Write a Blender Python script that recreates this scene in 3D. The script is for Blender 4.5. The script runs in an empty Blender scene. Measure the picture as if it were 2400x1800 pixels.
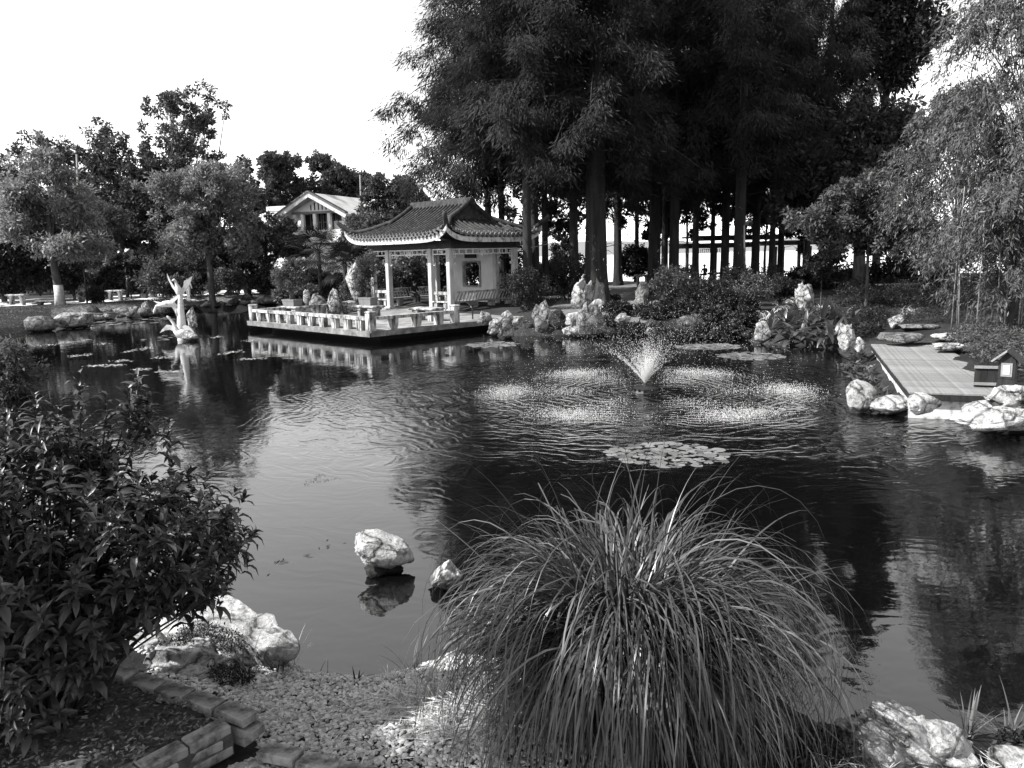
import bpy, bmesh, math, random
import numpy as np
from mathutils import Vector, Matrix, Quaternion, noise

random.seed(7)
C = bpy.context.scene.collection
sc = bpy.context.scene
PI = math.pi

# ------------------------------------------------------------------ camera
FPX, CAM_H, ROLL = 1850.0, 3.1, math.radians(1.3)
PITCH = math.atan(302 / FPX)
_f = Vector((0, math.cos(PITCH), -math.sin(PITCH)))
_R = Vector((1, 0, 0))
_U = _R.cross(_f)
CR = _R * math.cos(ROLL) - _U * math.sin(ROLL)
CU = _R * math.sin(ROLL) + _U * math.cos(ROLL)
cam_data = bpy.data.cameras.new("camera")
cam = bpy.data.objects.new("camera", cam_data)
C.objects.link(cam)
M = Matrix((CR, CU, -_f)).transposed().to_4x4()
M.translation = Vector((0, 0, CAM_H))
cam.matrix_world = M
cam_data.sensor_width = 36
cam_data.lens = 36 * FPX / 2400
cam_data.clip_start = 0.1
cam_data.clip_end = 6000
sc.camera = cam

# ------------------------------------------------------------------ world, sun, exposure
SUN_EL, SUN_AZ = math.radians(43), math.radians(-104)     # azimuth from +Y towards +X: the sun stands to the left
sun_dir = Vector((math.sin(SUN_AZ) * math.cos(SUN_EL), math.cos(SUN_AZ) * math.cos(SUN_EL), math.sin(SUN_EL)))
world = bpy.data.worlds.new("World")
sc.world = world
world.use_nodes = True
nt = world.node_tree
for n in list(nt.nodes):
    nt.nodes.remove(n)
out = nt.nodes.new("ShaderNodeOutputWorld")
bg = nt.nodes.new("ShaderNodeBackground")
sky = nt.nodes.new("ShaderNodeTexSky")
sky.sky_type = 'NISHITA'
sky.sun_disc = False
sky.sun_elevation = SUN_EL
sky.sun_rotation = SUN_AZ
sky.air_density = 2.0
sky.dust_density = 0.3
sky.ozone_density = 1.0
sep = nt.nodes.new("ShaderNodeSeparateColor")          # black and white film behind a red filter
comb = nt.nodes.new("ShaderNodeCombineColor")
nt.links.new(sky.outputs[0], sep.inputs[0])
for i in range(3):
    nt.links.new(sep.outputs[0], comb.inputs[i])
nt.links.new(comb.outputs[0], bg.inputs[0])
bg.inputs[1].default_value = 0.11
nt.links.new(bg.outputs[0], out.inputs[0])
sun_data = bpy.data.lights.new("sun", 'SUN')
sun_data.energy = 3.5
sun_data.angle = math.radians(0.6)
sun_data.color = (1, 0.99, 0.98)
sun = bpy.data.objects.new("sun", sun_data)
C.objects.link(sun)
sun.rotation_euler = (-sun_dir).to_track_quat('-Z', 'Y').to_euler()
sc.view_settings.view_transform = 'Standard'
sc.view_settings.look = 'None'
sc.view_settings.exposure = 1.75
sc.view_settings.gamma = 1
sc.view_settings.use_curve_mapping = False
sc.render.engine = 'CYCLES'
sc.cycles.use_denoising = True
sc.cycles.max_bounces = 6
sc.cycles.diffuse_bounces = 3
sc.cycles.transparent_max_bounces = 6
sc.cycles.sample_clamp_indirect = 6

# ------------------------------------------------------------------ helpers: pixels of the 2400 x 1800 photograph to points
def ray(px, py):
    return CR * (px - 1200) + CU * (900 - py) + _f * FPX
def G(px, py, z=0.0):
    d = ray(px, py)
    t = (z - CAM_H) / d.z
    return Vector((d.x * t, d.y * t, z))
def W(px, py, Y):
    d = ray(px, py)
    t = Y / d.y
    return Vector((d.x * t, Y, CAM_H + d.z * t))

# ------------------------------------------------------------------ helpers: objects
def tag(o, label=None, cat=None, group=None, kind=None):
    if label: o['label'] = label
    if cat: o['category'] = cat
    if group: o['group'] = group
    if kind: o['kind'] = kind
    return o
def thing(name, label, cat, loc=(0, 0, 0), rotz=0.0, group=None):
    o = bpy.data.objects.new(name, None)
    C.objects.link(o)
    o.location = loc
    o.rotation_euler = (0, 0, rotz)
    o.empty_display_size = 0.1
    return tag(o, label, cat, group)
def link(name, me, mat=None, parent=None):
    o = bpy.data.objects.new(name, me)
    C.objects.link(o)
    if mat is not None and not me.materials:
        me.materials.append(mat)
    if parent is not None:
        o.parent = parent
    return o
def mesh_np(name, V, Q, tone=None, smooth=False):
    me = bpy.data.meshes.new(name)
    V = np.ascontiguousarray(V, dtype=np.float32)
    Q = np.ascontiguousarray(Q, dtype=np.int32)
    m, k = Q.shape
    me.vertices.add(len(V))
    me.vertices.foreach_set('co', V.ravel())
    me.loops.add(m * k)
    me.loops.foreach_set('vertex_index', Q.ravel())
    me.polygons.add(m)
    me.polygons.foreach_set('loop_start', np.arange(0, m * k, k, dtype=np.int32))
    if smooth:
        me.polygons.foreach_set('use_smooth', np.ones(m, dtype=bool))
    if tone is not None:
        a = me.attributes.new('tone', 'FLOAT', 'POINT')
        a.data.foreach_set('value', np.ascontiguousarray(tone, dtype=np.float32))
    me.update(calc_edges=True)
    return me
class MB:
    """collects boxes, tubes and sheets into one mesh"""
    def __init__(s):
        s.V, s.F = [], []
    def add(s, V, F):
        n = len(s.V)
        s.V.extend([tuple(v) for v in V])
        s.F.extend([tuple(i + n for i in f) for f in F])
        return s
    def box(s, c, size, rot=None, taper=1.0, bev=0.0):
        x, y, z = size[0] / 2, size[1] / 2, size[2] / 2
        if bev > 0:
            b = bev
            ring = lambda X, Y, Z: [(-X + b, -Y, Z), (X - b, -Y, Z), (X, -Y + b, Z), (X, Y - b, Z), (X - b, Y, Z), (-X + b, Y, Z), (-X, Y - b, Z), (-X, -Y + b, Z)]
            lev = [ring(x - b, y - b, -z), ring(x, y, -z + b), ring(x * taper, y * taper, z - b), ring((x - b) * taper, (y - b) * taper, z)]
            V = [v for r in lev for v in r]
            F = [tuple(range(7, -1, -1)), tuple(range(24, 32))]
            for k in range(3):
                for i in range(8):
                    j = (i + 1) % 8
                    F.append((k * 8 + i, k * 8 + j, k * 8 + 8 + j, k * 8 + 8 + i))
        else:
            t = taper
            V = [(-x, -y, -z), (x, -y, -z), (x, y, -z), (-x, y, -z), (-x * t, -y * t, z), (x * t, -y * t, z), (x * t, y * t, z), (-x * t, y * t, z)]
            F = [(3, 2, 1, 0), (4, 5, 6, 7), (0, 1, 5, 4), (1, 2, 6, 5), (2, 3, 7, 6), (3, 0, 4, 7)]
        c = Vector(c)
        if rot is not None:
            V = [c + rot @ Vector(v) for v in V]
        else:
            V = [c + Vector(v) for v in V]
        return s.add(V, F)
    def bar(s, a, b, w, h=None, up=(0, 0, 1)):
        a, b = Vector(a), Vector(b)
        d = b - a
        L = d.length
        if L < 1e-6: return s
        d.normalize()
        up = Vector(up)
        if abs(d.dot(up)) > 0.98: up = Vector((1, 0, 0))
        sx = d.cross(up).normalized()
        uz = sx.cross(d)
        R = Matrix((d, -sx, uz)).transposed()
        return s.box((a + b) / 2, (L, w, h if h else w), R)
    def tube(s, pts, rad, n=8, cap=True):
        pts = [Vector(p) for p in pts]
        m = len(pts)
        if not hasattr(rad, '__len__'): rad = [rad] * m
        V, F = [], []
        px = None
        for i, p in enumerate(pts):
            d = (pts[min(i + 1, m - 1)] - pts[max(i - 1, 0)])
            if d.length < 1e-9: d = Vector((0, 0, 1))
            d.normalize()
            if px is None:
                px = d.orthogonal().normalized() if abs(d.z) < 0.9 else Vector((1, 0, 0)) - d * d.x
            px = (px - d * px.dot(d)).normalized()
            py = d.cross(px)
            for k in range(n):
                a = 2 * PI * k / n
                V.append(p + (px * math.cos(a) + py * math.sin(a)) * rad[i])
        for i in range(m - 1):
            for k in range(n):
                l = (k + 1) % n
                F.append((i * n + k, i * n + l, i * n + n + l, i * n + n + k))
        if cap:
            F.append(tuple(range(n - 1, -1, -1)))
            F.append(tuple(range((m - 1) * n, m * n)))
        return s.add(V, F)
    def lathe(s, prof, n=16, c=(0, 0, 0)):
        V, F = [], []
        for r, z in prof:
            for k in range(n):
                a = 2 * PI * k / n
                V.append((c[0] + r * math.cos(a), c[1] + r * math.sin(a), c[2] + z))
        m = len(prof)
        for i in range(m - 1):
            for k in range(n):
                l = (k + 1) % n
                F.append((i * n + k, i * n + l, i * n + n + l, i * n + n + k))
        F.append(tuple(range(n - 1, -1, -1)))
        F.append(tuple(range((m - 1) * n, m * n)))
        return s.add(V, F)
    def build(s, name, mat=None, parent=None, smooth=False):
        me = bpy.data.meshes.new(name)
        me.from_pydata(s.V, [], s.F)
        if smooth:
            me.polygons.foreach_set('use_smooth', np.ones(len(me.polygons), dtype=bool))
        me.update()
        return link(name, me, mat, parent)

# ------------------------------------------------------------------ materials (all grey: the photograph is black and white)
def newmat(name):
    m = bpy.data.materials.new(name)
    m.use_nodes = True
    t = m.node_tree
    for n in list(t.nodes): t.nodes.remove(n)
    o = t.nodes.new("ShaderNodeOutputMaterial")
    return m, t, o
def node(t, kind, **kw):
    n = t.nodes.new(kind)
    for k, v in kw.items():
        if k.startswith('i_'):
            key = k[2:]
            n.inputs[int(key) if key.isdigit() else key].default_value = v
        else: setattr(n, k, v)
    return n
def grey(v): return (v, v, v, 1)
def ramp(t, src, stops):
    r = t.nodes.new("ShaderNodeValToRGB")
    e = r.color_ramp.elements
    while len(e) < len(stops): e.new(0.5)
    for i, (p, v) in enumerate(stops):
        e[i].position = p
        e[i].color = grey(v)
    t.links.new(src, r.inputs[0])
    return r.outputs[0]
def noise_tex(t, co, scale, detail=5, rough=0.6, dist=0.0):
    n = node(t, "ShaderNodeTexNoise", i_Scale=scale, i_Detail=detail, i_Roughness=rough, i_Distortion=dist)
    t.links.new(co, n.inputs['Vector'])
    return n.outputs[0]
def surf(name, stops, scale=3.0, rough=0.8, bump=0.3, bscale=20.0, detail=6, spec=0.15, stain=None, stretch=None, rand=0.0, use='Object', bdist=0.02, crack=None, wet=False):
    """a noise-coloured rough surface: stops of the grey ramp, a second larger stain multiplied over it, fine bump"""
    m, t, o = newmat(name)
    tc = node(t, "ShaderNodeTexCoord")
    co = tc.outputs[use]
    if stretch:
        mp = node(t, "ShaderNodeMapping")
        mp.inputs['Scale'].default_value = stretch
        t.links.new(co, mp.inputs[0])
        co = mp.outputs[0]
    col = ramp(t, noise_tex(t, co, scale, detail), stops)
    if stain:
        sscale, lo, a, b = stain
        s2 = ramp(t, noise_tex(t, co, sscale, 8, 0.65), [(a, lo), (b, 1.0)])
        mx = node(t, "ShaderNodeMix", data_type='RGBA', blend_type='MULTIPLY')
        mx.inputs[0].default_value = 1
        t.links.new(col, mx.inputs[6]); t.links.new(s2, mx.inputs[7])
        col = mx.outputs[2]
    if rand:
        oi = node(t, "ShaderNodeObjectInfo")
        mr = node(t, "ShaderNodeMapRange", i_3=1 - rand, i_4=1 + rand)
        t.links.new(oi.outputs['Random'], mr.inputs[0])
        mx = node(t, "ShaderNodeVectorMath", operation='SCALE')
        t.links.new(col, mx.inputs[0]); t.links.new(mr.outputs[0], mx.inputs['Scale'])
        col = mx.outputs[0]
    def mul(a, b_):
        mx_ = node(t, "ShaderNodeMix", data_type='RGBA', blend_type='MULTIPLY'); mx_.inputs[0].default_value = 1
        t.links.new(a, mx_.inputs[6]); t.links.new(b_, mx_.inputs[7]); return mx_.outputs[2]
    crk = None
    if crack:          # dark weathered joints and veins
        vo = node(t, "ShaderNodeTexVoronoi", feature='DISTANCE_TO_EDGE', i_Scale=crack)
        nz = node(t, "ShaderNodeTexNoise", i_Scale=crack * 1.3, i_Detail=5)
        ad = node(t, "ShaderNodeVectorMath", operation='MULTIPLY_ADD'); ad.inputs[1].default_value = (0.28,) * 3
        t.links.new(co, nz.inputs['Vector']); t.links.new(nz.outputs['Color'], ad.inputs[0]); t.links.new(co, ad.inputs[2]); t.links.new(ad.outputs[0], vo.inputs['Vector'])
        crk = ramp(t, vo.outputs[0], [(0.0, 0.40), (0.025, 0.8), (0.07, 1.0)])
        col = mul(col, crk)
        fine = ramp(t, noise_tex(t, co, bscale * 2.2, 6, 0.7), [(0.36, 0.45), (0.5, 1.0)])
        col = mul(col, fine)
    if wet:            # algae and wet stone just above the water
        ge = node(t, "ShaderNodeNewGeometry"); sx = node(t, "ShaderNodeSeparateXYZ"); t.links.new(ge.outputs['Position'], sx.inputs[0])
        nw = noise_tex(t, co, 7.0, 4)
        aw = node(t, "ShaderNodeMath", operation='MULTIPLY_ADD', i_1=-0.10); t.links.new(nw, aw.inputs[0]); t.links.new(sx.outputs[2], aw.inputs[2])
        col = mul(col, ramp(t, aw.outputs[0], [(0.0, 0.13), (0.05, 0.3), (0.09, 1.0)]))
    p = node(t, "ShaderNodeBsdfPrincipled", i_Roughness=rough)
    p.inputs['Specular IOR Level'].default_value = spec
    t.links.new(col, p.inputs['Base Color'])
    if bump:
        b = node(t, "ShaderNodeBump", i_Strength=bump, i_Distance=bdist)
        t.links.new(noise_tex(t, co, bscale, 8, 0.65), b.inputs['Height'])
        t.links.new(b.outputs[0], p.inputs['Normal'])
        if crk is not None:
            b2 = node(t, "ShaderNodeBump", i_Strength=0.8, i_Distance=bdist * 1.2)
            t.links.new(crk, b2.inputs['Height']); t.links.new(b.outputs[0], b2.inputs['Normal']); t.links.new(b2.outputs[0], p.inputs['Normal'])
    t.links.new(p.outputs[0], o.inputs[0])
    return m
def leafmat(name, base, trans=0.3, rough=0.45, spec=0.4, vary=0.9, orand=0.12):
    m, t, o = newmat(name)
    at = node(t, "ShaderNodeAttribute", attribute_name='tone')
    oi = node(t, "ShaderNodeObjectInfo")
    mr = node(t, "ShaderNodeMapRange", i_3=base * (1 - vary * 0.5), i_4=base * (1 + vary * 0.7))
    t.links.new(at.outputs['Fac'], mr.inputs[0])
    mo = node(t, "ShaderNodeMapRange", i_3=1 - orand, i_4=1 + orand)
    t.links.new(oi.outputs['Random'], mo.inputs[0])
    mu = node(t, "ShaderNodeMath", operation='MULTIPLY')
    t.links.new(mr.outputs[0], mu.inputs[0]); t.links.new(mo.outputs[0], mu.inputs[1])
    p = node(t, "ShaderNodeBsdfPrincipled", i_Roughness=rough)
    p.inputs['Specular IOR Level'].default_value = spec
    t.links.new(mu.outputs[0], p.inputs['Base Color'])
    tr = node(t, "ShaderNodeBsdfTranslucent")
    t.links.new(mu.outputs[0], tr.inputs[0])
    mx = node(t, "ShaderNodeMixShader", i_0=trans)
    t.links.new(p.outputs[0], mx.inputs[1]); t.links.new(tr.outputs[0], mx.inputs[2])
    t.links.new(mx.outputs[0], o.inputs[0])
    return m
def plain(name, v, rough=0.6, spec=0.3, bump=0.0, bscale=30, metal=0.0):
    return surf(name, [(0.3, v * 0.8), (0.7, v * 1.15)], scale=4, rough=rough, spec=spec, bump=bump, bscale=bscale)

M_white = surf('white_painted_concrete', [(0.3, 0.44), (0.6, 0.54)], scale=2.5, rough=0.7, bump=0.15, bscale=30, stain=(5.0, 0.35, 0.28, 0.46))
M_rail = surf('weathered_white_stone', [(0.3, 0.32), (0.6, 0.46)], scale=4, rough=0.85, bump=0.4, bscale=25, stain=(5.0, 0.14, 0.40, 0.60), stretch=(1, 1, 0.3))
M_col = surf('pale_column_paint', [(0.3, 0.28), (0.7, 0.4)], scale=2, rough=0.6, bump=0.1, stain=(3.0, 0.6, 0.3, 0.5), stretch=(1, 1, 0.4))
M_plaster = surf('white_plaster', [(0.3, 0.42), (0.7, 0.54)], scale=1.2, rough=0.8, bump=0.1, stain=(0.8, 0.8, 0.3, 0.6))
M_slab = surf('pale_deck_concrete', [(0.3, 0.17), (0.7, 0.28)], scale=1.5, rough=0.85, bump=0.2, bscale=15, stain=(1.4, 0.45, 0.38, 0.6))
M_slabedge = surf('stained_slab_edge', [(0.3, 0.10), (0.7, 0.24)], scale=3, rough=0.9, bump=0.4, stain=(4, 0.5, 0.35, 0.6))
M_tile = surf('grey_roof_tile', [(0.3, 0.02), (0.7, 0.06)], scale=6, rough=0.7, bump=0.4, bscale=25, stain=(3, 0.55, 0.35, 0.6), rand=0.15)
M_tileend = surf('pale_tile_end', [(0.3, 0.06), (0.7, 0.17)], scale=8, rough=0.8, bump=0.3)
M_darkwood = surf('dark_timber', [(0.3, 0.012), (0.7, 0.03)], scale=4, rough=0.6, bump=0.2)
M_fascia = surf('weathered_fascia', [(0.3, 0.32), (0.65, 0.48)], scale=3, rough=0.8, bump=0.2, stain=(6, 0.3, 0.34, 0.5))
M_bench = surf('grey_bench_wood', [(0.3, 0.14), (0.7, 0.28)], scale=5, rough=0.7, bump=0.2)
M_rock = surf('limestone', [(0.3, 0.16), (0.5, 0.34), (0.68, 0.48)], scale=3.2, rough=0.95, bump=1.0, bscale=11, stain=(6.5, 0.22, 0.36, 0.52), rand=0.1, bdist=0.05, crack=2.2, wet=True)
M_rockw = surf('white_limestone', [(0.3, 0.22), (0.5, 0.36), (0.68, 0.46)], scale=3.2, rough=0.95, bump=1.0, bscale=11, stain=(5.5, 0.35, 0.33, 0.46), rand=0.08, bdist=0.05, crack=1.3, wet=True)
M_rockg = surf('grey_garden_rock', [(0.3, 0.07), (0.5, 0.17), (0.7, 0.28)], scale=3.0, rough=0.9, bump=0.9, bscale=9, stain=(4.5, 0.25, 0.32, 0.5), rand=0.25, bdist=0.05, crack=3.0, wet=True)
M_rockd = surf('dark_mossy_rock', [(0.3, 0.02), (0.5, 0.05), (0.7, 0.12)], scale=3.0, rough=0.95, bump=0.9, bscale=9, stain=(5, 0.3, 0.32, 0.5), rand=0.25, bdist=0.05, crack=4.5, wet=True)
M_bark = surf('redwood_bark', [(0.3, 0.012), (0.7, 0.04)], scale=5, rough=0.95, bump=0.9, bscale=6, stretch=(1, 1, 0.12), bdist=0.06, rand=0.3)
M_barkg = surf('grey_bark', [(0.3, 0.03), (0.7, 0.09)], scale=6, rough=0.95, bump=0.7, bscale=10, stretch=(1, 1, 0.3))
M_wood = surf('weathered_plank', [(0.3, 0.13), (0.7, 0.22)], scale=5, rough=0.75, bump=0.3, bscale=12, stretch=(0.15, 3, 1), rand=0.16, stain=(2, 0.7, 0.35, 0.6), spec=0.35)
M_dplank = surf('dark_stained_board', [(0.3, 0.010), (0.7, 0.03)], scale=5, rough=0.7, bump=0.3, stretch=(3, 3, 0.3), rand=0.2)
M_brick = surf('grey_brick', [(0.3, 0.14), (0.7, 0.28)], scale=9, rough=0.95, bump=0.7, bscale=40, stain=(9, 0.35, 0.36, 0.55), rand=0.15, bdist=0.01)
M_pebble = surf('pale_pebble', [(0.3, 0.26), (0.7, 0.5)], scale=40, rough=0.8, bump=0.2, bscale=60, bdist=0.003)
M_pot = plain('dark_glazed_pot', 0.04, rough=0.35, spec=0.5)
M_potg = plain('clay_pot', 0.13, rough=0.7)
M_black = plain('black_metal', 0.015, rough=0.5)
M_pole = plain('grey_pole', 0.14, rough=0.6)
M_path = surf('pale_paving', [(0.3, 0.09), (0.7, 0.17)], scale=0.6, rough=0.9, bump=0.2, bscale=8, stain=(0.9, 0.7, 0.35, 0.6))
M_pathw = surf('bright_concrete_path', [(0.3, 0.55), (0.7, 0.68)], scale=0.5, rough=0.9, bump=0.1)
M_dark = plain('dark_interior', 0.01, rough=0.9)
M_dirt = surf('dark_leaf_litter_soil', [(0.3, 0.03), (0.55, 0.07), (0.75, 0.16)], scale=14, rough=1, bump=0.8, bscale=30, detail=10)

L_redwood = leafmat('redwood_needles', 0.036, trans=0.35, rough=0.7, spec=0.02)
L_dark = leafmat('dark_evergreen_leaf', 0.021, trans=0.2, rough=0.45, spec=0.15)
L_mid = leafmat('mid_green_leaf', 0.066, trans=0.3, rough=0.5, spec=0.15)
L_pale = leafmat('pale_green_leaf', 0.17, trans=0.4, rough=0.5, spec=0.3)
L_fuzzy = leafmat('soft_grey_leaf', 0.075, trans=0.4, rough=0.6, spec=0.2)
L_bush = leafmat('glossy_shrub_leaf', 0.036, trans=0.1, rough=0.4, spec=0.32, vary=0.8)
L_willow = leafmat('willow_leaf', 0.075, trans=0.22, rough=0.45, spec=0.2)
L_grass = leafmat('silver_grass_blade', 0.055, trans=0.12, rough=0.36, spec=0.4, vary=1.8)
L_camphor = leafmat('camphor_leaf', 0.04, trans=0.25, rough=0.4, spec=0.25)
L_canna = leafmat('canna_leaf', 0.05, trans=0.3, rough=0.35, spec=0.5)
L_spider = leafmat('pale_strap_leaf', 0.4, trans=0.3, rough=0.45, spec=0.4)
L_lily = leafmat('lily_pad', 0.12, trans=0.05, rough=0.4, spec=0.4, vary=1.1)
L_straw = leafmat('dry_straw', 0.42, trans=0.2, rough=0.7, spec=0.2)
# ------------------------------------------------------------------ the ground: one sheet with the pond and the lake sunk into it
R45 = -math.atan2(0.714, 0.70)
U2 = Vector((-0.70, 0.714, 0)).normalized()
V2 = Vector((0.714, 0.70, 0)).normalized()
PLAT = Vector((-5.08, 28.84, 0))
PAV_D = Vector((-2.87, 38.52, 0))
FL = 0.45
def shore(px, py): 
    g = G(px, py, 0.0)
    return (g.x, g.y)
POND = [shore(*p) for p in [(690, 1565), (760, 1592), (870, 1600), (960, 1582), (1010, 1560), (1080, 1530), (1250, 1500), (1480, 1500), (1700, 1560),
                            (1930, 1700), (2100, 1738), (2400, 1715)]]
POND += [(5.5, 4.3), (9.0, 5.5), (12.5, 9.0), (12.0, 13.4)]
POND += [shore(*p) for p in [(2440, 1012), (2290, 1003), (2250, 984), (2130, 980)]]
POND += [(7.05, 14.5), (8.7, 19.3)]
POND += [shore(*p) for p in [(1960, 818), (1900, 812), (1800, 808), (1760, 800), (1700, 792), (1600, 790), (1480, 788), (1420, 785), (1330, 786),
                             (1270, 788), (1230, 788), (1150, 786)]]
POND += [tuple((PLAT + V2 * 6.5 - U2 * 0.2)[:2]), tuple((PLAT + V2 * 7.6 + U2 * 3.0)[:2]), tuple((PLAT + V2 * 7.4 + U2 * 9.0)[:2])]
POND += [shore(*p) for p in [(640, 714), (600, 717), (490, 722), (440, 728), (400, 737), (310, 747), (200, 755), (110, 767), (0, 790), (-80, 820),
                             (30, 835), (95, 875), (80, 892), (0, 910), (-160, 950)]]
POND += [(-16, 13.0), (-11, 9.5), (-6.5, 7.4), (-4.0, 6.6), (-2.95, 6.5), (-2.2, 6.3)]
_pp = np.array(POND)
def sdist(x, y, poly=_pp):
    """signed distance to the pond outline, positive on land"""
    x = np.asarray(x, float); y = np.asarray(y, float)
    d2 = np.full(x.shape, 1e18); inside = np.zeros(x.shape, bool)
    n = len(poly)
    for i in range(n):
        ax, ay = poly[i]; bx, by = poly[(i + 1) % n]
        ex, ey = bx - ax, by - ay
        L = ex * ex + ey * ey + 1e-12
        t = np.clip(((x - ax) * ex + (y - ay) * ey) / L, 0, 1)
        dx, dy = x - ax - t * ex, y - ay - t * ey
        d2 = np.minimum(d2, dx * dx + dy * dy)
        c = ((ay > y) != (by > y)) & (x < ex * (y - ay) / (ey if abs(ey) > 1e-12 else 1e-12) + ax)
        inside ^= c
    d = np.sqrt(d2)
    return np.where(inside, -d, d)
def gzs(x, y):
    x = np.asarray(x, float); y = np.asarray(y, float)
    d = sdist(x, y)
    near = np.clip((9 - y) / 3, 0, 1)
    base = (0.28 + 0.32 * np.clip((d - 0.3) / 2.6, 0, 1)) * (1 - near) + 0.42 * near
    wid = 0.3 + 1.3 * near
    wob = 0.03 * np.sin(x * 2.1 + 1.3 * np.sin(y * 1.7)) + 0.02 * np.sin(y * 3.3 + x)
    k = np.clip(d / wid, 0, 1)
    k = k * k * (3 - 2 * k) * 0.6 + k * 0.4
    k0 = np.clip(d / 0.12, 0, 1)
    z = np.where(d > 0, -0.04 + 0.13 * k0 + (base - 0.09) * k + wob * k, -0.04 - np.clip(-d * 0.7, 0, 0.9))
    # the lake beyond the trees
    lake = np.clip((y - 70 - 0.02 * np.abs(x)) / 3, 0, 1) * np.clip((x + 9 + (y - 70) * 0.08) / 4, 0, 1)
    z = z * (1 - lake) - 0.8 * lake
    # brick-edged bed under the bush stands a little higher
    return z
def gz(x, y): return float(gzs(np.array([x]), np.array([y]))[0])
def on(p, dz=0.0): return Vector((p[0], p[1], gz(p[0], p[1]) + dz))

def axis(parts):
    o = []
    for a, b, s in parts: o += list(np.arange(a, b, s))
    return np.array(o + [parts[-1][1]])
gx = axis([(-3000, -400, 400), (-400, -80, 40), (-80, -45, 5), (-45, -8, 0.6), (-8, 5, 0.11), (5, 22, 0.5), (22, 80, 3), (80, 400, 40), (400, 3000, 400)])
gy = axis([(-40, 1, 5), (1, 7.2, 0.11), (7.2, 30, 0.45), (30, 80, 0.8), (80, 200, 10), (200, 3000, 280)])
X, Y = np.meshgrid(gx, gy)
Z = gzs(X, Y)
nx, ny = len(gx), len(gy)
idx = np.arange(nx * ny).reshape(ny, nx)
Q = np.stack([idx[:-1, :-1], idx[:-1, 1:], idx[1:, 1:], idx[1:, :-1]], -1).reshape(-1, 4)
def ground_material():
    m, t, o = newmat('garden_ground')
    tc = node(t, "ShaderNodeTexCoord")
    co = tc.outputs['Object']
    a = ramp(t, noise_tex(t, co, 0.35, 8, 0.6), [(0.35, 0.012), (0.62, 0.042)])
    b = ramp(t, noise_tex(t, co, 9.0, 8, 0.7), [(0.3, 0.45), (0.7, 1.35)])
    mx = node(t, "ShaderNodeMix", data_type='RGBA', blend_type='MULTIPLY'); mx.inputs[0].default_value = 1
    t.links.new(a, mx.inputs[6]); t.links.new(b, mx.inputs[7])
    p = node(t, "ShaderNodeBsdfPrincipled", i_Roughness=1.0)
    p.inputs['Specular IOR Level'].default_value = 0.1
    t.links.new(mx.outputs[2], p.inputs['Base Color'])
    bu = node(t, "ShaderNodeBump", i_Strength=0.8, i_Distance=0.05)
    t.links.new(noise_tex(t, co, 12, 10, 0.75), bu.inputs['Height'])
    t.links.new(bu.outputs[0], p.inputs['Normal'])
    t.links.new(p.outputs[0], o.inputs[0])
    return m
ground = link('ground', mesh_np('ground', np.stack([X, Y, Z], -1).reshape(-1, 3), Q, smooth=True), ground_material())
tag(ground, kind='structure')

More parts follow.
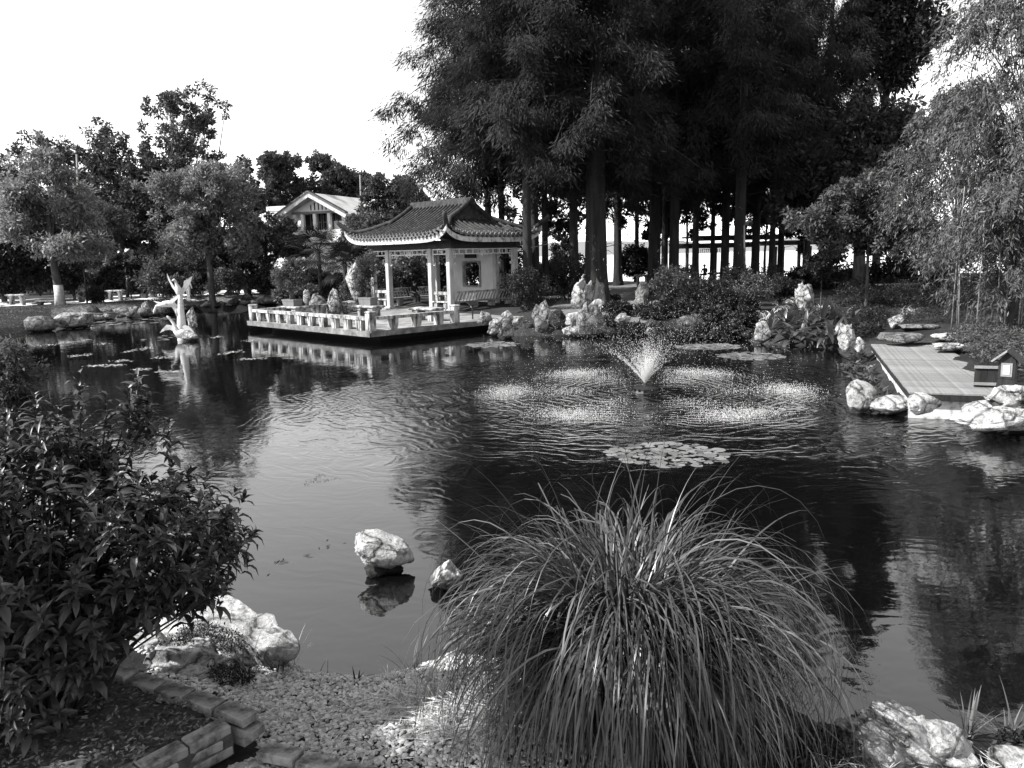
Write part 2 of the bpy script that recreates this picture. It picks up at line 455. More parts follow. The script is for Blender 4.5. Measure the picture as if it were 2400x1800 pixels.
# ------------------------------------------------------------------ water
FOUNT = G(1512, 918, 0.0)
def water_material(name, centre, calm):
    m, t, o = newmat(name)
    tc = node(t, "ShaderNodeTexCoord")
    co = tc.outputs['Object']
    geo = node(t, "ShaderNodeNewGeometry")
    sub = node(t, "ShaderNodeVectorMath", operation='SUBTRACT')
    sub.inputs[1].default_value = centre
    t.links.new(geo.outputs['Position'], sub.inputs[0])
    ln = node(t, "ShaderNodeVectorMath", operation='LENGTH')
    t.links.new(sub.outputs[0], ln.inputs[0])
    dist = ln.outputs['Value']
    # rings that run out from the fountain, broken by noise
    def wave(freq, warp, wscale):
        nz = noise_tex(t, co, wscale, 3, 0.5)
        mu = node(t, "ShaderNodeMath", operation='MULTIPLY', i_1=warp); t.links.new(nz, mu.inputs[0])
        ad = node(t, "ShaderNodeMath", operation='ADD'); t.links.new(dist, ad.inputs[0]); t.links.new(mu.outputs[0], ad.inputs[1])
        fr = node(t, "ShaderNodeMath", operation='MULTIPLY', i_1=freq); t.links.new(ad.outputs[0], fr.inputs[0])
        si = node(t, "ShaderNodeMath", operation='SINE'); t.links.new(fr.outputs[0], si.inputs[0])
        return si.outputs[0]
    w1 = wave(21.0, 3.4, 0.4)
    w2 = wave(37.0, 2.2, 0.8)
    n1 = noise_tex(t, co, 5.0, 4, 0.6, 0.3)
    s1 = node(t, "ShaderNodeMath", operation='MULTIPLY', i_1=0.22); t.links.new(w1, s1.inputs[0])
    s2 = node(t, "ShaderNodeMath", operation='MULTIPLY_ADD', i_1=0.12); t.links.new(w2, s2.inputs[0]); t.links.new(s1.outputs[0], s2.inputs[2])
    s3 = node(t, "ShaderNodeMath", operation='MULTIPLY_ADD', i_1=1.0); t.links.new(n1, s3.inputs[0]); t.links.new(s2.outputs[0], s3.inputs[2])
    # amplitude: strong by the fountain, dying away with distance
    am = node(t, "ShaderNodeValToRGB")
    dv = node(t, "ShaderNodeMath", operation='DIVIDE', i_1=24.0); t.links.new(dist, dv.inputs[0])
    e = am.color_ramp.elements
    for _ in range(4): e.new(0.5)
    for i_, (p_, v_) in enumerate([(0.0, 1.0), (0.14, 0.9), (0.25, 0.55), (0.31, 0.13), (0.38, 0.045), (0.8, 0.03)]):
        e[i_].position = p_; e[i_].color = grey(v_)
    t.links.new(dv.outputs[0], am.inputs[0])
    patch = ramp(t, noise_tex(t, co, 0.22, 3, 0.5), [(0.35, 0.35), (0.65, 1.3)])
    hm = node(t, "ShaderNodeMath", operation='MULTIPLY'); t.links.new(s3.outputs[0], hm.inputs[0]); t.links.new(am.outputs[0], hm.inputs[1])
    hp = node(t, "ShaderNodeMath", operation='MULTIPLY'); t.links.new(hm.outputs[0], hp.inputs[0]); t.links.new(patch, hp.inputs[1])
    bu = node(t, "ShaderNodeBump", i_Strength=1.0, i_Distance=calm)
    t.links.new(hp.outputs[0], bu.inputs['Height'])
    # slow swell that stretches the reflections
    mp = node(t, "ShaderNodeMapping"); mp.inputs['Scale'].default_value = (0.5, 1.6, 1)
    t.links.new(co, mp.inputs[0])
    b2 = node(t, "ShaderNodeBump", i_Strength=1.0, i_Distance=0.0036)
    t.links.new(noise_tex(t, mp.outputs[0], 1.1, 3, 0.5), b2.inputs['Height'])
    t.links.new(bu.outputs[0], b2.inputs['Normal'])
    p = node(t, "ShaderNodeBsdfPrincipled", i_Roughness=0.02, i_IOR=2.2)
    p.inputs['Base Color'].default_value = grey(0.002)
    t.links.new(b2.outputs[0], p.inputs['Normal'])
    t.links.new(p.outputs[0], o.inputs[0])
    return m
M_water = water_material('pond_water_surface', tuple(FOUNT), 0.03)
def sheet(name, x0, y0, x1, y1, z, mat):
    return link(name, mesh_np(name, [(x0, y0, z), (x1, y0, z), (x1, y1, z), (x0, y1, z)], [(0, 1, 2, 3)]), mat)
tag(sheet('pond_water', -45, 2.5, 20, 48, 0.0, M_water), kind='structure')
m, t, o = newmat('lake_water_surface')
p = node(t, "ShaderNodeBsdfPrincipled", i_Roughness=0.12, i_IOR=1.333)
p.inputs['Base Color'].default_value = grey(0.1)
t.links.new(p.outputs[0], o.inputs[0])
tag(sheet('lake_water', -60, 66, 2500, 2700, -0.01, m), kind='structure')

# ------------------------------------------------------------------ far hills across the lake
def hills():
    xs = np.linspace(-1200, 3000, 90); ys = np.linspace(0, 500, 10)
    V = []
    for j, yy in enumerate(ys):
        for x in xs:
            r = 30 + 26 * noise.noise(Vector((x * 0.0028, 3.1, 0))) + 9 * noise.noise(Vector((x * 0.011, 7, 0)))
            V.append((x, 1700 + yy, -1 + r * math.sin(min(1, j / 5) * PI / 2)))
    n = len(xs)
    Q = [(j * n + i, j * n + i + 1, j * n + n + i + 1, j * n + n + i) for j in range(9) for i in range(n - 1)]
    return link('far_hills', mesh_np('far_hills', V, Q, smooth=True), surf('hazed_hillside', [(0.3, 0.13), (0.7, 0.2)], scale=0.004, rough=1, bump=0))  # haze over the hills is put into their pale colour
tag(hills(), kind='structure')

# ------------------------------------------------------------------ paths lie as sheets 6 mm above the ground they follow
def path_sheet(name, pts, mat, n=24, dz=0.006, z=0.6):
    """pts: (left edge pixel, right edge pixel) pairs along the path"""
    L = [G(a[0], a[1], z) for a, b in pts]; Rr = [G(b[0], b[1], z) for a, b in pts]
    V, Qs = [], []
    k = 6
    for i in range(len(pts) - 1):
        for s in range(n):
            f = s / n
            a = L[i].lerp(L[i + 1], f); b = Rr[i].lerp(Rr[i + 1], f)
            for c in range(k + 1):
                q = a.lerp(b, c / k); V.append((q.x, q.y, 0))
    a, b = L[-1], Rr[-1]
    for c in range(k + 1):
        q = a.lerp(b, c / k); V.append((q.x, q.y, 0))
    V = np.array(V); V[:, 2] = gzs(V[:, 0], V[:, 1]) + dz + 0.012
    rows = len(V) // (k + 1)
    Qs = [(r * (k + 1) + c, r * (k + 1) + c + 1, (r + 1) * (k + 1) + c + 1, (r + 1) * (k + 1) + c) for r in range(rows - 1) for c in range(k)]
    return tag(link(name, mesh_np(name, V, Qs, smooth=True), mat), kind='structure')
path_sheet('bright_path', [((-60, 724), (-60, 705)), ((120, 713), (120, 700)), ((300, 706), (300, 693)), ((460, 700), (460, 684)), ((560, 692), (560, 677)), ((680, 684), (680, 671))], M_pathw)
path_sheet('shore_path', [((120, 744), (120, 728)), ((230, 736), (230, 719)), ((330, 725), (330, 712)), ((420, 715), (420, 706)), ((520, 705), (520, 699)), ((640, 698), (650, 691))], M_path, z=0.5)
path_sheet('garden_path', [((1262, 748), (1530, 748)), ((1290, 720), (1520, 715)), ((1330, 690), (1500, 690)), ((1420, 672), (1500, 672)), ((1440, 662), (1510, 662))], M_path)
# ------------------------------------------------------------------ foliage helpers
def unit(a): return a / (np.linalg.norm(a, axis=-1, keepdims=True) + 1e-9)
def leaf_quads(P, A, N, L, Wd, fold=0.18):
    A = unit(A); S = unit(np.cross(A, N)); N = np.cross(S, A)
    L = np.asarray(L)[:, None]; Wd = np.asarray(Wd)[:, None]
    mid = P + A * L * 0.45
    V = np.stack([P, mid + S * Wd / 2 + N * Wd * fold, P + A * L, mid - S * Wd / 2 + N * Wd * fold], 1).reshape(-1, 3)
    Q = np.arange(len(V)).reshape(-1, 4)
    return V, Q
def clump_crown(seed, clumps, per, leaf, jit=0.5, up=0.5, aspect=0.45, flat=0.75):
    """clumps: rows of x y z r. Leaves sit through each clump, thicker near its outside and top"""
    g = np.random.default_rng(seed)
    c = np.asarray(clumps, float)
    n = len(c) * per
    ci = np.repeat(np.arange(len(c)), per)
    d = unit(g.normal(size=(n, 3)))
    r = g.random(n) ** 0.45
    P = c[ci, :3] + d * (c[ci, 3] * r)[:, None] * np.array([1, 1, flat])
    A = unit(d * 0.7 + g.normal(size=(n, 3)) * jit + np.array([0, 0, -0.15]))
    N = unit(d * 0.5 + g.normal(size=(n, 3)) * 0.5 + np.array([0, 0, up]))
    L = leaf * (0.7 + 0.6 * g.random(n))
    V, Q = leaf_quads(P, A, N, L, L * aspect)
    tone = np.repeat(np.clip(0.5 + 0.22 * g.normal(size=n) + np.repeat(g.normal(size=len(c)) * 0.12, per), 0, 1), 4)
    return V, Q, tone
def ellipsoid_clumps(g, ells, n, rel=(0.16, 0.3), shell=0.5):
    """clump centres in a list of ellipsoids (x y z rx ry rz)"""
    ells = np.asarray(ells, float)
    vol = ells[:, 3] * ells[:, 4] * ells[:, 5]
    ks = g.choice(len(ells), n, p=vol / vol.sum())
    d = unit(g.normal(size=(n, 3)))
    r = shell + (1 - shell) * g.random(n) ** 0.6
    r = np.where(g.random(n) < 0.25, g.random(n), r)
    e = ells[ks]
    P = e[:, :3] + d * e[:, 3:] * r[:, None] * 0.88
    R = e[:, 3:].mean(1) * (rel[0] + (rel[1] - rel[0]) * g.random(n))
    return np.column_stack([P, R])
def trunk_path(g, h, lean=0.03, n=6):
    pts = []
    ox = oy = 0
    for i in range(n + 1):
        f = i / n
        pts.append(Vector((ox, oy, h * f)))
        ox += g.normal() * lean * h / n; oy += g.normal() * lean * h / n
    return pts
def broadleaf(name, label, cat, loc, ells, trunk_h, trunk_r, mat, seed, clumps=60, per=70, leaf=0.2, rel=(0.16, 0.3), limbs=10, bark=None, group=None,
              up=0.5, aspect=0.45, shell=0.5, fork=0.4, lean=0.03, jit=0.5, white_base=0):
    """ells are relative to the foot of the trunk"""
    g = np.random.default_rng(seed)
    t = thing(name, label, cat, loc, 0, group)
    cl = ellipsoid_clumps(g, ells, clumps, rel, shell)
    V, Q, tone = clump_crown(seed + 1, cl, per, leaf, up=up, aspect=aspect, jit=jit)
    link('crown', mesh_np('crown', V, Q, tone), mat, t)
    mb = MB()
    tp = trunk_path(g, trunk_h, lean)
    nn = len(tp)
    mb.tube([Vector((0, 0, -0.15))] + tp, [trunk_r * 1.3] + [trunk_r * (1 - 0.45 * i / (nn - 1)) for i in range(nn)], 8)
    mb.build('trunk', bark or M_barkg, t, True)
    if limbs:
        lb = MB()
        for k in g.choice(len(cl), min(limbs, len(cl)), replace=False):
            f = fork + (1 - fork) * g.random()
            i = min(int(f * (nn - 1)), nn - 2)
            a = tp[i].lerp(tp[i + 1], f * (nn - 1) - i)
            b = Vector(cl[k, :3])
            mid = a.lerp(b, 0.5) + Vector((g.normal() * 0.08, g.normal() * 0.08, -0.06)) * (b - a).length
            r0 = trunk_r * 0.45 * (1 - 0.4 * f)
            lb.tube([a, mid, b], [r0, r0 * 0.6, r0 * 0.2], 5)
        lb.build('limb', bark or M_barkg, t, True)
    if white_base:
        wb = MB(); wb.lathe([(trunk_r * 1.34, -0.1), (trunk_r * 1.12, white_base * 0.4), (trunk_r * 1.06, white_base)], 10)
        wb.build('painted_base', M_whitewash, t, True)
    return t
M_whitewash = surf('whitewash', [(0.3, 0.35), (0.7, 0.5)], scale=6, rough=0.9, bump=0.3, stain=(5, 0.6, 0.35, 0.6))

# ------------------------------------------------------------------ dawn redwoods
def redwood_crown(seed, H, h0, R, nbr, per, leaf):
    g = np.random.default_rng(seed)
    Ps, As, Ns, Ls, tn = [], [], [], [], []
    br = []
    for k in range(nbr):
        f = (k + g.random()) / nbr
        h = h0 + (H - h0) * f
        L = R * (1 - 0.85 * max(0, f - 0.25) / 0.75) * (0.55 + 0.5 * g.random())
        if f < 0.08: L *= 0.75
        az = k * 2.399 + g.normal() * 0.5
        o = np.array([math.cos(az), math.sin(az), 0])
        rise = 0.18 + 0.12 * g.random(); drop = 0.5 + 0.35 * g.random()
        def pt(s, o=o, h=h, L=L, rise=rise, drop=drop):
            s = np.asarray(s)[..., None]
            return np.array([0, 0, h]) + o * L * s + np.array([0, 0, 1.0]) * L * (rise * s - drop * s * s)
        br.append([Vector(pt(s)) for s in (0.0, 0.35, 0.7, 1.0)])
        n = int(per * L / R)
        # tufts: foliage hangs in feathery sprays round points along the branch
        nt_ = max(3, int(L * 1.6))
        ts = 0.25 + 0.75 * g.random(nt_) ** 0.8
        tc = pt(ts) + g.normal(size=(nt_, 3)) * np.array([0.32, 0.32, 0.16]) + np.cross(o, [0, 0, 1]) * (g.normal(size=nt_) * 0.22 * L * (1.1 - ts) * 1.2)[:, None]
        ti = g.integers(0, nt_, n)
        off = g.normal(size=(n, 3)) * np.array([0.30, 0.30, 0.24])
        off[:, 2] -= 0.12 + 0.5 * (off[:, 0] ** 2 + off[:, 1] ** 2)
        P = tc[ti] + off
        A = unit(o * 0.55 + off * np.array([1.3, 1.3, 0]) + np.array([0, 0, -0.75]) + g.normal(size=(n, 3)) * 0.3)
        N = unit(np.array([0, 0, 0.7]) + o * 0.5 + g.normal(size=(n, 3)) * 0.4)
        Ps.append(P); As.append(A); Ns.append(N)
        Ls.append(leaf * (0.6 + 0.8 * g.random(n)))
        tn.append(np.clip(0.45 + g.normal(size=nt_) * 0.2, 0, 1)[ti])
    P, A, N, L, T = map(np.concatenate, (Ps, As, Ns, Ls, tn))
    V, Q = leaf_quads(P, A, N, L * 1.25, L * 0.19, 0.1)
    return mesh_np('crown', V, Q, np.repeat(np.clip(T + g.normal(size=len(T)) * 0.1, 0, 1), 4)), br
# ------------------------------------------------------------------ pavilion by the pond
LU, LV = 6.4, 4.4
PC = PAV_D + U2 * (LU / 2) + V2 * (LV / 2)
pav = thing('pavilion', 'open tiled pavilion with upswept eaves and square pale columns behind the terrace', 'pavilion', (PC.x, PC.y, 0), R45)
HB, ZC = 3.5, 3.5            # top of columns
OV = 1.05
A_, B_ = LU / 2 + OV, LV / 2 + OV
AG = 2.35                      # gable position along the ridge
ZE, ZR = 4.10, 5.72
def prof(t):
    t = min(max(t, 0), 1.0)
    return ZR - (ZR - ZE) * (1.38 * t - 0.38 * t * t)
def lift(a, b):
    return 0.48 * (min(abs(a) / A_, 1) ** 9) * (min(abs(b) / B_, 1) ** 7) + 0.10 * (min(abs(a) / A_, 1) ** 3) * (min(abs(b) / B_, 1) ** 3)
def roofz(a, b):
    h = prof(abs(b) / B_)
    if abs(a) > AG:
        h = min(h, prof(1 - (A_ - abs(a)) / B_))
    return h + lift(a, b)
def lb(nm, mb, mat, par=None, smooth=False): return mb.build(nm, mat, par or pav, smooth)
# floor plinth
m_ = MB(); m_.box((0, 0, 0.19), (LU + 0.7, LV + 0.7, 0.54)); fl = lb('floor', m_, M_slab)
# columns
xs4 = [-LU / 2, -LU / 2 + 1.42, LU / 2 - 1.42, LU / 2]
for y in (-LV / 2, LV / 2):
    for x in xs4:
        m_ = MB(); m_.box((x, y, (FL + ZC) / 2), (0.27, 0.27, ZC - FL), bev=0.02)
        m_.box((x, y, FL + 0.06), (0.36, 0.36, 0.12), bev=0.02)
        lb('column', m_, M_col)
# beams
for y in (-LV / 2, LV / 2):
    m_ = MB(); m_.box((0, y, ZC + 0.19), (LU + 0.5, 0.2, 0.38)); lb('beam', m_, M_darkwood)
for x in (-LU / 2, LU / 2):
    m_ = MB(); m_.box((x, 0, ZC + 0.19), (0.2, LV - 0.21, 0.38)); lb('beam', m_, M_darkwood)
# roof shell with an under face
na, nb = 44, 34
av = sorted(set([round(-A_ + 2 * A_ * i / na, 4) for i in range(na + 1)] + [-AG - 0.001, -AG + 0.001, AG - 0.001, AG + 0.001]))
bv = [-B_ + 2 * B_ * i / nb for i in range(nb + 1)]
V, F = [], []
for a in av:
    for b in bv: V.append((a, b, roofz(a, b)))
nB = len(bv)
for i in range(len(av) - 1):
    for j in range(nB - 1): F.append((i * nB + j, i * nB + nB + j, i * nB + nB + j + 1, i * nB + j + 1))
off = len(V)
V += [(a, b, z - 0.1) for a, b, z in V]
F += [(f[3] + off, f[2] + off, f[1] + off, f[0] + off) for f in F]
mb = MB(); mb.add(V, F); roof = lb('roof', mb, M_tile, pav, True)
mb = MB()
for a in (-A_ + 0.02, A_ - 0.02): pass
# dark soffit
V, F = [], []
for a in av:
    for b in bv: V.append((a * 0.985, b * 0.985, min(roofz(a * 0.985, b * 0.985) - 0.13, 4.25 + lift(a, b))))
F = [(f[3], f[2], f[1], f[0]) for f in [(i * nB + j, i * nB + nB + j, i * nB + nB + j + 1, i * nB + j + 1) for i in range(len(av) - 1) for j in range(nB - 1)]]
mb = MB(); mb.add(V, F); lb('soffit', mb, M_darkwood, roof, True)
# barrel tile rows
def row(pts, r=0.07):
    m2 = MB()
    m2.tube(pts, r, 6)
    e = Vector(pts[-1])
    return m2
def tile_rows():
    sp = 0.29
    n = int(2 * A_ / sp)
    for sgn in (-1, 1):
        for i in range(n):
            a = -A_ + 0.16 + i * (2 * A_ - 0.32) / (n - 1)
            b0 = 0.06 if abs(a) <= AG else max(0.06, B_ - (A_ - abs(a)) + 0.02)
            if B_ - b0 < 0.15: continue
            pts = [(a, sgn * (b0 + (B_ + 0.03 - b0) * k / 9), roofz(a, sgn * (b0 + (B_ - b0) * k / 9)) + 0.035) for k in range(10)]
            rw = lb('tile_row', row(pts), M_tile, roof, True)
            q = Vector(pts[-1]); m2 = MB()
            m2.tube([q + Vector((0, -sgn * 0.02, 0.015)), q + Vector((0, sgn * 0.045, 0.0))], 0.082, 8)
            m2.box(q + Vector((0, -sgn * 0.16, 0.12)), (0.07, 0.1, 0.1), taper=0.4)
            m2.box(q + Vector((0.145, sgn * 0.02, -0.085)), (0.15, 0.03, 0.11), taper=1.0)
            if i % 1 == 0: m2.build('tile_end', M_tileend, rw) if False else lb('tile_end', m2, M_tileend, roof)
    n = int(2 * B_ / sp)
    for sgn in (-1, 1):
        for i in range(n):
            b = -B_ + 0.16 + i * (2 * B_ - 0.32) / (n - 1)
            a0 = max(AG + 0.05, A_ - (B_ - abs(b)) + 0.02)
            if A_ - a0 < 0.15: continue
            pts = [(sgn * (a0 + (A_ + 0.03 - a0) * k / 7), b, roofz(sgn * (a0 + (A_ - a0) * k / 7), b) + 0.035) for k in range(8)]
            lb('tile_row', row(pts), M_tile, roof, True)
            q = Vector(pts[-1]); m2 = MB()
            m2.tube([q + Vector((-sgn * 0.02, 0, 0.015)), q + Vector((sgn * 0.045, 0, 0))], 0.082, 8)
            m2.box(q + Vector((-sgn * 0.16, 0, 0.12)), (0.1, 0.07, 0.1), taper=0.4)
            m2.box(q + Vector((sgn * 0.02, 0.145, -0.085)), (0.03, 0.15, 0.11))
            lb('tile_end', m2, M_tileend, roof)
tile_rows()
# fascia boards under the tile ends
def fascia(pts, nrm):
    V, F = [], []
    n = Vector(nrm)
    for p in pts:
        p = Vector(p)
        for o, dz in ((n * 0.0, -0.1), (n * 0.0, -0.34), (n * -0.06, -0.34), (n * -0.06, -0.1)): V.append(p + o + Vector((0, 0, dz)))
    for i in range(len(pts) - 1):
        for k in range(4): F.append((i * 4 + k, i * 4 + (k + 1) % 4, i * 4 + 4 + (k + 1) % 4, i * 4 + 4 + k))
    F += [(0, 1, 2, 3), tuple(len(V) - 4 + k for k in (3, 2, 1, 0))]
    return MB().add(V, F)
for s in (-1, 1):
    lb('fascia', fascia([(a, s * (B_ - 0.03), roofz(a, s * B_)) for a in np.linspace(-A_, A_, 50)], (0, s, 0)), M_fascia, roof)
    lb('fascia', fascia([(s * (A_ - 0.03), b, roofz(s * A_, b)) for b in np.linspace(-B_ + 0.04, B_ - 0.04, 44)], (s, 0, 0)), M_fascia, roof)
# ridges
m_ = MB(); m_.bar((-AG - 0.1, 0, ZR + 0.1), (AG + 0.1, 0, ZR + 0.1), 0.2, 0.3); m_.bar((-AG - 0.16, 0, ZR + 0.27), (AG + 0.16, 0, ZR + 0.27), 0.14, 0.08)
lb('main_ridge', m_, M_tile, roof)
for sa in (-1, 1):
    for sb in (-1, 1):
        bg_ = (1 - (A_ - AG) / B_) * B_
        pts = [(sa * AG, sb * b, roofz(sa * (AG - 0.01), b) + 0.12) for b in np.linspace(0.05, bg_ + 0.25, 8)]
        m_ = MB(); m_.tube(pts, [0.13] * 7 + [0.15], 8); lb('gable_ridge', m_, M_tile, roof, True)
        pts = []
        for f in np.linspace(0, 1, 14):
            b = bg_ + (B_ - bg_) * f; a = AG + (A_ - AG) * f
            pts.append((sa * a, sb * b, roofz(a, b) + 0.12))
        # horn at the corner
        for k, (e, z) in enumerate(((0.14, 0.08), (0.27, 0.2), (0.36, 0.34))):
            pts.append((sa * (A_ + e * 0.7), sb * (B_ + e * 0.7), roofz(A_, B_) + 0.1 + z))
        m_ = MB(); m_.tube(pts, [0.13] * 11 + [0.14, 0.13, 0.12, 0.12, 0.11, 0.09], 7); lb('hip_ridge', m_, M_tile, roof, True)
# hanging frets between the columns
def fret(p, q, brackets=True, orn=True):
    p, q = Vector(p), Vector(q)
    d = (q - p); L = d.length; d.normalize()
    zt, zb = ZC - 0.05, ZC - 0.28
    m2 = MB()
    w = 0.05
    at = lambda s, z: p + d * s + Vector((0, 0, z))
    m2.bar(at(0.14, zt), at(L - 0.14, zt), w); m2.bar(at(0.14, zb), at(L - 0.14, zb), w)
    nseg = max(3, int(L / 0.45))
    for k in range(nseg + 1):
        s = 0.17 + (L - 0.34) * k / nseg
        if orn and abs(s - L / 2) < 0.4: continue
        m2.bar(at(s, zb + 0.018), at(s, zt - 0.018), w)
    for s, sg in ((0.17, 1), (L - 0.17, -1)):
        m2.bar(at(s, zb - 0.018), at(s, zb - 0.52), w)
        m2.bar(at(s + sg * 0.018, zb - 0.52), at(s + sg * 0.14, zb - 0.52), w); m2.bar(at(s + sg * 0.14, zb - 0.502), at(s + sg * 0.14, zb - 0.42), w)
    def ring(s, z, r, ry=None):
        pts = [at(s + math.cos(a) * r, z + math.sin(a) * (ry or r)) for a in np.linspace(0, 2 * PI, 15)]
        m2.tube(pts, 0.026, 5, False)
    if orn:
        for ds, dz, r, ry in ((-0.24, -0.04, 0.11, 0.15), (0.24, -0.04, 0.11, 0.15), (0, -0.12, 0.14, 0.12), (0, 0.0, 0.07, 0.07), (-0.1, -0.1, 0.06, 0.07), (0.1, -0.1, 0.06, 0.07)):
            ring(L / 2 + ds, (zt + zb) / 2 + dz, r, ry)
        for s in (0.3, L - 0.3): ring(s, zb - 0.02, 0.07, 0.16)
    return m2
for y in (-LV / 2, LV / 2):
    for i in range(3): lb('hanging_fret', fret((xs4[i], y, 0), (xs4[i + 1], y, 0), orn=(i == 1)), M_white)
for x in (-LU / 2, LU / 2): lb('hanging_fret', fret((x, -LV / 2, 0), (x, LV / 2, 0)), M_white)
# white wall with a window in the middle bay of the far side
yw = LV / 2
x0, x1 = xs4[1] + 0.14, xs4[2] - 0.14
wx0, wx1, wz0, wz1 = -0.75, 0.65, 1.45, 2.8
for bx in ((x0, wx0, FL, ZC - 0.02), (wx1, x1, FL, ZC - 0.02), (wx0, wx1, FL, wz0), (wx0, wx1, wz1, ZC - 0.02)):
    m_ = MB(); m_.box(((bx[0] + bx[1]) / 2, yw, (bx[2] + bx[3]) / 2), (bx[1] - bx[0], 0.18, bx[3] - bx[2])); wl = lb('wall', m_, M_plaster)
m_ = MB()
fr = 0.09
for a, b in (((wx0, wz0), (wx1, wz0)), ((wx1, wz0), (wx1, wz1)), ((wx1, wz1), (wx0, wz1)), ((wx0, wz1), (wx0, wz0))):
    m_.bar((a[0], yw - 0.05, a[1]), (b[0], yw - 0.05, b[1]), 0.2, fr)
for cx, cz, sx, sz in ((wx0, wz0, 1, 1), (wx1, wz0, -1, 1), (wx1, wz1, -1, -1), (wx0, wz1, 1, -1)):
    m_.bar((cx + sx * 0.22, yw - 0.05, cz), (cx, yw - 0.05, cz + sz * 0.22), 0.18, fr)
lb('window_frame', m_, M_bench)
m_ = MB(); m_.box((-0.1, yw - 0.12, 3.12), (0.95, 0.04, 0.26)); lb('name_board', m_, M_dplank)
# built-in benches with raking backs
def bench(p, q, inward, back=True, rail=False):
    p, q = Vector(p), Vector(q)
    d = q - p; L = d.length; d.normalize()
    n = Vector(inward)
    m2 = MB()
    m2.bar(p + d * 0.16 + n * 0.12 + Vector((0, 0, FL + 0.45)), q - d * 0.16 + n * 0.12 + Vector((0, 0, FL + 0.45)), 0.42, 0.07)
    b = lb('bench', m2, M_bench if back else M_rail)
    k = max(2, int(L / 1.1))
    for i in range(k):
        s = 0.4 + (L - 0.8) * i / (k - 1)
        m2 = MB(); m2.box(p + d * s + n * 0.12 + Vector((0, 0, FL + 0.205)), (0.24, 0.24, 0.40), Matrix.Rotation(math.atan2(d.y, d.x), 3, 'Z'), taper=1.25); lb('bench_leg', m2, M_bench, b)
    if back:
        m2 = MB(); m2.bar(p + d * 0.16 - n * 0.34 + Vector((0, 0, FL + 0.93)), q - d * 0.16 - n * 0.34 + Vector((0, 0, FL + 0.93)), 0.09, 0.09); lb('top_rail', m2, M_rail, b)
        ns = int((L - 0.5) / 0.2)
        for i in range(ns + 1):
            s = 0.25 + (L - 0.5) * i / ns
            pts = [p + d * s - n * 0.10 + Vector((0, 0, FL + 0.48)), p + d * s - n * 0.17 + Vector((0, 0, FL + 0.62)), p + d * s - n * 0.24 + Vector((0, 0, FL + 0.75)), p + d * s - n * 0.34 + Vector((0, 0, FL + 0.89))]
            m2 = MB()
            for u_, w_ in zip(pts[:-1], pts[1:]): m2.bar(u_, w_, 0.055, 0.03)
            lb('back_slat', m2, M_bench, b)
    return b
bench((LU / 2, -LV / 2, 0), (LU / 2, LV / 2, 0), (-1, 0, 0))
bench((-LU / 2, LV / 2, 0), (-LU / 2, -LV / 2, 0), (1, 0, 0))
bench((xs4[0], LV / 2, 0), (xs4[1], LV / 2, 0), (0, -1, 0))
for i in (0, 2):
    a, b_ = xs4[i], xs4[i + 1]
    m_ = MB(); y = -LV / 2
    m_.bar((a + 0.14, y, FL + 0.88), (b_ - 0.14, y, FL + 0.88), 0.14, 0.14)
    m_.bar((a + 0.14, y, FL + 0.46), (b_ - 0.14, y, FL + 0.46), 0.3, 0.06)
    for s in (0.25, 0.75): m_.box((a + (b_ - a) * s, y, FL + 0.655), (0.16, 0.08, 0.30))
    for s in (0.25, 0.75): m_.box((a + (b_ - a) * s, y, FL + 0.215), (0.2, 0.2, 0.42))
    lb('side_rail', m_, M_rail)

# ------------------------------------------------------------------ terrace over the water, its railings
ter = thing('terrace', 'pale concrete terrace slab jutting low over the dark pond', 'terrace', (PLAT.x, PLAT.y, 0), R45)
LP, WP = 9.45, 8.0
m_ = MB(); m_.box((-LP / 2 - 0.05, WP / 2 - 0.05, 0.36), (LP + 0.1, WP, 0.18)); m_.build('slab', M_slab, ter)
m_ = MB(); m_.box((-LP / 2 - 0.05, -0.115, 0.35), (LP + 0.16, 0.03, 0.2)); m_.build('slab_edge', M_slabedge, ter)
m_ = MB(); m_.box((0.015, WP / 2 - 0.08, 0.35), (0.03, WP - 0.05, 0.2)); m_.build('slab_edge', M_slabedge, ter)
m_ = MB(); m_.box((-LP / 2 - 0.3, WP / 2 + 0.35, -0.2), (LP - 1.0, WP - 1.1, 0.9)); m_.build('shadow_base', M_dark, ter)  # recessed base, coloured black to stand in for the shadow under the slab
def post(loc, par, h=0.66):
    m2 = MB(); m2.box((loc[0], loc[1], FL + h / 2), (0.3, 0.3, h), bev=0.02)
    for sx, sy in ((1, 0), (-1, 0), (0, 1), (0, -1)):
        m2.box((loc[0] + sx * 0.155, loc[1] + sy * 0.155, FL + h * 0.42), (0.16 if sx == 0 else 0.03, 0.16 if sy == 0 else 0.03, h * 0.66))
    m2.box((loc[0], loc[1], FL + h + 0.035), (0.34, 0.34, 0.07), bev=0.03)
    m2.build('post', M_rail, par)
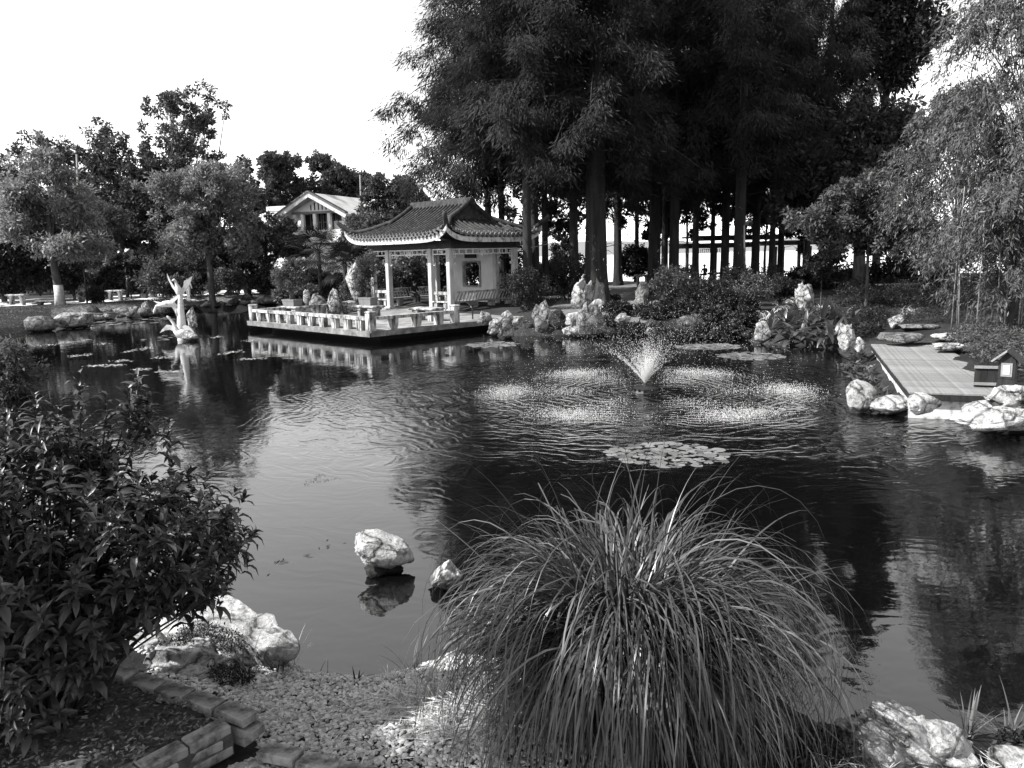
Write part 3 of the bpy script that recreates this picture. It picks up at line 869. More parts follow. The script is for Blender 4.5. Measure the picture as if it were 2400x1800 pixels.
def railing(label, p, q, posts, nbal):
    """p, q in the terrace frame"""
    t = thing('stone_railing', label, 'railing', (PLAT.x, PLAT.y, 0), R45, 'low white stone railings round the terrace')
    p, q = Vector((p[0], p[1], 0)), Vector((q[0], q[1], 0))
    d = (q - p); L = d.length; d.normalize()
    for s in posts: post(p + d * s, t)
    lo, hi = (posts[0] if posts else 0), (posts[-1] if posts else L)
    m2 = MB(); m2.bar(p + d * 0.16 + Vector((0, 0, FL + 0.46)), p + d * (L - 0.16) + Vector((0, 0, FL + 0.46)), 0.26, 0.12); m2.build('top_rail', M_rail, t)
    ang = math.atan2(d.y, d.x)
    for i in range(nbal):
        s = L * (i + 0.75) / (nbal + 0.5)
        m2 = MB()
        # a pair of slabs: a straight one and a swelling one
        c = p + d * s
        R3 = Matrix.Rotation(ang, 3, 'Z')
        m2.box(c + d * -0.13 + Vector((0, 0, FL + 0.2)), (0.07, 0.2, 0.395), R3)
        prof_ = [(0.13, 0.0), (0.17, 0.1), (0.19, 0.22), (0.2, 0.395)]
        V = []
        for w_, z in prof_:
            for sx, sy in ((-0.06, -1), (w_, -1), (w_, 1), (-0.06, 1)): V.append(c + R3 @ Vector((sx, sy * 0.1, 0)) + Vector((0, 0, FL + z + 0.002)))
        F = [(3, 2, 1, 0), (12, 13, 14, 15)] + [(r * 4 + k, r * 4 + (k + 1) % 4, r * 4 + 4 + (k + 1) % 4, r * 4 + 4 + k) for r in range(3) for k in range(4)]
        m2.add(V, F); m2.build('baluster', M_rail, t)
    return t
railing('long low white stone railing along the front edge of the terrace', (-0.2, 0.1), (-LP + 0.1, 0.1), [0, LP - 0.3], 10)
railing('short stained stone railing on the right edge of the terrace, ending near the rocks', (-0.2, 0.26), (-0.2, 4.15), [3.9], 3)
railing('low white stone railing on the far left side of the terrace before an upright rock', (-LP + 0.1, 0.26), (-LP + 0.1, 4.4), [4.1], 3)

# ------------------------------------------------------------------ stone tables
def stone_table(label, loc, rot, L=1.5, Wd=0.75, h=0.55, group='white stone display tables', name='stone_table', mat=None):
    t = thing(name, label, 'table', loc, rot, group)
    mat = mat or M_rail
    m2 = MB(); m2.box((0, 0, h - 0.05), (L, Wd, 0.1), bev=0.03); m2.build('table_top', mat, t)
    for s in (-1, 1):
        m2 = MB(); m2.box((s * L * 0.27, 0, (h - 0.1) / 2), (L * 0.13, Wd * 0.66, h - 0.1)); m2.box((s * L * 0.27, 0, h - 0.15), (L * 0.2, Wd * 0.78, 0.098)); m2.build('table_leg', mat, t)
    return t
tA, tB, tC = G(688, 745, FL), G(865, 744, FL), G(1000, 751, FL)
TR = R45 + 0.12
stone_table('white stone table at the left of the terrace under a bushy potted tree', tA, TR)
stone_table('white stone table in the middle of the terrace under a tall potted pine', tB, TR)
stone_table('white stone table in front of the near pavilion column with nothing on it', tC, TR)

# ------------------------------------------------------------------ potted trees
def bonsai(label, loc, seed, pot=(0.9, 0.55, 0.3), height=1.7, ells=None, mat=None, per=60, clumps=40, leaf=0.09, group='potted garden trees', round_pot=False, trunk=0.07, rotz=None, potmat=None, name='potted_tree'):
    g = np.random.default_rng(seed)
    t = thing(name, label, 'potted tree', loc, TR if rotz is None else rotz, group)
    m2 = MB()
    if round_pot:
        m2.lathe([(pot[0] * 0.33, 0), (pot[0] * 0.48, pot[2] * 0.85), (pot[0] * 0.52, pot[2] * 0.88), (pot[0] * 0.52, pot[2]), (pot[0] * 0.45, pot[2]), (pot[0] * 0.44, pot[2] - 0.05)], 16)
    else:
        m2.box((0, 0, pot[2] / 2), (pot[0] * 0.86, pot[1] * 0.86, pot[2]), taper=1.12)
        m2.box((0, 0, pot[2] - 0.02), (pot[0], pot[1], 0.06))
    m2.build('pot', potmat or M_potg, t)
    cl = ellipsoid_clumps(g, ells, clumps, (0.2, 0.34), 0.5)
    V, Q, tone = clump_crown(seed, cl, per, leaf, up=0.4, aspect=0.4)
    link('foliage', mesh_np('foliage', V, Q, tone), mat or L_fuzzy, t)
    m2 = MB()
    top = Vector(np.asarray(ells)[:, :3].mean(0))
    pts = [Vector((0, 0, pot[2] - 0.05))]
    for k in range(1, 5):
        f = k / 4
        pts.append(Vector((top.x * f + g.normal() * 0.07, top.y * f + g.normal() * 0.07, pot[2] + (top.z - pot[2]) * f)))
    m2.tube(pts, [trunk * 1.4, trunk, trunk * 0.8, trunk * 0.6, trunk * 0.3], 7)
    for k in g.choice(len(cl), 9, replace=False):
        a = pts[int(g.integers(1, 4))]
        m2.tube([a, a.lerp(Vector(cl[k, :3]), 0.5) + Vector((0, 0, 0.05)), Vector(cl[k, :3])], [trunk * 0.5, trunk * 0.3, trunk * 0.12], 5)
    m2.build('trunk', M_barkg, t, True)
    return t
bonsai('bushy round potted tree standing on the left terrace table', tA + Vector((0, 0, 0.55)), 31, height=2.2, clumps=70, per=80, leaf=0.11,
       ells=[(0, 0, 1.35, 0.95, 0.8, 0.6), (0.25, 0, 1.9, 0.6, 0.6, 0.45), (-0.8, 0, 1.1, 0.5, 0.5, 0.35)], trunk=0.1)
bonsai('tall dark potted pine standing on the middle terrace table', tB + Vector((0, 0, 0.55)), 32, pot=(0.85, 0.5, 0.35), clumps=64, per=80, leaf=0.1, mat=L_mid,
       ells=[(-0.1, 0, 1.2, 0.6, 0.6, 0.6), (0.1, 0, 1.95, 0.6, 0.6, 0.5), (-0.4, 0, 0.85, 0.5, 0.4, 0.25)], trunk=0.09)
# small information stand
q = G(1108, 748, FL)
t = thing('information_stand', 'small black information stand on a thin post beside the terrace end post', 'sign', (q.x, q.y, FL), R45 + PI / 2)
m_ = MB(); m_.tube([(0, 0, 0), (0, 0, 0.62)], 0.03, 8); m_.build('post', M_black, t)
m_ = MB(); m_.box((0, 0, 0.68), (0.5, 0.36, 0.03), Matrix.Rotation(0.5, 3, 'X')); m_.build('panel', M_black, t)
# ------------------------------------------------------------------ rocks
_ico = {}
def ico(sub):
    if sub not in _ico:
        b = bmesh.new(); bmesh.ops.create_icosphere(b, subdivisions=sub, radius=1)
        _ico[sub] = (np.array([v.co for v in b.verts]), [tuple(v.index for v in f.verts) for f in b.faces]); b.free()
    return _ico[sub]
def rock_mesh(size, seed, sub=4, rough=0.35, pits=0.25, flat=0.0, name='rock', ang=0.85, warp=0.42):
    V, F = ico(sub)
    r = np.random.default_rng(seed)
    o = Vector(r.random(3) * 90)
    out_ = []
    # a few cutting planes give broken faces
    cuts = [(Vector(unit(r.normal(size=3))), 0.52 + 0.34 * r.random()) for _ in range(13)]
    for v in V:
        p = Vector(v)
        p = p + noise.noise_vector(p * 1.4 + o) * warp
        n1 = noise.noise(p * 1.1 + o); n2 = noise.noise(p * 2.6 + o); n3 = noise.noise(p * 6 + o)
        rid = 1 - abs(noise.noise(p * 3.3 + o * 1.7)) * 2
        d = 1 + rough * (0.9 * n1 + 0.6 * n2 + 0.16 * n3 + 0.05 * noise.noise(p * 12 + o)) - 0.10 * max(0, 1 - abs(noise.noise(p * 1.7 + o * 2.3)) * 13) - pits * (max(0, rid - 0.5) * 1.1 + 0.35 * max(0, 0.35 - abs(noise.noise(p * 4.7 + o * 0.6)) * 2.2))
        q = p * d
        for n, h in cuts:
            e = q.dot(n) - h
            if e > 0: q -= n * e * ang
        if flat and q.z > 1 - flat: q.z = 1 - flat + (q.z - 1 + flat) * 0.12
        out_.append((q.x * size[0], q.y * size[1], q.z * size[2]))
    me = bpy.data.meshes.new(name)
    me.from_pydata(out_, [], F)
    me.polygons.foreach_set('use_smooth', np.ones(len(F), dtype=bool))
    me.update()
    return me
ROCKN = [0]
def rock(label, loc, size, seed, mat=None, group=None, sub=3, rotz=0.0, rough=0.35, pits=0.3, flat=0.0, name='rock', tilt=(0, 0), ang=0.85):
    o = link(name, rock_mesh(size, seed, sub, rough, pits, flat, name, ang), mat or M_rock)
    o.location = loc; o.rotation_euler = (tilt[0], tilt[1], rotz)
    return tag(o, label, 'rock', group)
def rockpx(label, x0, y0, x1, y1, seed, z=None, mat=None, group=None, deep=0.8, sub=4, sink=0.12, Y=None, **k):
    """a rock whose outline fills the pixel box at the depth of its foot; z: height of the ground it stands on"""
    cx = (x0 + x1) / 2
    g = G(cx, y1, z) if Y is None else W(cx, y1, Y)
    s = (g - Vector((0, 0, CAM_H))).length / math.hypot(FPX, 0)
    w = (x1 - x0) * s; h = (y1 - y0) * s
    hz = h * (1 + sink) / 2
    return rock(label, (g.x, g.y + w * deep * 0.2, g.z + h - hz), (w / 2 * 1.24, w / 2 * deep * 1.2, hz * 1.18), seed, mat, group, sub, **k)

GR = 'scholar rocks along the far bank'
# the pale rockery in the middle
rockpx('tall white pitted scholar rock with two peaks crowning the rockery', 1338, 658, 1392, 722, 1, 0.62, sub=4, pits=0.6, rough=0.55, group=GR, sink=0.3, mat=M_rockw)
rockpx('white rounded rock on the right shoulder of the central rockery', 1378, 702, 1418, 742, 2, 0.45, sub=4, pits=0.5, rough=0.45, group=GR, mat=M_rockw)
rockpx('white upright rock at the lower left of the central rockery', 1322, 728, 1362, 774, 3, 0.1, sub=4, pits=0.45, group=GR, mat=M_rockw)
rockpx('pale flat rock at the waterline under the central rockery', 1322, 764, 1362, 790, 4, 0.0, sub=3, group=GR)
rockpx('grey broad rock filling the middle of the central rockery', 1346, 712, 1404, 790, 5, 0.02, M_rockg, sub=4, pits=0.5, group=GR)
rockpx('grey pitted rock at the right foot of the central rockery', 1386, 740, 1424, 788, 6, 0.0, M_rockg, sub=4, pits=0.5, group=GR)
rockpx('small pale pyramid rock on the bank right of the central rockery', 1436, 734, 1478, 766, 7, 0.3, sub=3, group=GR)
# the darker stack left of it
rockpx('dark grey upright rock leaning on the bank below the azalea stump', 1246, 712, 1272, 752, 8, 0.35, M_rockg, sub=3, group=GR, pits=0.5)
rockpx('dark pitted upright rock beside the rock below the azalea stump', 1268, 702, 1292, 760, 9, 0.3, M_rockg, sub=3, group=GR, pits=0.5)
rockpx('dark mossy rock at the waterline under the two upright rocks', 1250, 742, 1284, 786, 10, 0.0, M_rockg, sub=3, group=GR)
rockpx('black mossy boulder on the bank between the two rockeries', 1284, 730, 1322, 784, 11, 0.0, M_rockd, sub=3, group=GR)
# retaining wall rocks right of the terrace
wallr = [(1118, 730, 1156, 762), (1150, 746, 1180, 768), (1146, 762, 1172, 788), (1172, 748, 1200, 774), (1178, 730, 1202, 754), (1176, 772, 1204, 794), (1200, 742, 1222, 764), (1168, 758, 1182, 780),
         (1196, 762, 1224, 786), (1218, 752, 1250, 782)]
wl_lab = ['smooth rounded boulder with a white cap beside the terrace end post', 'flat pale rock of the bank wall next to the rounded boulder', 'pale square rock at the waterline just right of the terrace',
          'jagged grey rock in the middle of the bank wall', 'small pale rock topping the bank wall', 'bright white rock at the foot of the bank wall', 'grey rock on the right end of the bank wall top',
          'dark rock wedged in the middle of the bank wall', 'dark rock at the waterline on the right end of the bank wall', 'black rock in shadow between bank wall and dark stack']
for i, (b, l) in enumerate(zip(wallr, wl_lab)):
    rockpx(l, *b, 40 + i, [0.5, 0.45, 0.0, 0.35, 0.5, 0.0, 0.5, 0.2, 0.0, 0.05][i], M_rock if i in (2, 4, 5, 1) else (M_rockg if i < 8 else M_rockd), GR, sub=3)
rockpx('tall brown standing stone beside the garden path', 1492, 660, 1522, 712, 21, 0.62, M_rockg, sub=3, group=GR, pits=0.5, rough=0.25)
rockpx('pale bumpy rock at the foot of the standing stone', 1488, 698, 1520, 738, 22, 0.5, M_rockg, sub=3, group=GR, pits=0.5)
rockpx('round grey rock right of the bumpy rock below the shrubs', 1516, 704, 1550, 736, 23, 0.5, M_rockg, sub=3, group=GR, pits=0.5)
rockpx('pale weathered rock rising above the shrubs by the stone table', 1520, 617, 1570, 668, 24, 0.9, M_rock, sub=4, group=GR, pits=0.6, rough=0.5)
rockpx('dark domed rock under the shrubs on the right bank', 1612, 696, 1652, 736, 25, 0.4, M_rockd, sub=3, group=GR)
rockpx('dark forked rock on the bank left of the strap leaved plants', 1680, 714, 1716, 746, 26, 0.35, M_rockg, sub=3, group=GR, rough=0.5)
rockpx('small white rock at the waterline left of the canna bed', 1720, 770, 1746, 796, 27, 0.0, M_rock, sub=3, group=GR)
rockpx('dark mossy boulder on the wet bank behind the spray, right', 1590, 738, 1650, 790, 28, 0.0, M_rockd, sub=3, group=GR)
rockpx('dark mossy boulder on the wet bank behind the spray, left', 1500, 748, 1560, 788, 29, 0.0, M_rockd, sub=3, group=GR)
rockpx('pale rock under the strap leaves at the left end of the canna bed', 1772, 750, 1806, 806, 30, 0.0, M_rock, sub=3, group=GR)
rockpx('large pale rock behind the strap leaves in the canna bed', 1862, 668, 1906, 726, 31, 0.6, M_rock, sub=4, group=GR, pits=0.5, rough=0.5)
# pier rocks
GP = 'white rocks round the wooden pier'
rockpx('white hooked rock standing at the far left corner of the pier', 1968, 772, 2010, 824, 32, 0.35, sub=4, group=GP, pits=0.6, rough=0.5, Y=19.8, mat=M_rockw)
rockpx('pale low rock behind the hooked rock at the pier corner', 2002, 796, 2030, 820, 33, 0.4, sub=3, group=GP, Y=20.3, mat=M_rockw)
rockpx('big white block of rock at the pond side of the ground cover by the pier', 1984, 900, 2058, 968, 34, 0.0, sub=4, group=GP, pits=0.35, mat=M_rockw)
rockpx('white low rock sloping into the water left of the pier wall', 2046, 930, 2145, 974, 35, 0.0, sub=4, group=GP, pits=0.35, mat=M_rockw)
rockpx('rounded white rock leaning on the front wall of the pier', 2136, 922, 2192, 972, 36, 0.0, sub=4, group=GP, pits=0.35, Y=13.3, mat=M_rockw)
rockpx('flat pale rock at the right end of the pier wall', 2278, 948, 2350, 980, 37, 0.0, sub=3, group=GP, Y=13.2, mat=M_rockw)
rockpx('knobbly white rock with deep hollows at the right of the pier', 2338, 918, 2440, 985, 38, 0.08, sub=4, group=GP, pits=0.8, rough=0.5, Y=12.9, mat=M_rockw)
rockpx('long low white rock lying in the water right of the pier', 2282, 968, 2440, 1012, 39, 0.0, sub=4, group=GP, pits=0.45, Y=12.3, mat=M_rockw)
for k, (b, l) in enumerate([((2062, 782, 2180, 804), 'long flat pale stone slab stepping off the far end of the pier'), ((2085, 742, 2120, 768), 'pale rounded rock left of the stepping stones'),
                            ((2200, 784, 2300, 800), 'flat white stepping stone leading right from the pier'), ((2268, 766, 2300, 790), 'grey upright stone at the edge of the bamboo'),
                            ((2205, 806, 2270, 822), 'low white stone beside the far right corner of the pier'), ((2120, 760, 2210, 774), 'broad grey stepping stone behind the pier')]):
    rockpx(l, *b, 60 + k, 0.55, M_rock if k in (1, 2, 4) else M_rockg, GP, sub=3, flat=0.35 if k in (0, 2, 4, 5) else 0)
# left bank rocks
GL = 'rocks lining the far left bank'
lb_ = [(118, 735, 205, 770), (205, 722, 235, 750), (235, 725, 262, 748), (262, 722, 300, 746), (300, 720, 322, 744), (328, 712, 350, 738), (350, 708, 385, 728), (60, 748, 112, 778),
       (500, 690, 530, 715), (530, 684, 560, 712), (560, 690, 596, 716), (600, 694, 650, 716), (640, 690, 676, 712), (466, 706, 500, 722)]
ll = ['wide white slab of rock overhanging the left bank', 'dark stone in the bank next to the white overhanging slab', 'flat grey stone layered in the left bank', 'pale pitted stone in the middle of the left bank', 'small pale stone standing in the left bank',
      'white upright stone in the left bank before the swan sculpture', 'grey flat stone in the bank just left of the swan sculpture', 'grey stone in the bank at the edge of the left shrub', 'layered dark stone in the bank right of the sculpture',
      'grey layered stone in the bank behind the terrace end', 'dark rough stone in the bank close to the terrace end post', 'pale flat stone on the bank behind the terrace railing', 'grey stone on the bank behind the left terrace table', 'low mossy stone in the bank right of the sculpture']
for k, (b, l) in enumerate(zip(lb_, ll)):
    rockpx(l, *b, 80 + k, 0.0, [M_rock, M_rockd, M_rockg, M_rockg, M_rockg, M_rock, M_rockg, M_rockg, M_rockd, M_rockg, M_rockd, M_rockg, M_rockg, M_rockd][k], GL, sub=3, flat=0.3 if k in (0, 2, 6, 8) else 0)
rockpx('tall pale standing stone behind the left terrace railing', 764, 678, 800, 742, 101, 0.4, M_rock, None, sub=4, rough=0.2, pits=0.4, Y=38.2)
rockpx('slim pale stone standing left of the tall standing stone', 710, 678, 728, 712, 102, 0.5, M_rock, None, sub=3, Y=40)
rockpx('mossy grey rock mound behind the left terrace table', 722, 690, 766, 734, 103, 0.3, M_rockg, None, sub=3, Y=39.3)
rockpx('white hollow scholar rock half hidden by the potted pine', 818, 608, 850, 700, 104, 0.6, M_rock, None, sub=4, pits=0.7, rough=0.5, Y=41)
rockpx('small pale stones at the foot of the pine table', 800, 706, 834, 734, 105, 0.45, M_rock, None, sub=3, Y=38.6)
rockpx('white rock mound seen through the trees beyond the left lawn', 205, 598, 300, 640, 106, 0.8, M_rock, None, sub=4, pits=0.8, rough=0.6, Y=66)
rockpx('pale rock mound behind the left bank tables', 100, 618, 150, 650, 107, 0.8, M_rock, None, sub=3, pits=0.6, Y=64)
rockpx('tall thin pale stone behind the clipped shrubs of the left bank', 520, 618, 532, 645, 108, 0.8, M_rock, None, sub=3, Y=60)
rockpx('low pale stone on the lawn behind the flower pots', 515, 662, 535, 672, 109, 0.65, M_rock, None, sub=3, Y=58)

# rows of small bank stones set right at the water's edge
def edge_stones(pix, n, seed, label, group, size, mats):
    g = np.random.default_rng(seed)
    P = [Vector((*shore(*p), 0)) for p in pix]
    seg = [(P[i + 1] - P[i]).length for i in range(len(P) - 1)]; tot = sum(seg)
    var = [rock_mesh((1, 0.8, 0.75), seed * 10 + k, 3, 0.4, 0.35) for k in range(6)]
    for m_ in var: pass
    for k in range(n):
        s_ = tot * (k + 0.3 + 0.4 * g.random()) / n; i = 0
        while i < len(seg) - 1 and s_ > seg[i]: s_ -= seg[i]; i += 1
        p = P[i].lerp(P[i + 1], s_ / seg[i])
        me = var[k % 6]
        if k >= 6 or me.materials: pass
        mt = mats[int(g.integers(len(mats)))]
        if not me.materials: me.materials.append(mt)
        o = link('rock', me)
        r = size * (0.5 + 0.8 * g.random())
        o.location = (p.x + g.normal() * 0.1, p.y + g.normal() * 0.12, 0.05 + 0.25 * r + 0.12 * g.random()); o.scale = (r, r * 0.8, r * (0.5 + 0.5 * g.random())); o.rotation_euler = (g.normal() * 0.2, g.normal() * 0.2, g.random() * 6.28)
        tag(o, label, 'rock', group)
edge_stones([(90, 768), (200, 755), (310, 747), (400, 737), (440, 728), (490, 722), (600, 717), (650, 713)], 34, 7, 'grey bank stone set in the low stone edging of the far left shore', 'stones edging the far left shore', 0.5, [M_rockg, M_rockd, M_rock])
edge_stones([(1420, 785), (1480, 788), (1600, 790), (1700, 792), (1760, 800)], 14, 8, 'dark wet stone at the waterline behind the fountain spray', 'wet stones behind the spray', 0.4, [M_rockg, M_rockd, M_rockd])
# foreground rocks
def fgrock(label, loc, size, seed, mat=M_rock, **k):
    return rock(label, loc, size, seed, mat, None, **k)
# rock standing in the water on a dark pedestal
q = G(905, 1340, 0)
RW = thing('pond_rock', 'white blocky rock balanced on a dark stub in the calm water', 'rock', (q.x, q.y, 0))
def pond_rock():
    V, F = ico(5)
    rs = np.random.default_rng(23)
    cuts = [(Vector(unit(np.array(n, float))), h) for n, h in [((0.35, -0.1, 0.9), 0.78), ((-0.55, -0.2, 0.8), 0.86), ((0.9, -0.5, 0.1), 0.86), ((0.75, -0.55, -0.4), 0.8), ((-0.9, -0.45, 0.1), 0.88), ((-0.2, -1, 0.1), 0.8), ((0.3, -0.9, -0.5), 0.84),
             ((-0.6, 0.2, -0.8), 0.8), ((0.5, 0.1, -0.9), 0.86), ((0.9, 0.3, 0.5), 0.84), ((0, 0.9, 0.4), 0.8), ((-0.75, -0.6, 0.55), 0.95)]]
    out_ = []
    for v in V:
        p = Vector(v)
        q = Vector([math.copysign(abs(c) ** 0.62, c) for c in p])
        for n, h in cuts:
            e = q.dot(n) - h
            if e > 0: q -= n * e * 0.95
        n1 = noise.noise(p * 1.7 + Vector((4, 9, 2))); n2 = noise.noise(p * 4.5 + Vector((1, 7, 5))); n3 = noise.noise(p * 11 + Vector((3, 1, 8)))
        cr = abs(noise.noise(p * 1.5 + Vector((8, 2, 5)))); cr2 = abs(noise.noise(p * 2.3 + Vector((2, 6, 1))))
        q *= 1 + 0.10 * n1 + 0.05 * n2 + 0.022 * n3 - 0.10 * max(0, 1 - cr * 16) - 0.06 * max(0, 1 - cr2 * 18)
        x, y, z = q.x * 0.305, q.y * 0.21, q.z * 0.165
        z -= 0.24 * x
        if z < 0: x *= 1 + 0.5 * z
        out_.append((x, y, z + 0.235))
    me = bpy.data.meshes.new('block'); me.from_pydata(out_, [], F)
    me.polygons.foreach_set('use_smooth', np.ones(len(F), dtype=bool)); me.update()
    return me
link('block', pond_rock(), M_rockw, RW)
o = link('stub', rock_mesh((0.17, 0.13, 0.1), 77, 4), M_rockd, RW); o.location = (0.0, 0.0, 0.03)
o = link('stub', rock_mesh((0.1, 0.1, 0.06), 78, 3), M_rockg, RW); o.location = (-0.1, -0.07, 0.04)
q = G(1040, 1385, 0)
fgrock('low white pitted rock in the water at the edge of the grass clump', (q.x + 0.02, q.y + 0.12, 0.08), (0.2, 0.2, 0.17), 12, M_rockw, sub=5, pits=0.3)
# flat slab jutting over the water
def slab_rock():
    """broad limestone ledge: an irregular plate, undercut at the water"""
    pix = [(360, 1420), (420, 1392), (500, 1392), (545, 1400), (600, 1432), (640, 1440), (660, 1470), (700, 1500), (694, 1522), (640, 1530), (560, 1510), (520, 1490), (450, 1475), (380, 1470)]
    zt = 0.30
    top = [G(px, py, zt) for px, py in pix]
    c = sum(top, Vector()) / len(top)
    n = len(top)
    m = 72
    outl = []
    for k in range(m):
        f = k / m * n; i = int(f); t_ = f - i
        p0, p1, p2, p3 = top[(i - 1) % n], top[i % n], top[(i + 1) % n], top[(i + 2) % n]
        outl.append(0.5 * ((2 * p1) + (p2 - p0) * t_ + (2 * p0 - 5 * p1 + 4 * p2 - p3) * t_ ** 2 + (3 * p1 - p0 - 3 * p2 + p3) * t_ ** 3))
    V, F = [], []
    rings = [(0.0, 0), (0.2, 0), (0.4, 0), (0.6, 0), (0.78, 0), (0.9, 0), (0.975, 0), (1.0, -0.012), (0.99, -0.045), (0.93, -0.085), (0.84, -0.12), (0.78, -0.2), (0.76, -0.4)]
    for f, dz in rings:
        for k in range(m):
            p = c.lerp(outl[k], f)
            nn = 0.05 * noise.noise(p * 2.5) + 0.035 * noise.noise(p * 7) + 0.018 * noise.noise(p * 19)
            st = 0.03 * round(2.2 * noise.noise(Vector((p.x * 1.6, p.y * 3, 4))))
            if dz < -0.03:
                w = 0.05 * noise.noise(Vector((p.x * 6, p.y * 6, dz * 9)))
                p = p + (p - c).normalized() * w
                V.append((p.x, p.y, zt + dz + nn * 0.6 + st * 0.8))
            else: V.append((p.x, p.y, zt + dz + nn * 0.8 + st * 0.8))
    for r in range(len(rings) - 1):
        for k in range(m):
            l = (k + 1) % m
            F.append((r * m + k, r * m + l, r * m + m + l, r * m + m + k))
    me = bpy.data.meshes.new('rock_ledge'); me.from_pydata([v for v in V], [], [f[::-1] for f in F])
    me.polygons.foreach_set('use_smooth', np.ones(len(F), dtype=bool)); me.update()
    o = link('rock_ledge', me, M_rockw)
    return tag(o, 'broad flat pale rock ledge jutting over the calm water beside the leafy shrub', 'rock')
slab_rock()
q = G(505, 1535, 0.3); fgrock('low pale rock on the bank right below the flat ledge', (q.x, q.y + 0.12, 0.2), (0.26, 0.2, 0.2), 14, sub=5, pits=0.35)
q = G(420, 1535, 0.35); fgrock('rounded pale rock half under the leafy shrub on the gravel edge', (q.x, q.y, 0.28), (0.36, 0.24, 0.17), 15, sub=5)
q = G(330, 1490, 0.35); fgrock('pale rock low in the shade between ledge and leafy shrub', (q.x, q.y, 0.24), (0.3, 0.25, 0.14), 16, sub=4)
q = G(2165, 1800, 0.28); fgrock('big rounded white rock with a peak at the near right bank', (q.x - 0.03, q.y + 0.2, 0.26), (0.41, 0.27, 0.25), 19, M_rockw, sub=5, pits=0.45, rough=0.4, ang=0.35)
q = G(2395, 1815, 0.3); fgrock('small rough pale rock in the near right corner', (q.x + 0.05, q.y + 0.15, 0.25), (0.17, 0.15, 0.14), 18, sub=5, pits=0.5)

# ------------------------------------------------------------------ swan sculpture
q = G(432, 797, 0)
SW = thing('swan_sculpture', 'white sculpture of three swans on a forked pillar standing in the pond', 'sculpture', (q.x, q.y, 0), -0.0)
def plate(outline, y0, y1, thick=0.05):
    V = []; n = len(outline)
    for s in (-1, 1):
        for i, (x, z) in enumerate(outline):
            f = i / (n - 1)
            V.append((x, y0 + (y1 - y0) * abs(x) + s * thick / 2, z))
    F = [tuple(range(n - 1, -1, -1)), tuple(range(n, 2 * n))] + [(i, (i + 1) % n, n + (i + 1) % n, n + i) for i in range(n)]
    return MB().add(V, F)
m_ = MB()
secs = [(-0.28, 0.16, -0.05), (-0.26, 0.14, 0.5), (-0.2, 0.11, 0.95), (-0.13, 0.09, 1.35), (-0.08, 0.07, 1.9)]
V, F = [], []
for a, b, z in secs:
    for k in range(12):
        an = 2 * PI * k / 12
        V.append(((a + b) / 2 + (b - a) / 2 * math.cos(an), 0.13 * math.sin(an), z))
for i in range(len(secs) - 1):
    for k in range(12): F.append((i * 12 + k, i * 12 + (k + 1) % 12, i * 12 + 12 + (k + 1) % 12, i * 12 + 12 + k))
m_.add(V, F + [tuple(48 + k for k in range(12))])
m_.tube([(-0.12, 0, 1.0), (-0.2, 0, 1.22), (-0.34, 0, 1.4), (-0.44, 0, 1.42)], [0.12, 0.1, 0.07, 0.05], 8)
m_.build('pillar', M_white, SW, True)
def swan(pts, rad):
    m2 = MB(); m2.tube(pts, rad, 10); return m2.build('swan', M_white, SW, True)
s1 = swan([(0.02, 0, 1.72), (-0.01, -0.02, 1.88), (-0.03, -0.04, 2.02), (-0.06, -0.06, 2.16), (-0.09, -0.08, 2.28), (-0.12, -0.1, 2.40), (-0.13, -0.15, 2.42), (-0.19, -0.22, 2.40)], [0.05, 0.13, 0.15, 0.09, 0.05, 0.05, 0.06, 0.015])
plate([(-0.06, 1.98), (-0.2, 2.14), (-0.34, 2.36), (-0.48, 2.68), (-0.44, 2.44), (-0.3, 2.12), (-0.1, 1.86)], -0.02, 0.15).build('wing', M_white, s1)
plate([(0.06, 1.96), (0.2, 2.3), (0.3, 2.4), (0.52, 2.55), (0.46, 2.36), (0.34, 2.14), (0.12, 1.86)], -0.02, 0.15).build('wing', M_white, s1)
s2 = swan([(-0.14, 0, 1.36), (-0.3, 0, 1.44), (-0.48, -0.02, 1.48), (-0.68, -0.04, 1.47), (-0.86, -0.06, 1.42), (-0.97, -0.07, 1.40), (-1.02, -0.08, 1.3), (-1.06, -0.1, 1.2), (-1.09, -0.12, 1.1)], [0.03, 0.1, 0.14, 0.12, 0.07, 0.05, 0.045, 0.05, 0.015])
plate([(-0.55, 1.54), (-0.4, 1.62), (-0.2, 1.78), (0.1, 1.9), (0.0, 1.76), (-0.2, 1.58), (-0.36, 1.44)], -0.1, 0.0).build('wing', M_white, s2)
plate([(-0.75, 1.5), (-0.95, 1.56), (-1.14, 1.6), (-1.0, 1.5), (-0.8, 1.44)], 0.05, 0.1).build('wing', M_white, s2)
s3 = swan([(0.32, -0.28, 0.24), (0.15, -0.3, 0.28), (-0.06, -0.32, 0.3), (-0.16, -0.34, 0.42), (-0.17, -0.35, 0.58), (-0.24, -0.36, 0.74), (-0.34, -0.36, 0.88), (-0.4, -0.38, 0.96), (-0.44, -0.42, 1.02)], [0.05, 0.18, 0.2, 0.12, 0.075, 0.055, 0.045, 0.05, 0.015])
plate([(-0.15, 0.48), (-0.3, 0.62), (-0.52, 0.66), (-0.7, 0.5), (-0.82, 0.34), (-0.6, 0.44), (-0.4, 0.46), (-0.2, 0.36)], -0.3, -0.3).build('wing', M_white, s3)
plate([(0.0, 0.5), (0.16, 0.62), (0.34, 0.58), (0.46, 0.46), (0.56, 0.3), (0.38, 0.42), (0.2, 0.42), (0.02, 0.34)], -0.26, -0.3).build('wing', M_white, s3)
rockpx('white rock with a hollow standing behind the swan sculpture', 440, 724, 462, 766, 110, 0.15, M_rock, None, sub=4, pits=0.7, Y=33.2)
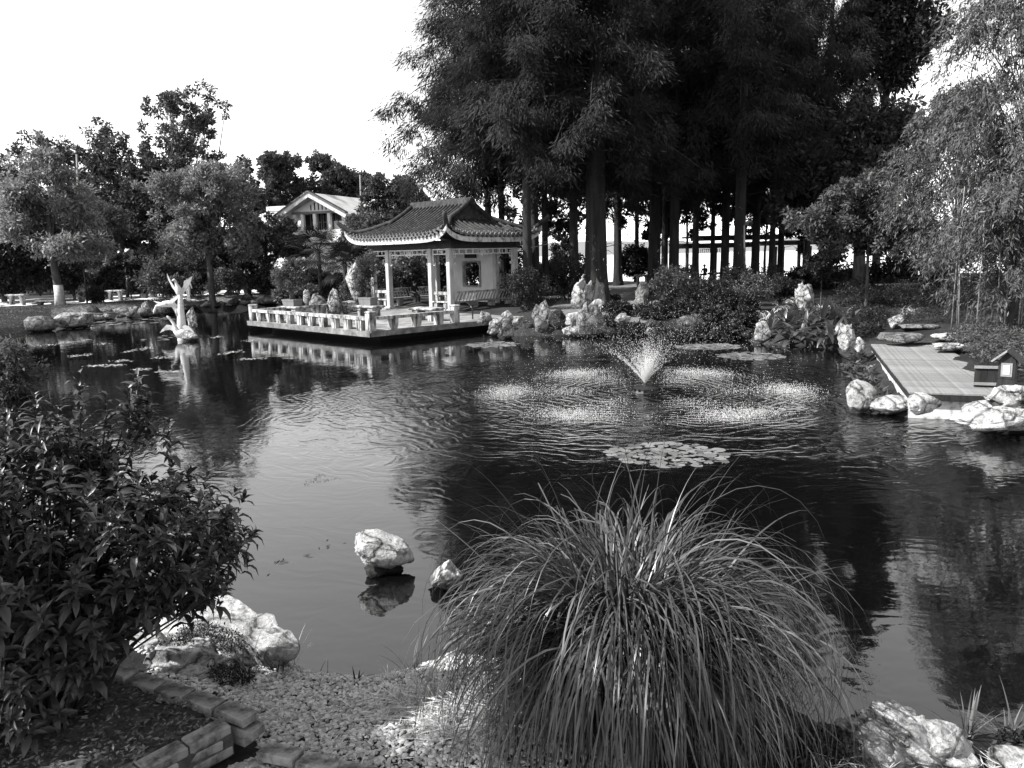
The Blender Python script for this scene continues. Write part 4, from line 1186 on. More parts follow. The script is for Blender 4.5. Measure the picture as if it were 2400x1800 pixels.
rockpx('white lump of rock in the water at the foot of the swan sculpture', 430, 776, 460, 800, 111, 0.0, M_rock, None, sub=3)

# ------------------------------------------------------------------ fountain
FT = thing('fountain', 'small floating fountain with a black float throwing up a cone of spray', 'fountain', FOUNT)
m_ = MB(); m_.lathe([(0.26, -0.06), (0.3, 0.0), (0.27, 0.05), (0.27, 0.09), (0.18, 0.12), (0.06, 0.14), (0.05, 0.2)], 20)
for k in range(14):
    a = k * 2 * PI / 14
    m_.tube([(0.27 * math.cos(a), 0.27 * math.sin(a), 0.02), (0.3 * math.cos(a), 0.3 * math.sin(a), 0.1)], 0.018, 5)
m_.build('float', M_black, FT)
def drop_material():
    m, t, o = newmat('water_drop')
    p = node(t, "ShaderNodeBsdfPrincipled", i_Roughness=0.15, i_IOR=1.333)
    p.inputs['Base Color'].default_value = grey(0.9)
    tr = node(t, "ShaderNodeBsdfTranslucent"); tr.inputs[0].default_value = grey(0.95)
    mx = node(t, "ShaderNodeMixShader", i_0=0.5)
    t.links.new(p.outputs[0], mx.inputs[1]); t.links.new(tr.outputs[0], mx.inputs[2]); t.links.new(mx.outputs[0], o.inputs[0])
    return m
M_drop = drop_material()
_oct = np.array([(0.94, 0, -0.33), (-0.47, 0.82, -0.33), (-0.47, -0.82, -0.33), (0, 0, 1)], float) * 1.25
_octF = np.array([(0, 1, 3), (1, 2, 3), (2, 0, 3), (0, 2, 1)])
def drops(name, P, R, stretch=None):
    n = len(P)
    V = _oct[None] * R[:, None, None]
    if stretch is not None: V = V + _oct[None, :, 2:3] * stretch[:, None, :]
    V = (V + P[:, None]).reshape(-1, 3)
    Q = (_octF[None] + 4 * np.arange(n)[:, None, None]).reshape(-1, 3)
    return mesh_np(name, V, Q, smooth=True)
def spray():
    g = np.random.default_rng(3)
    gr = 9.81
    # droplets on their flight paths
    n = 5000
    az = g.random(n) * 2 * PI
    lobes = 0.5 + 0.5 * np.cos(az * 6 + 0.6)
    el = np.clip(np.radians(57 + 8 * g.normal(size=n)), 0.6, 1.3)
    rng_ = 3.4 + 0.45 * g.normal(size=n) + 0.4 * (lobes - 0.5)
    v = np.sqrt(np.clip(rng_, 1, 5) * gr / np.sin(2 * el))
    tf = 2 * v * np.sin(el) / gr
    tt = tf * g.random(n) ** 0.8
    r = v * np.cos(el) * tt; z = v * np.sin(el) * tt - gr * tt * tt / 2
    jit = 0.03 + 0.08 * tt / tf
    P = np.column_stack([r * np.cos(az), r * np.sin(az), 0.2 + z]) + g.normal(size=(n, 3)) * jit[:, None]
    P = P[P[:, 2] > 0.01]
    R = 0.0025 + 0.0045 * g.random(len(P)) ** 2
    o = link('falling_drops', drops('falling_drops', P, R), M_drop, FT); tag(o, kind='stuff')
    # the jets near the nozzle
    for k in range(11):
        a = 2 * PI * (k + 0.3) / 11
        e = math.radians(60 + 7 * math.sin(k * 2.3)); v0 = 5.2
        m = 640 if k == 5 else 150
        tt = np.minimum(g.exponential(0.13 if k == 5 else 0.08, m), 0.45)
        rr = v0 * math.cos(e) * tt; zz = 0.2 + v0 * math.sin(e) * tt - gr * tt * tt / 2
        P = np.column_stack([rr * math.cos(a), rr * math.sin(a), zz]) + g.normal(size=(m, 3)) * (0.006 + 0.2 * tt[:, None] ** 1.2)
        R = 0.002 + 0.003 * g.random(m)
        d = np.column_stack([np.full(m, math.cos(e) * math.cos(a)), np.full(m, math.cos(e) * math.sin(a)), np.full(m, math.sin(e))]) * (0.008 + 0.016 * g.random((m, 1)))
        tag(link('water_jet', drops('water_jet', P, R, d), M_drop, FT), kind='stuff')
    m = 9000
    tt = np.minimum(g.exponential(0.12, m), 0.55); e = np.radians(74 + 9 * g.normal(size=m)); a = g.normal(size=m) * 1.6; v0 = 4.2 + g.normal(size=m) * 0.5
    P = np.column_stack([v0 * np.cos(e) * tt * np.cos(a), v0 * np.cos(e) * tt * np.sin(a), 0.2 + v0 * np.sin(e) * tt - 4.9 * tt * tt])
    o = link('core_spray', drops('core_spray', P[P[:, 2] > 0.02], (0.003 + 0.004 * g.random(m))[P[:, 2] > 0.02]), M_drop, FT); tag(o, kind='stuff')
    # splashes where the drops land, in six lobes
    n = 44000
    az = g.random(n) * 2 * PI
    keep = g.random(n) < 0.05 + 0.95 * (0.5 + 0.5 * np.cos(az * 6 + 0.6)) ** 2.2
    az = az[keep]; n = len(az)
    r = 3.2 + 0.3 * g.normal(size=n) - 0.6 * (g.random(n) < 0.3) * g.random(n) * 3
    P = np.column_stack([r * np.cos(az), r * np.sin(az), np.abs(g.normal(size=n)) * 0.05])
    R = 0.0032 + 0.0055 * g.random(n) ** 2
    o = link('splash', drops('splash', P, R), M_drop, FT); tag(o, kind='stuff')
spray()

# ------------------------------------------------------------------ water lilies: each pad a part of its patch
def pad_mesh(seed):
    g = np.random.default_rng(seed)
    n = 14
    V = [(0, 0, 0.004)]
    for k in range(n + 1):
        a = 0.16 + (2 * PI - 0.32) * k / n
        r = 1 + 0.04 * g.normal()
        V.append((r * math.cos(a), r * math.sin(a), 0.004 + 0.06 * abs(g.normal())))
    F = [(0, k + 1, k + 2) for k in range(n)]
    me = bpy.data.meshes.new('lily_pad'); me.from_pydata(V, [], F); me.materials.append(L_lily)
    a = me.attributes.new('tone', 'FLOAT', 'POINT'); a.data.foreach_set('value', [g.random()] * len(V)); me.update()
    return me
pads = [pad_mesh(k) for k in range(9)]
def lilies(label, x0, y0, x1, y1, n, r, seed):
    g = np.random.default_rng(seed)
    c = G((x0 + x1) / 2, (y0 + y1) / 2, 0)
    hw = (G(x1, (y0 + y1) / 2, 0) - G(x0, (y0 + y1) / 2, 0)).length / 2
    hd = abs(G((x0 + x1) / 2, y0, 0).y - G((x0 + x1) / 2, y1, 0).y) / 2
    t = thing('water_lily', label, 'water lily', c, 0, 'water lily patches')
    done = []; tries = 0
    while len(done) < n and tries < n * 60:
        tries += 1
        a, q = g.random() * 2 * PI, math.sqrt(g.random())
        p = (hw * q * math.cos(a) * (0.85 + 0.3 * g.random()), hd * q * math.sin(a))
        rr = r * (0.45 + 0.9 * g.random())
        if any((p[0] - d[0]) ** 2 + (p[1] - d[1]) ** 2 < ((rr + d[2]) * 0.72) ** 2 for d in done): continue
        done.append((p[0], p[1], rr))
        o = link('lily_pad', pads[int(g.integers(9))], None, t)
        o.location = (p[0], p[1], 0.001 * (len(done) % 7)); o.scale = (rr, rr, 0.6 * rr); o.rotation_euler = (g.normal() * 0.02, g.normal() * 0.02, g.random() * 6.28)
    return t
lilies('dense raft of round lily pads behind the silver grass clump', 1440, 1036, 1692, 1094, 95, 0.105, 1)
lilies('flat lily raft on the dark water below the bank wall rocks', 1100, 802, 1208, 814, 60, 0.16, 2)
lilies('thin lily raft nearest the wet bank behind the fountain', 1590, 806, 1732, 820, 70, 0.17, 3)
lilies('lily raft left of the canna bed, nearer than the thin one', 1690, 826, 1830, 844, 70, 0.15, 4)
lilies('long pale lily strip under the left bank', 150, 744, 366, 766, 70, 0.2, 5)
lilies('scattered lily pads on the black water in front of the pier', 1700, 952, 1890, 970, 26, 0.07, 6)
lilies('small lily strip on the water left of the swan sculpture', 355, 784, 425, 800, 14, 0.12, 7)
lilies('short lily strip just below the long pale strip', 155, 764, 215, 774, 12, 0.18, 8)
# scum and fallen leaves in streaks
def flakes(name, spots, n, size, mat, seed, label=None):
    g = np.random.default_rng(seed)
    P = []
    for x0, y0, x1, y1, k in spots:
        for _ in range(k):
            f = g.random(); px = x0 + (x1 - x0) * f + g.normal() * 5; py = y0 + (y1 - y0) * f + g.normal() * 1.3
            q = G(px, py, 0.004); P.append((q.x, q.y, 0.004 + 0.004 * g.random()))
    P = np.array(P); m = len(P)
    an = g.random(m) * 6.28
    A = np.column_stack([np.cos(an), np.sin(an), np.zeros(m)])
    V, Q = leaf_quads(P, A, np.tile([0, 0, 1.0], (m, 1)), size * (0.5 + g.random(m)), size * 0.5 * (0.5 + g.random(m)), 0.02)
    return tag(link(name, mesh_np(name, V, Q, np.repeat(g.random(m), 4)), mat), label, None, None, 'stuff')
flakes('floating_scum', [(160, 836, 210, 830, 60), (290, 826, 350, 814, 70), (200, 858, 290, 855, 90), (265, 846, 310, 845, 40), (360, 838, 410, 836, 40), (310, 866, 352, 865, 40), (370, 872, 420, 870, 40),
                         (225, 808, 250, 804, 30), (80, 812, 215, 796, 90), (515, 830, 570, 822, 50), (560, 842, 620, 840, 40), (490, 792, 520, 788, 30), (1010, 1018, 1060, 1014, 0), (570, 800, 600, 796, 30)], 0, 0.10, L_straw, 4)
flakes('floating_specks', [(715, 1135, 760, 1110, 60), (730, 1132, 790, 1120, 40)], 0, 0.025, L_dark, 5)
# ------------------------------------------------------------------ wooden pier
PA, PB, PCn, PDn = Vector((7.18, 14.05, 0)), Vector((8.85, 13.85, 0)), Vector((11.44, 21.0, 0)), Vector((9.77, 21.3, 0))
pd = (PDn - PA); PL = pd.length; pd.normalize()
pw = Vector((pd.y, -pd.x, 0)); PW = 1.75
PROT = math.atan2(pd.y, pd.x)
pier = thing('wooden_pier', 'short plank pier with a pale rendered wall under it', 'pier', (PA.x, PA.y, 0), PROT)   # local x runs along the pier, local y to its left
ZP = 0.5
np_ = 53
pm = []
for k in range(4):
    m_ = MB(); m_.box((0, 0, 0), (PL / np_ - 0.018, PW, 0.04), bev=0.005); o = m_.build('plank', M_wood, pier); pm.append(o.data)
    if k: bpy.data.objects.remove(o)
    else: first = o
g = np.random.default_rng(8)
for k in range(np_):
    o = first if k == 0 else link('plank', pm[k % 4], None, pier)
    o.location = ((k + 0.5) * PL / np_, -PW / 2 + g.normal() * 0.004, ZP - 0.02 + g.normal() * 0.0015)
for y in (-0.03, -PW + 0.03):
    m_ = MB(); m_.box((PL / 2, y, ZP - 0.095), (PL - 0.02, 0.06, 0.1)); m_.build('side_beam', M_dplank, pier)
m_ = MB(); m_.box((0.03, -PW / 2, ZP - 0.10), (0.06, PW - 0.13, 0.11)); m_.build('side_beam', M_dplank, pier)
m_ = MB(); m_.box((PL / 2 + 0.03, -PW / 2, -0.05), (PL - 0.14, PW - 0.05, 0.78)); m_.build('support_wall', M_fascia, pier)
m_ = MB(); m_.tube([(0.16, -PW * 0.5, 0.07), (-0.02, -PW * 0.5, 0.06)], 0.045, 10); m_.tube([(0.05, -PW * 0.5, 0.068), (-0.021, -PW * 0.5, 0.0595)], 0.034, 10); m_.build('drain_pipe', M_pole, pier, True)
# board screen and house-shaped lantern standing on the pier
q = G(2311, 908, ZP)
t = thing('board_screen', 'low dark screen of upright boards standing on the pier', 'screen', (q.x, q.y, ZP), PROT - PI / 2)
for k in range(4):
    m_ = MB(); m_.box((-0.2 + 0.1 + (k - 0.5) * 0.105 - 0.0, 0, 0.235), (0.1, 0.03, 0.45)); m_.build('board', M_dplank, t)
for z in (0.07, 0.38):
    m_ = MB(); m_.box((0.005, -0.03, z), (0.44, 0.025, 0.05)); m_.build('crossbar', M_bench, t)
q = G(2366, 922, ZP)
t = thing('house_lantern', 'dark wooden house shaped lantern with a white panel on the pier', 'lantern', (q.x, q.y + 0.1, ZP), PROT - PI / 2 - 0.35)
m_ = MB(); m_.box((0, 0, 0.13), (0.34, 0.34, 0.26), taper=0.72); m_.build('base', M_dplank, t)
m_ = MB(); m_.box((0, 0, 0.42), (0.26, 0.26, 0.32)); m_.build('body', M_dplank, t)
m_ = MB(); m_.box((0, -0.135, 0.42), (0.17, 0.012, 0.24)); fr_ = m_.build('window_frame', M_bench, t)
m_ = MB(); m_.box((0, -0.146, 0.42), (0.10, 0.012, 0.16)); m_.build('pane', M_white, t)
for s in (-1, 1):
    m_ = MB(); m_.box((s * 0.115, 0, 0.665), (0.31, 0.42, 0.03), Matrix.Rotation(s * 0.72, 3, 'Y')); m_.build('roof_board', M_bench if s < 0 else M_dplank, t)
m_ = MB(); m_.add([(-0.13, -0.13, 0.58), (0.13, -0.13, 0.58), (0, -0.13, 0.74), (-0.13, 0.13, 0.58), (0.13, 0.13, 0.58), (0, 0.13, 0.74)], [(0, 1, 2), (5, 4, 3), (0, 2, 5, 3), (1, 4, 5, 2), (0, 3, 4, 1)]); m_.build('gable', M_dplank, t)

# ------------------------------------------------------------------ white hall behind the trees
HY = 78.0
M_hall = surf('fresh_white_paint', [(0.3, 0.74), (0.7, 0.82)], scale=1.2, rough=0.7, bump=0.05, stain=(0.8, 0.85, 0.3, 0.5))
def hall():
    # gable front: local x runs to the right along the gable, y goes back
    pL, pR = W(648, 470, HY), W(852, 468, HY + 3.0)
    t = thing('white_hall', 'white two storey hall with a broad gable and tiled roof behind the trees', 'building', (0, 0, 0))
    a = W(688, 520, HY); b = W(808, 520, HY - 2.0)
    ex = (b - a); ex.z = 0; wd = ex.length; ex.normalize()
    ey = Vector((-ex.y, ex.x, 0))
    t.location = (a.x, a.y, 0); t.rotation_euler = (0, 0, math.atan2(ex.y, ex.x))
    zof = lambda py, dx=0: W(700, py, HY).z
    zapex, zeave = zof(456), zof(508)
    zwin_t, zwin_b, zbal = zof(503), zof(545), zof(571)
    zpar = zof(541)
    over = 1.1
    # walls
    def bx(nm, x0, x1, y0, y1, z0, z1, mat, par=t):
        m2 = MB(); m2.box(((x0 + x1) / 2, (y0 + y1) / 2, (z0 + z1) / 2), (x1 - x0, y1 - y0, z1 - z0)); return m2.build(nm, mat, par)
    bx('ground_floor', 0.2, wd - 0.2, 1.2, 14, 0.3, zbal - 0.05, M_hall)
    bx('balcony', -0.15, wd + 0.15, -0.15, 1.3, zbal, zpar, M_hall)
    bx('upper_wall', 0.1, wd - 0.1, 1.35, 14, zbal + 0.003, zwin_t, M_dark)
    bx('end_wall', wd - 0.12, wd + 0.1, 1.5, 14, zbal + 0.006, zeave - 0.1, M_hall)
    bx('end_wall', -0.1, 0.12, 1.5, 14, zbal + 0.006, zeave - 0.1, M_hall)
    for x in (0.12, wd * 0.18, wd * 0.42, wd * 0.7, wd - 0.12): bx('pillar', x - 0.16, x + 0.16, -0.05, 0.25, zpar + 0.003, zwin_t - 0.003, M_hall)
    bx('lintel', -0.1, wd + 0.1, -0.08, 0.3, zwin_t, zwin_t + 0.22, M_bench)
    # windows behind the balcony
    for k in range(3):
        x0 = wd * (0.19, 0.44, 0.72)[k]; x1 = wd * (0.40, 0.69, 0.97)[k]
        f = MB()
        for x in np.linspace(x0, x1, 5): f.box((x, 1.3, (zpar + zwin_t) / 2 - 0.1), (0.07, 0.06, zwin_t - zpar + 0.9))
        f.box(((x0 + x1) / 2, 1.3, zwin_t - 0.75), (x1 - x0, 0.055, 0.07)); fo = f.build('window', M_bench, t)
        m2 = MB(); m2.box(((x0 + x1) / 2, 1.335, (zpar + zwin_t) / 2 - 0.1), (x1 - x0, 0.02, zwin_t - zpar + 0.9)); m2.build('pane', M_glass, fo)
    m2 = MB(); m2.box((wd * 0.83, 0.6, zpar + 0.4), (1.0, 0.3, 0.8)); m2.build('curtain', M_white, t)
    # gable wall with upright slits
    zg = zwin_t + 0.224
    xm = wd * 0.48
    slope = (zapex - zeave) / (wd / 2 + over)
    topz = lambda x: zapex - 0.35 - slope * abs(x - xm) * 0.98
    m2 = MB()
    m2.add([(-0.1, 0, zg), (wd + 0.1, 0, zg), (wd + 0.1, 0, max(zg + 0.05, topz(wd + 0.1))), (xm, 0, topz(xm)), (-0.1, 0, max(zg + 0.05, topz(-0.1))),
            (-0.1, 0.25, zg), (wd + 0.1, 0.25, zg), (wd + 0.1, 0.25, max(zg + 0.05, topz(wd + 0.1))), (xm, 0.25, topz(xm)), (-0.1, 0.25, max(zg + 0.05, topz(-0.1)))],
           [(0, 1, 2, 3, 4), (9, 8, 7, 6, 5), (0, 4, 9, 5), (1, 6, 7, 2), (2, 7, 8, 3), (3, 8, 9, 4), (0, 5, 6, 1)])
    gw = m2.build('gable_wall', M_hall, t)
    for k in range(8):
        x = xm - 0.25 + (k - 1.0) * 0.42
        h = topz(x) - zg - 0.45
        m2 = MB(); m2.box((x, -0.012, zg + 0.1 + h / 2), (0.12, 0.02, h)); m2.build('slit', M_dark, gw)
    # front roof running back from the gable, and the long roof behind it
    def roof(nm, x0, x1, xr, z0, zr, y0, y1, th=0.22):
        m2 = MB()
        m2.add([(x0, y0, z0), (xr, y0, zr), (x1, y0, z0), (x0, y1, z0), (xr, y1, zr), (x1, y1, z0),
                (x0, y0, z0 - th), (xr, y0, zr - th), (x1, y0, z0 - th), (x0, y1, z0 - th), (xr, y1, zr - th), (x1, y1, z0 - th)],
               [(0, 1, 4, 3), (1, 2, 5, 4), (6, 9, 10, 7), (7, 10, 11, 8), (0, 6, 7, 1), (1, 7, 8, 2), (3, 4, 10, 9), (4, 5, 11, 10), (0, 3, 9, 6), (2, 8, 11, 5)])
        return m2.build(nm, M_roofp, t)
    r1 = roof('roof', xm - wd / 2 - over, xm + wd / 2 + over, xm, zeave, zapex, -1.3, 12)
    for s in (-1, 1):
        m2 = MB(); m2.bar((xm, -1.33, zapex - 0.18), (xm + s * (wd / 2 + over), -1.33, zeave - 0.18), 0.08, 0.42); m2.build('bargeboard', M_white, r1)
        m2 = MB()
        n = 30
        for i in range(n):
            f = (i + 0.5) / n
            m2.box((xm + s * (wd / 2 + over) * f, -1.2, zapex + (zeave - zapex) * f + 0.1), (0.16, 0.5, 0.14))
        m2.build('verge_tile', M_tileend, r1)
    # long main roof to the right and left behind
    def slope_roof(nm, x0, x1, y0, y1, z0, zr):
        m2 = MB()
        m2.add([(x0, y0, z0), (x1, y0, z0), (x1, y1, zr), (x0, y1, zr), (x0, y1 + (y1 - y0), z0), (x1, y1 + (y1 - y0), z0),
                (x0, y0, z0 - 0.2), (x1, y0, z0 - 0.2)], [(0, 1, 2, 3), (3, 2, 5, 4), (6, 7, 1, 0)])
        o_ = m2.build(nm, M_roofp, t)
        m2 = MB(); m2.bar((x0, y1, zr + 0.25), (x1, y1, zr + 0.25), 0.35, 0.5); m2.build('ridge', M_white, o_)
        m2 = MB(); m2.bar((x0, y1 - 0.12, zr - 0.25), (x1, y1 - 0.12, zr - 0.25), 0.2, 0.5); m2.build('ridge_frieze', M_tileend, o_)
        return o_
    slope_roof('main_roof', xm, wd + 3.8, 2.2, 9.0, zeave - 0.5, zapex + 0.6)
    slope_roof('wing_roof', -9, xm - 3, 3.4, 8.0, zof(522), zof(478))
    bx('wing_wall', -8.6, 0.0, 4.4, 12, 0.3, zof(524), M_hall)
    bx('side_wall', wd + 0.12, wd + 3.5, 3.2, 12, 0.3, zeave - 0.8, M_hall)
    return t
M_glass = plain('dark_window_glass', 0.02, rough=0.1, spec=0.6)
M_roofp = surf('pale_roof_tiles', [(0.3, 0.36), (0.7, 0.5)], scale=0.6, rough=0.8, bump=0.2, bscale=9, stain=(0.7, 0.75, 0.35, 0.6))
hall()
# a low pale building glimpsed through the left trees
def cottage():
    p = W(345, 620, 82)
    t = thing('garden_house', 'low pale house with an arched doorway glimpsed through the left trees', 'building', (p.x, p.y, 0))
    m2 = MB(); m2.box((3.0, 2, 2.2), (9, 4, 3.6)); m2.build('wall', M_plaster, t)
    m2 = MB()
    m2.add([(-2.0, -0.6, 4.0), (8.0, -0.6, 4.0), (8.0, 2, 5.2), (-2.0, 2, 5.2), (-2.0, 4.6, 4.0), (8.0, 4.6, 4.0)], [(0, 1, 2, 3), (3, 2, 5, 4), (0, 3, 4), (1, 5, 2), (0, 4, 5, 1)]); m2.build('roof', M_tile, t)
    m2 = MB()
    pts = [(-0.5, 0.4), (0.5, 0.4), (0.5, 1.9)] + [(0.5 * math.cos(a), 1.9 + 0.5 * math.sin(a)) for a in np.linspace(0.3, PI - 0.3, 6)] + [(-0.5, 1.9)]
    m2.add([(3.4 + x, -0.012, z) for x, z in pts], [tuple(range(len(pts)))]); m2.build('doorway', M_dark, t)
cottage()

# ------------------------------------------------------------------ lakeside pavilion, dark against the lake
def lakeside():
    Yp = 64.0
    p0, p1 = W(1602, 575, Yp), W(1960, 575, Yp + 2)
    t = thing('lakeside_shelter', 'dark flat roofed shelter on posts standing against the bright lake', 'shelter', (p0.x, Yp, 0), math.atan2(2, p1.x - p0.x))
    Lx = (p1 - p0).length
    z1, z2 = W(1640, 576, Yp).z, W(1700, 556, Yp).z
    def rf(x0, x1, y0, y1, z, nm):
        m2 = MB()
        m2.box(((x0 + x1) / 2, (y0 + y1) / 2, z + 0.12), (x1 - x0, y1 - y0, 0.16)); m2.box(((x0 + x1) / 2, (y0 + y1) / 2, z - 0.08), (x1 - x0 - 1.2, y1 - y0 - 1.0, 0.22)); m2.build(nm, M_darkwood, t)
    rf(0, Lx * 0.52, 0, 3.4, z1, 'lower_roof'); rf(Lx * 0.15, Lx * 0.78, 1.6, 5.6, z2, 'upper_roof'); rf(Lx * 0.6, Lx * 1.0, 1.0, 4.6, z1 + 0.1, 'lower_roof')
    for x, y in ((1.3, 0.7), (1.3, 2.8), (3.6, 0.7), (3.6, 2.8), (5.2, 2.2), (6.6, 2.4), (8.4, 2.4), (9.6, 3.6), (11.2, 2.2), (11.2, 4.0)):
        m2 = MB(); m2.box((x * Lx / 12.2, y, (z1 - 0.19 + 0.3) / 2), (0.22, 0.22, z1 - 0.19 - 0.3)); m2.build('post', M_darkwood, t)
    m2 = MB(); m2.bar((1.4, 2.8, 1.15), (11, 3.8, 1.15), 0.1, 0.1); m2.bar((1.4, 2.8, 0.9), (11, 3.8, 0.9), 0.35, 0.06); m2.build('bench_rail', M_darkwood, t)
    for x in (1.6, 2.1, 2.6, 3.1, 7.0, 7.6):
        pass
    m2 = MB()
    for i in range(14): m2.box((1.6 + i * 0.16, 0.75, z1 - 0.4), (0.04, 0.03, 0.3))
    m2.bar((1.5, 0.75, z1 - 0.56), (3.8, 0.75, z1 - 0.56), 0.04)
    m2.build('hanging_fret', M_darkwood, t)
lakeside()

# ------------------------------------------------------------------ poles and lamps
def pole(label, px0, py0, px1, py1, Y, r=0.05, name='pole', cat='pole', head=None):
    a, b = W(px0, py0, Y), W(px1, py1, Y)
    z0 = min(a.z, gz(a.x, a.y))
    t = thing(name, label, cat, (a.x, a.y, gz(a.x, a.y)))
    m2 = MB(); m2.tube([(0, 0, -0.1), (b.x - a.x, 0, b.z - gz(a.x, a.y))], [r, r * 0.8], 8); m2.build('shaft', M_pole if head != 'dark' else M_black, t, True)
    return t, b - Vector((a.x, a.y, gz(a.x, a.y)))
pole('tall thin pale pole rising between the left trees', 187, 640, 180, 362, 62, 0.1)
pole('tall thin pole standing in front of the white hall roof', 850, 600, 844, 410, 66, 0.09)
t, e = pole('dark lamp post on the left bank carrying a small square board', 202, 690, 194, 600, 52, 0.06, 'lamp_post', 'lamp post', 'dark')
m_ = MB(); m_.box(e + Vector((-0.1, -0.08, 0.0)), (0.42, 0.05, 0.5)); m_.build('square_board', M_bench, t)
m_ = MB(); m_.box(e + Vector((-0.1, -0.11, 0.0)), (0.32, 0.02, 0.4)); m_.build('board_face', M_dplank, t)
t, e = pole('dark lamp post in the shrubs on the right bank', 1746, 720, 1745, 528, 38, 0.055, 'lamp_post', 'lamp post', 'dark')
m_ = MB(); m_.lathe([(0.05, 0.0), (0.16, 0.05), (0.2, 0.18), (0.08, 0.26), (0.02, 0.3)], 10, e + Vector((0.2, 0, -0.05))); m_.build('lamp_head', M_black, t)
m_ = MB(); m_.bar(e, e + Vector((0.2, 0, 0)), 0.05); m_.build('arm', M_black, t)

# ------------------------------------------------------------------ left bank tables, pots and clipped shrubs
GT = 'stone tables on the left bank'
def tpx(label, px, py, w, hpx, Y=None, z=0.6, mat=None, name='stone_table', rot=0.05):
    g = G(px, py, z)
    s = g.y / FPX
    return stone_table(label, g, rot, w * s, 0.6, hpx * s, GT, name, mat)
tpx('pale stone table at the far left edge of the bank', 42, 716, 44, 26)
tpx('stone table behind the clipped round bush on the left bank', 230, 700, 66, 30)
tpx('stone table right of the clipped round bush on the left bank', 272, 704, 40, 24)
tpx('pale stone table left of the swan sculpture on the left bank', 378, 698, 72, 26)
tpx('low dark stone bench beside the white based tree', 112, 714, 60, 10, mat=M_rockg)
GB = 'potted plants on the left bank'
def potpx(label, px, py, w, hpx, seed, ells=None, mat=None, z=0.6):
    g = G(px, py, z); s = g.y / FPX
    pw_, ph = w * s, hpx * s
    return bonsai(label, g, seed, (pw_, pw_, ph), ells=ells or [(0, 0, ph + 0.25, pw_ * 0.5, pw_ * 0.5, 0.3)], clumps=14, per=40, leaf=0.12, mat=mat or L_mid, group=GB, round_pot=True, trunk=0.03, rotz=0, potmat=M_pot, name='potted_plant')
potpx('round dark pot with sparse leaves left of the clipped round bush', 192, 708, 20, 13, 41, ells=[(0, 0, 0.6, 0.15, 0.15, 0.12)])
potpx('round dark pot on the bright path left of the stone table', 340, 700, 18, 12, 42, ells=[(0, 0, 0.55, 0.15, 0.15, 0.12)])
potpx('large dark pot with pale leafy plant on the bright path', 581, 690, 22, 15, 43, ells=[(0, 0, 1.0, 0.4, 0.4, 0.5), (0.3, 0, 1.5, 0.5, 0.4, 0.4)], mat=L_fuzzy)
potpx('wide clay tub with a shrub beside the crouching person', 622, 688, 40, 14, 44, ells=[(0.5, 0, 0.8, 0.5, 0.4, 0.4)], mat=L_mid)
def shrub(name, label, px, py, w, h, seed, Y=None, z=0.6, mat=None, clumps=30, per=70, leaf=0.14, group=None, cat='shrub', squash=1.0, dens=0.35, stem=True, aspect=0.45):
    """w, h in pixels of the photograph, foot at (px, py)"""
    gnd = G(px, py, z) if Y is None else W(px, py, Y)
    s = gnd.y / FPX
    wd, ht = w * s / 2, h * s
    loc = Vector((gnd.x, gnd.y, gz(gnd.x, gnd.y) if Y is None else gnd.z))
    g = np.random.default_rng(seed)
    t = thing(name, label, cat, loc, 0, group)
    cl = ellipsoid_clumps(g, [(0, 0, ht * 0.54, wd, wd * 0.8, ht * 0.5)], clumps, (0.2, 0.36), dens)
    V, Q, tone = clump_crown(seed, cl, int(per * 0.72), leaf * 1.18, up=0.5, aspect=aspect)
    V[:, 2] = np.maximum(V[:, 2], 0.02)
    link('foliage', mesh_np('foliage', V, Q, tone), mat or L_mid, t)
    if stem:
        m2 = MB()
        for k in g.choice(len(cl), min(7, len(cl)), replace=False):
            m2.tube([(g.normal() * 0.05, g.normal() * 0.05, -0.1), tuple(cl[k, :3] * np.array([0.5, 0.5, 0.5])), tuple(cl[k, :3])], [0.03, 0.022, 0.01], 5)
        m2.build('stem', M_barkg, t, True)
    return t
shrub('clipped_bush', 'clipped round dark bush on the left bank before a stone table', 226, 712, 52, 38, 201, mat=L_dark, clumps=60, per=90, leaf=0.1)
shrub('clipped_bush', 'flat topped clipped dark tree behind the walking person', 270, 672, 90, 60, 202, mat=L_dark, clumps=40, per=90)
shrub('shrub', 'dark drooping shrub at the edge of the path right of the swan sculpture', 505, 690, 54, 40, 203, mat=L_mid, clumps=36, per=80, leaf=0.16)
shrub('clipped_bush', 'dense dark round shrub behind the flower pots of the left bank', 505, 678, 70, 60, 204, Y=62, mat=L_dark, clumps=40, per=90, leaf=0.2)
shrub('clipped_bush', 'dark low spreading shrub under the trees at the far left', 70, 676, 110, 66, 205, Y=60, mat=L_dark, clumps=50, per=90, leaf=0.2)
shrub('shrub', 'pale feathery shrub behind the left terrace potted tree', 665, 690, 60, 60, 206, Y=52, mat=L_fuzzy, clumps=30)
shrub('shrub', 'mid grey leafy shrub right of the white based tree', 240, 660, 80, 60, 207, Y=66, mat=L_mid, clumps=36)
shrub('shrub', 'broad leafy shrub in the middle of the left bank background', 400, 668, 150, 62, 208, Y=64, mat=L_mid, clumps=60, leaf=0.2)
shrub('shrub', 'dark leafy shrub between the left bank path and the white hall', 600, 662, 120, 70, 209, Y=66, mat=L_mid, clumps=60, leaf=0.2)
shrub('shrub', 'low grassy shrub on the bank right of the swan sculpture', 505, 716, 80, 18, 210, z=0.4, mat=L_mid, clumps=40, per=50)
shrub('shrub', 'low shrub seen through the pavilion behind the seated man', 960, 690, 110, 90, 211, Y=52, mat=L_mid, clumps=60, per=90, leaf=0.18)
shrub('shrub', 'dark shrub seen through the near bay of the pavilion', 1040, 690, 80, 100, 212, Y=54, mat=L_dark, clumps=50, per=90, leaf=0.18)
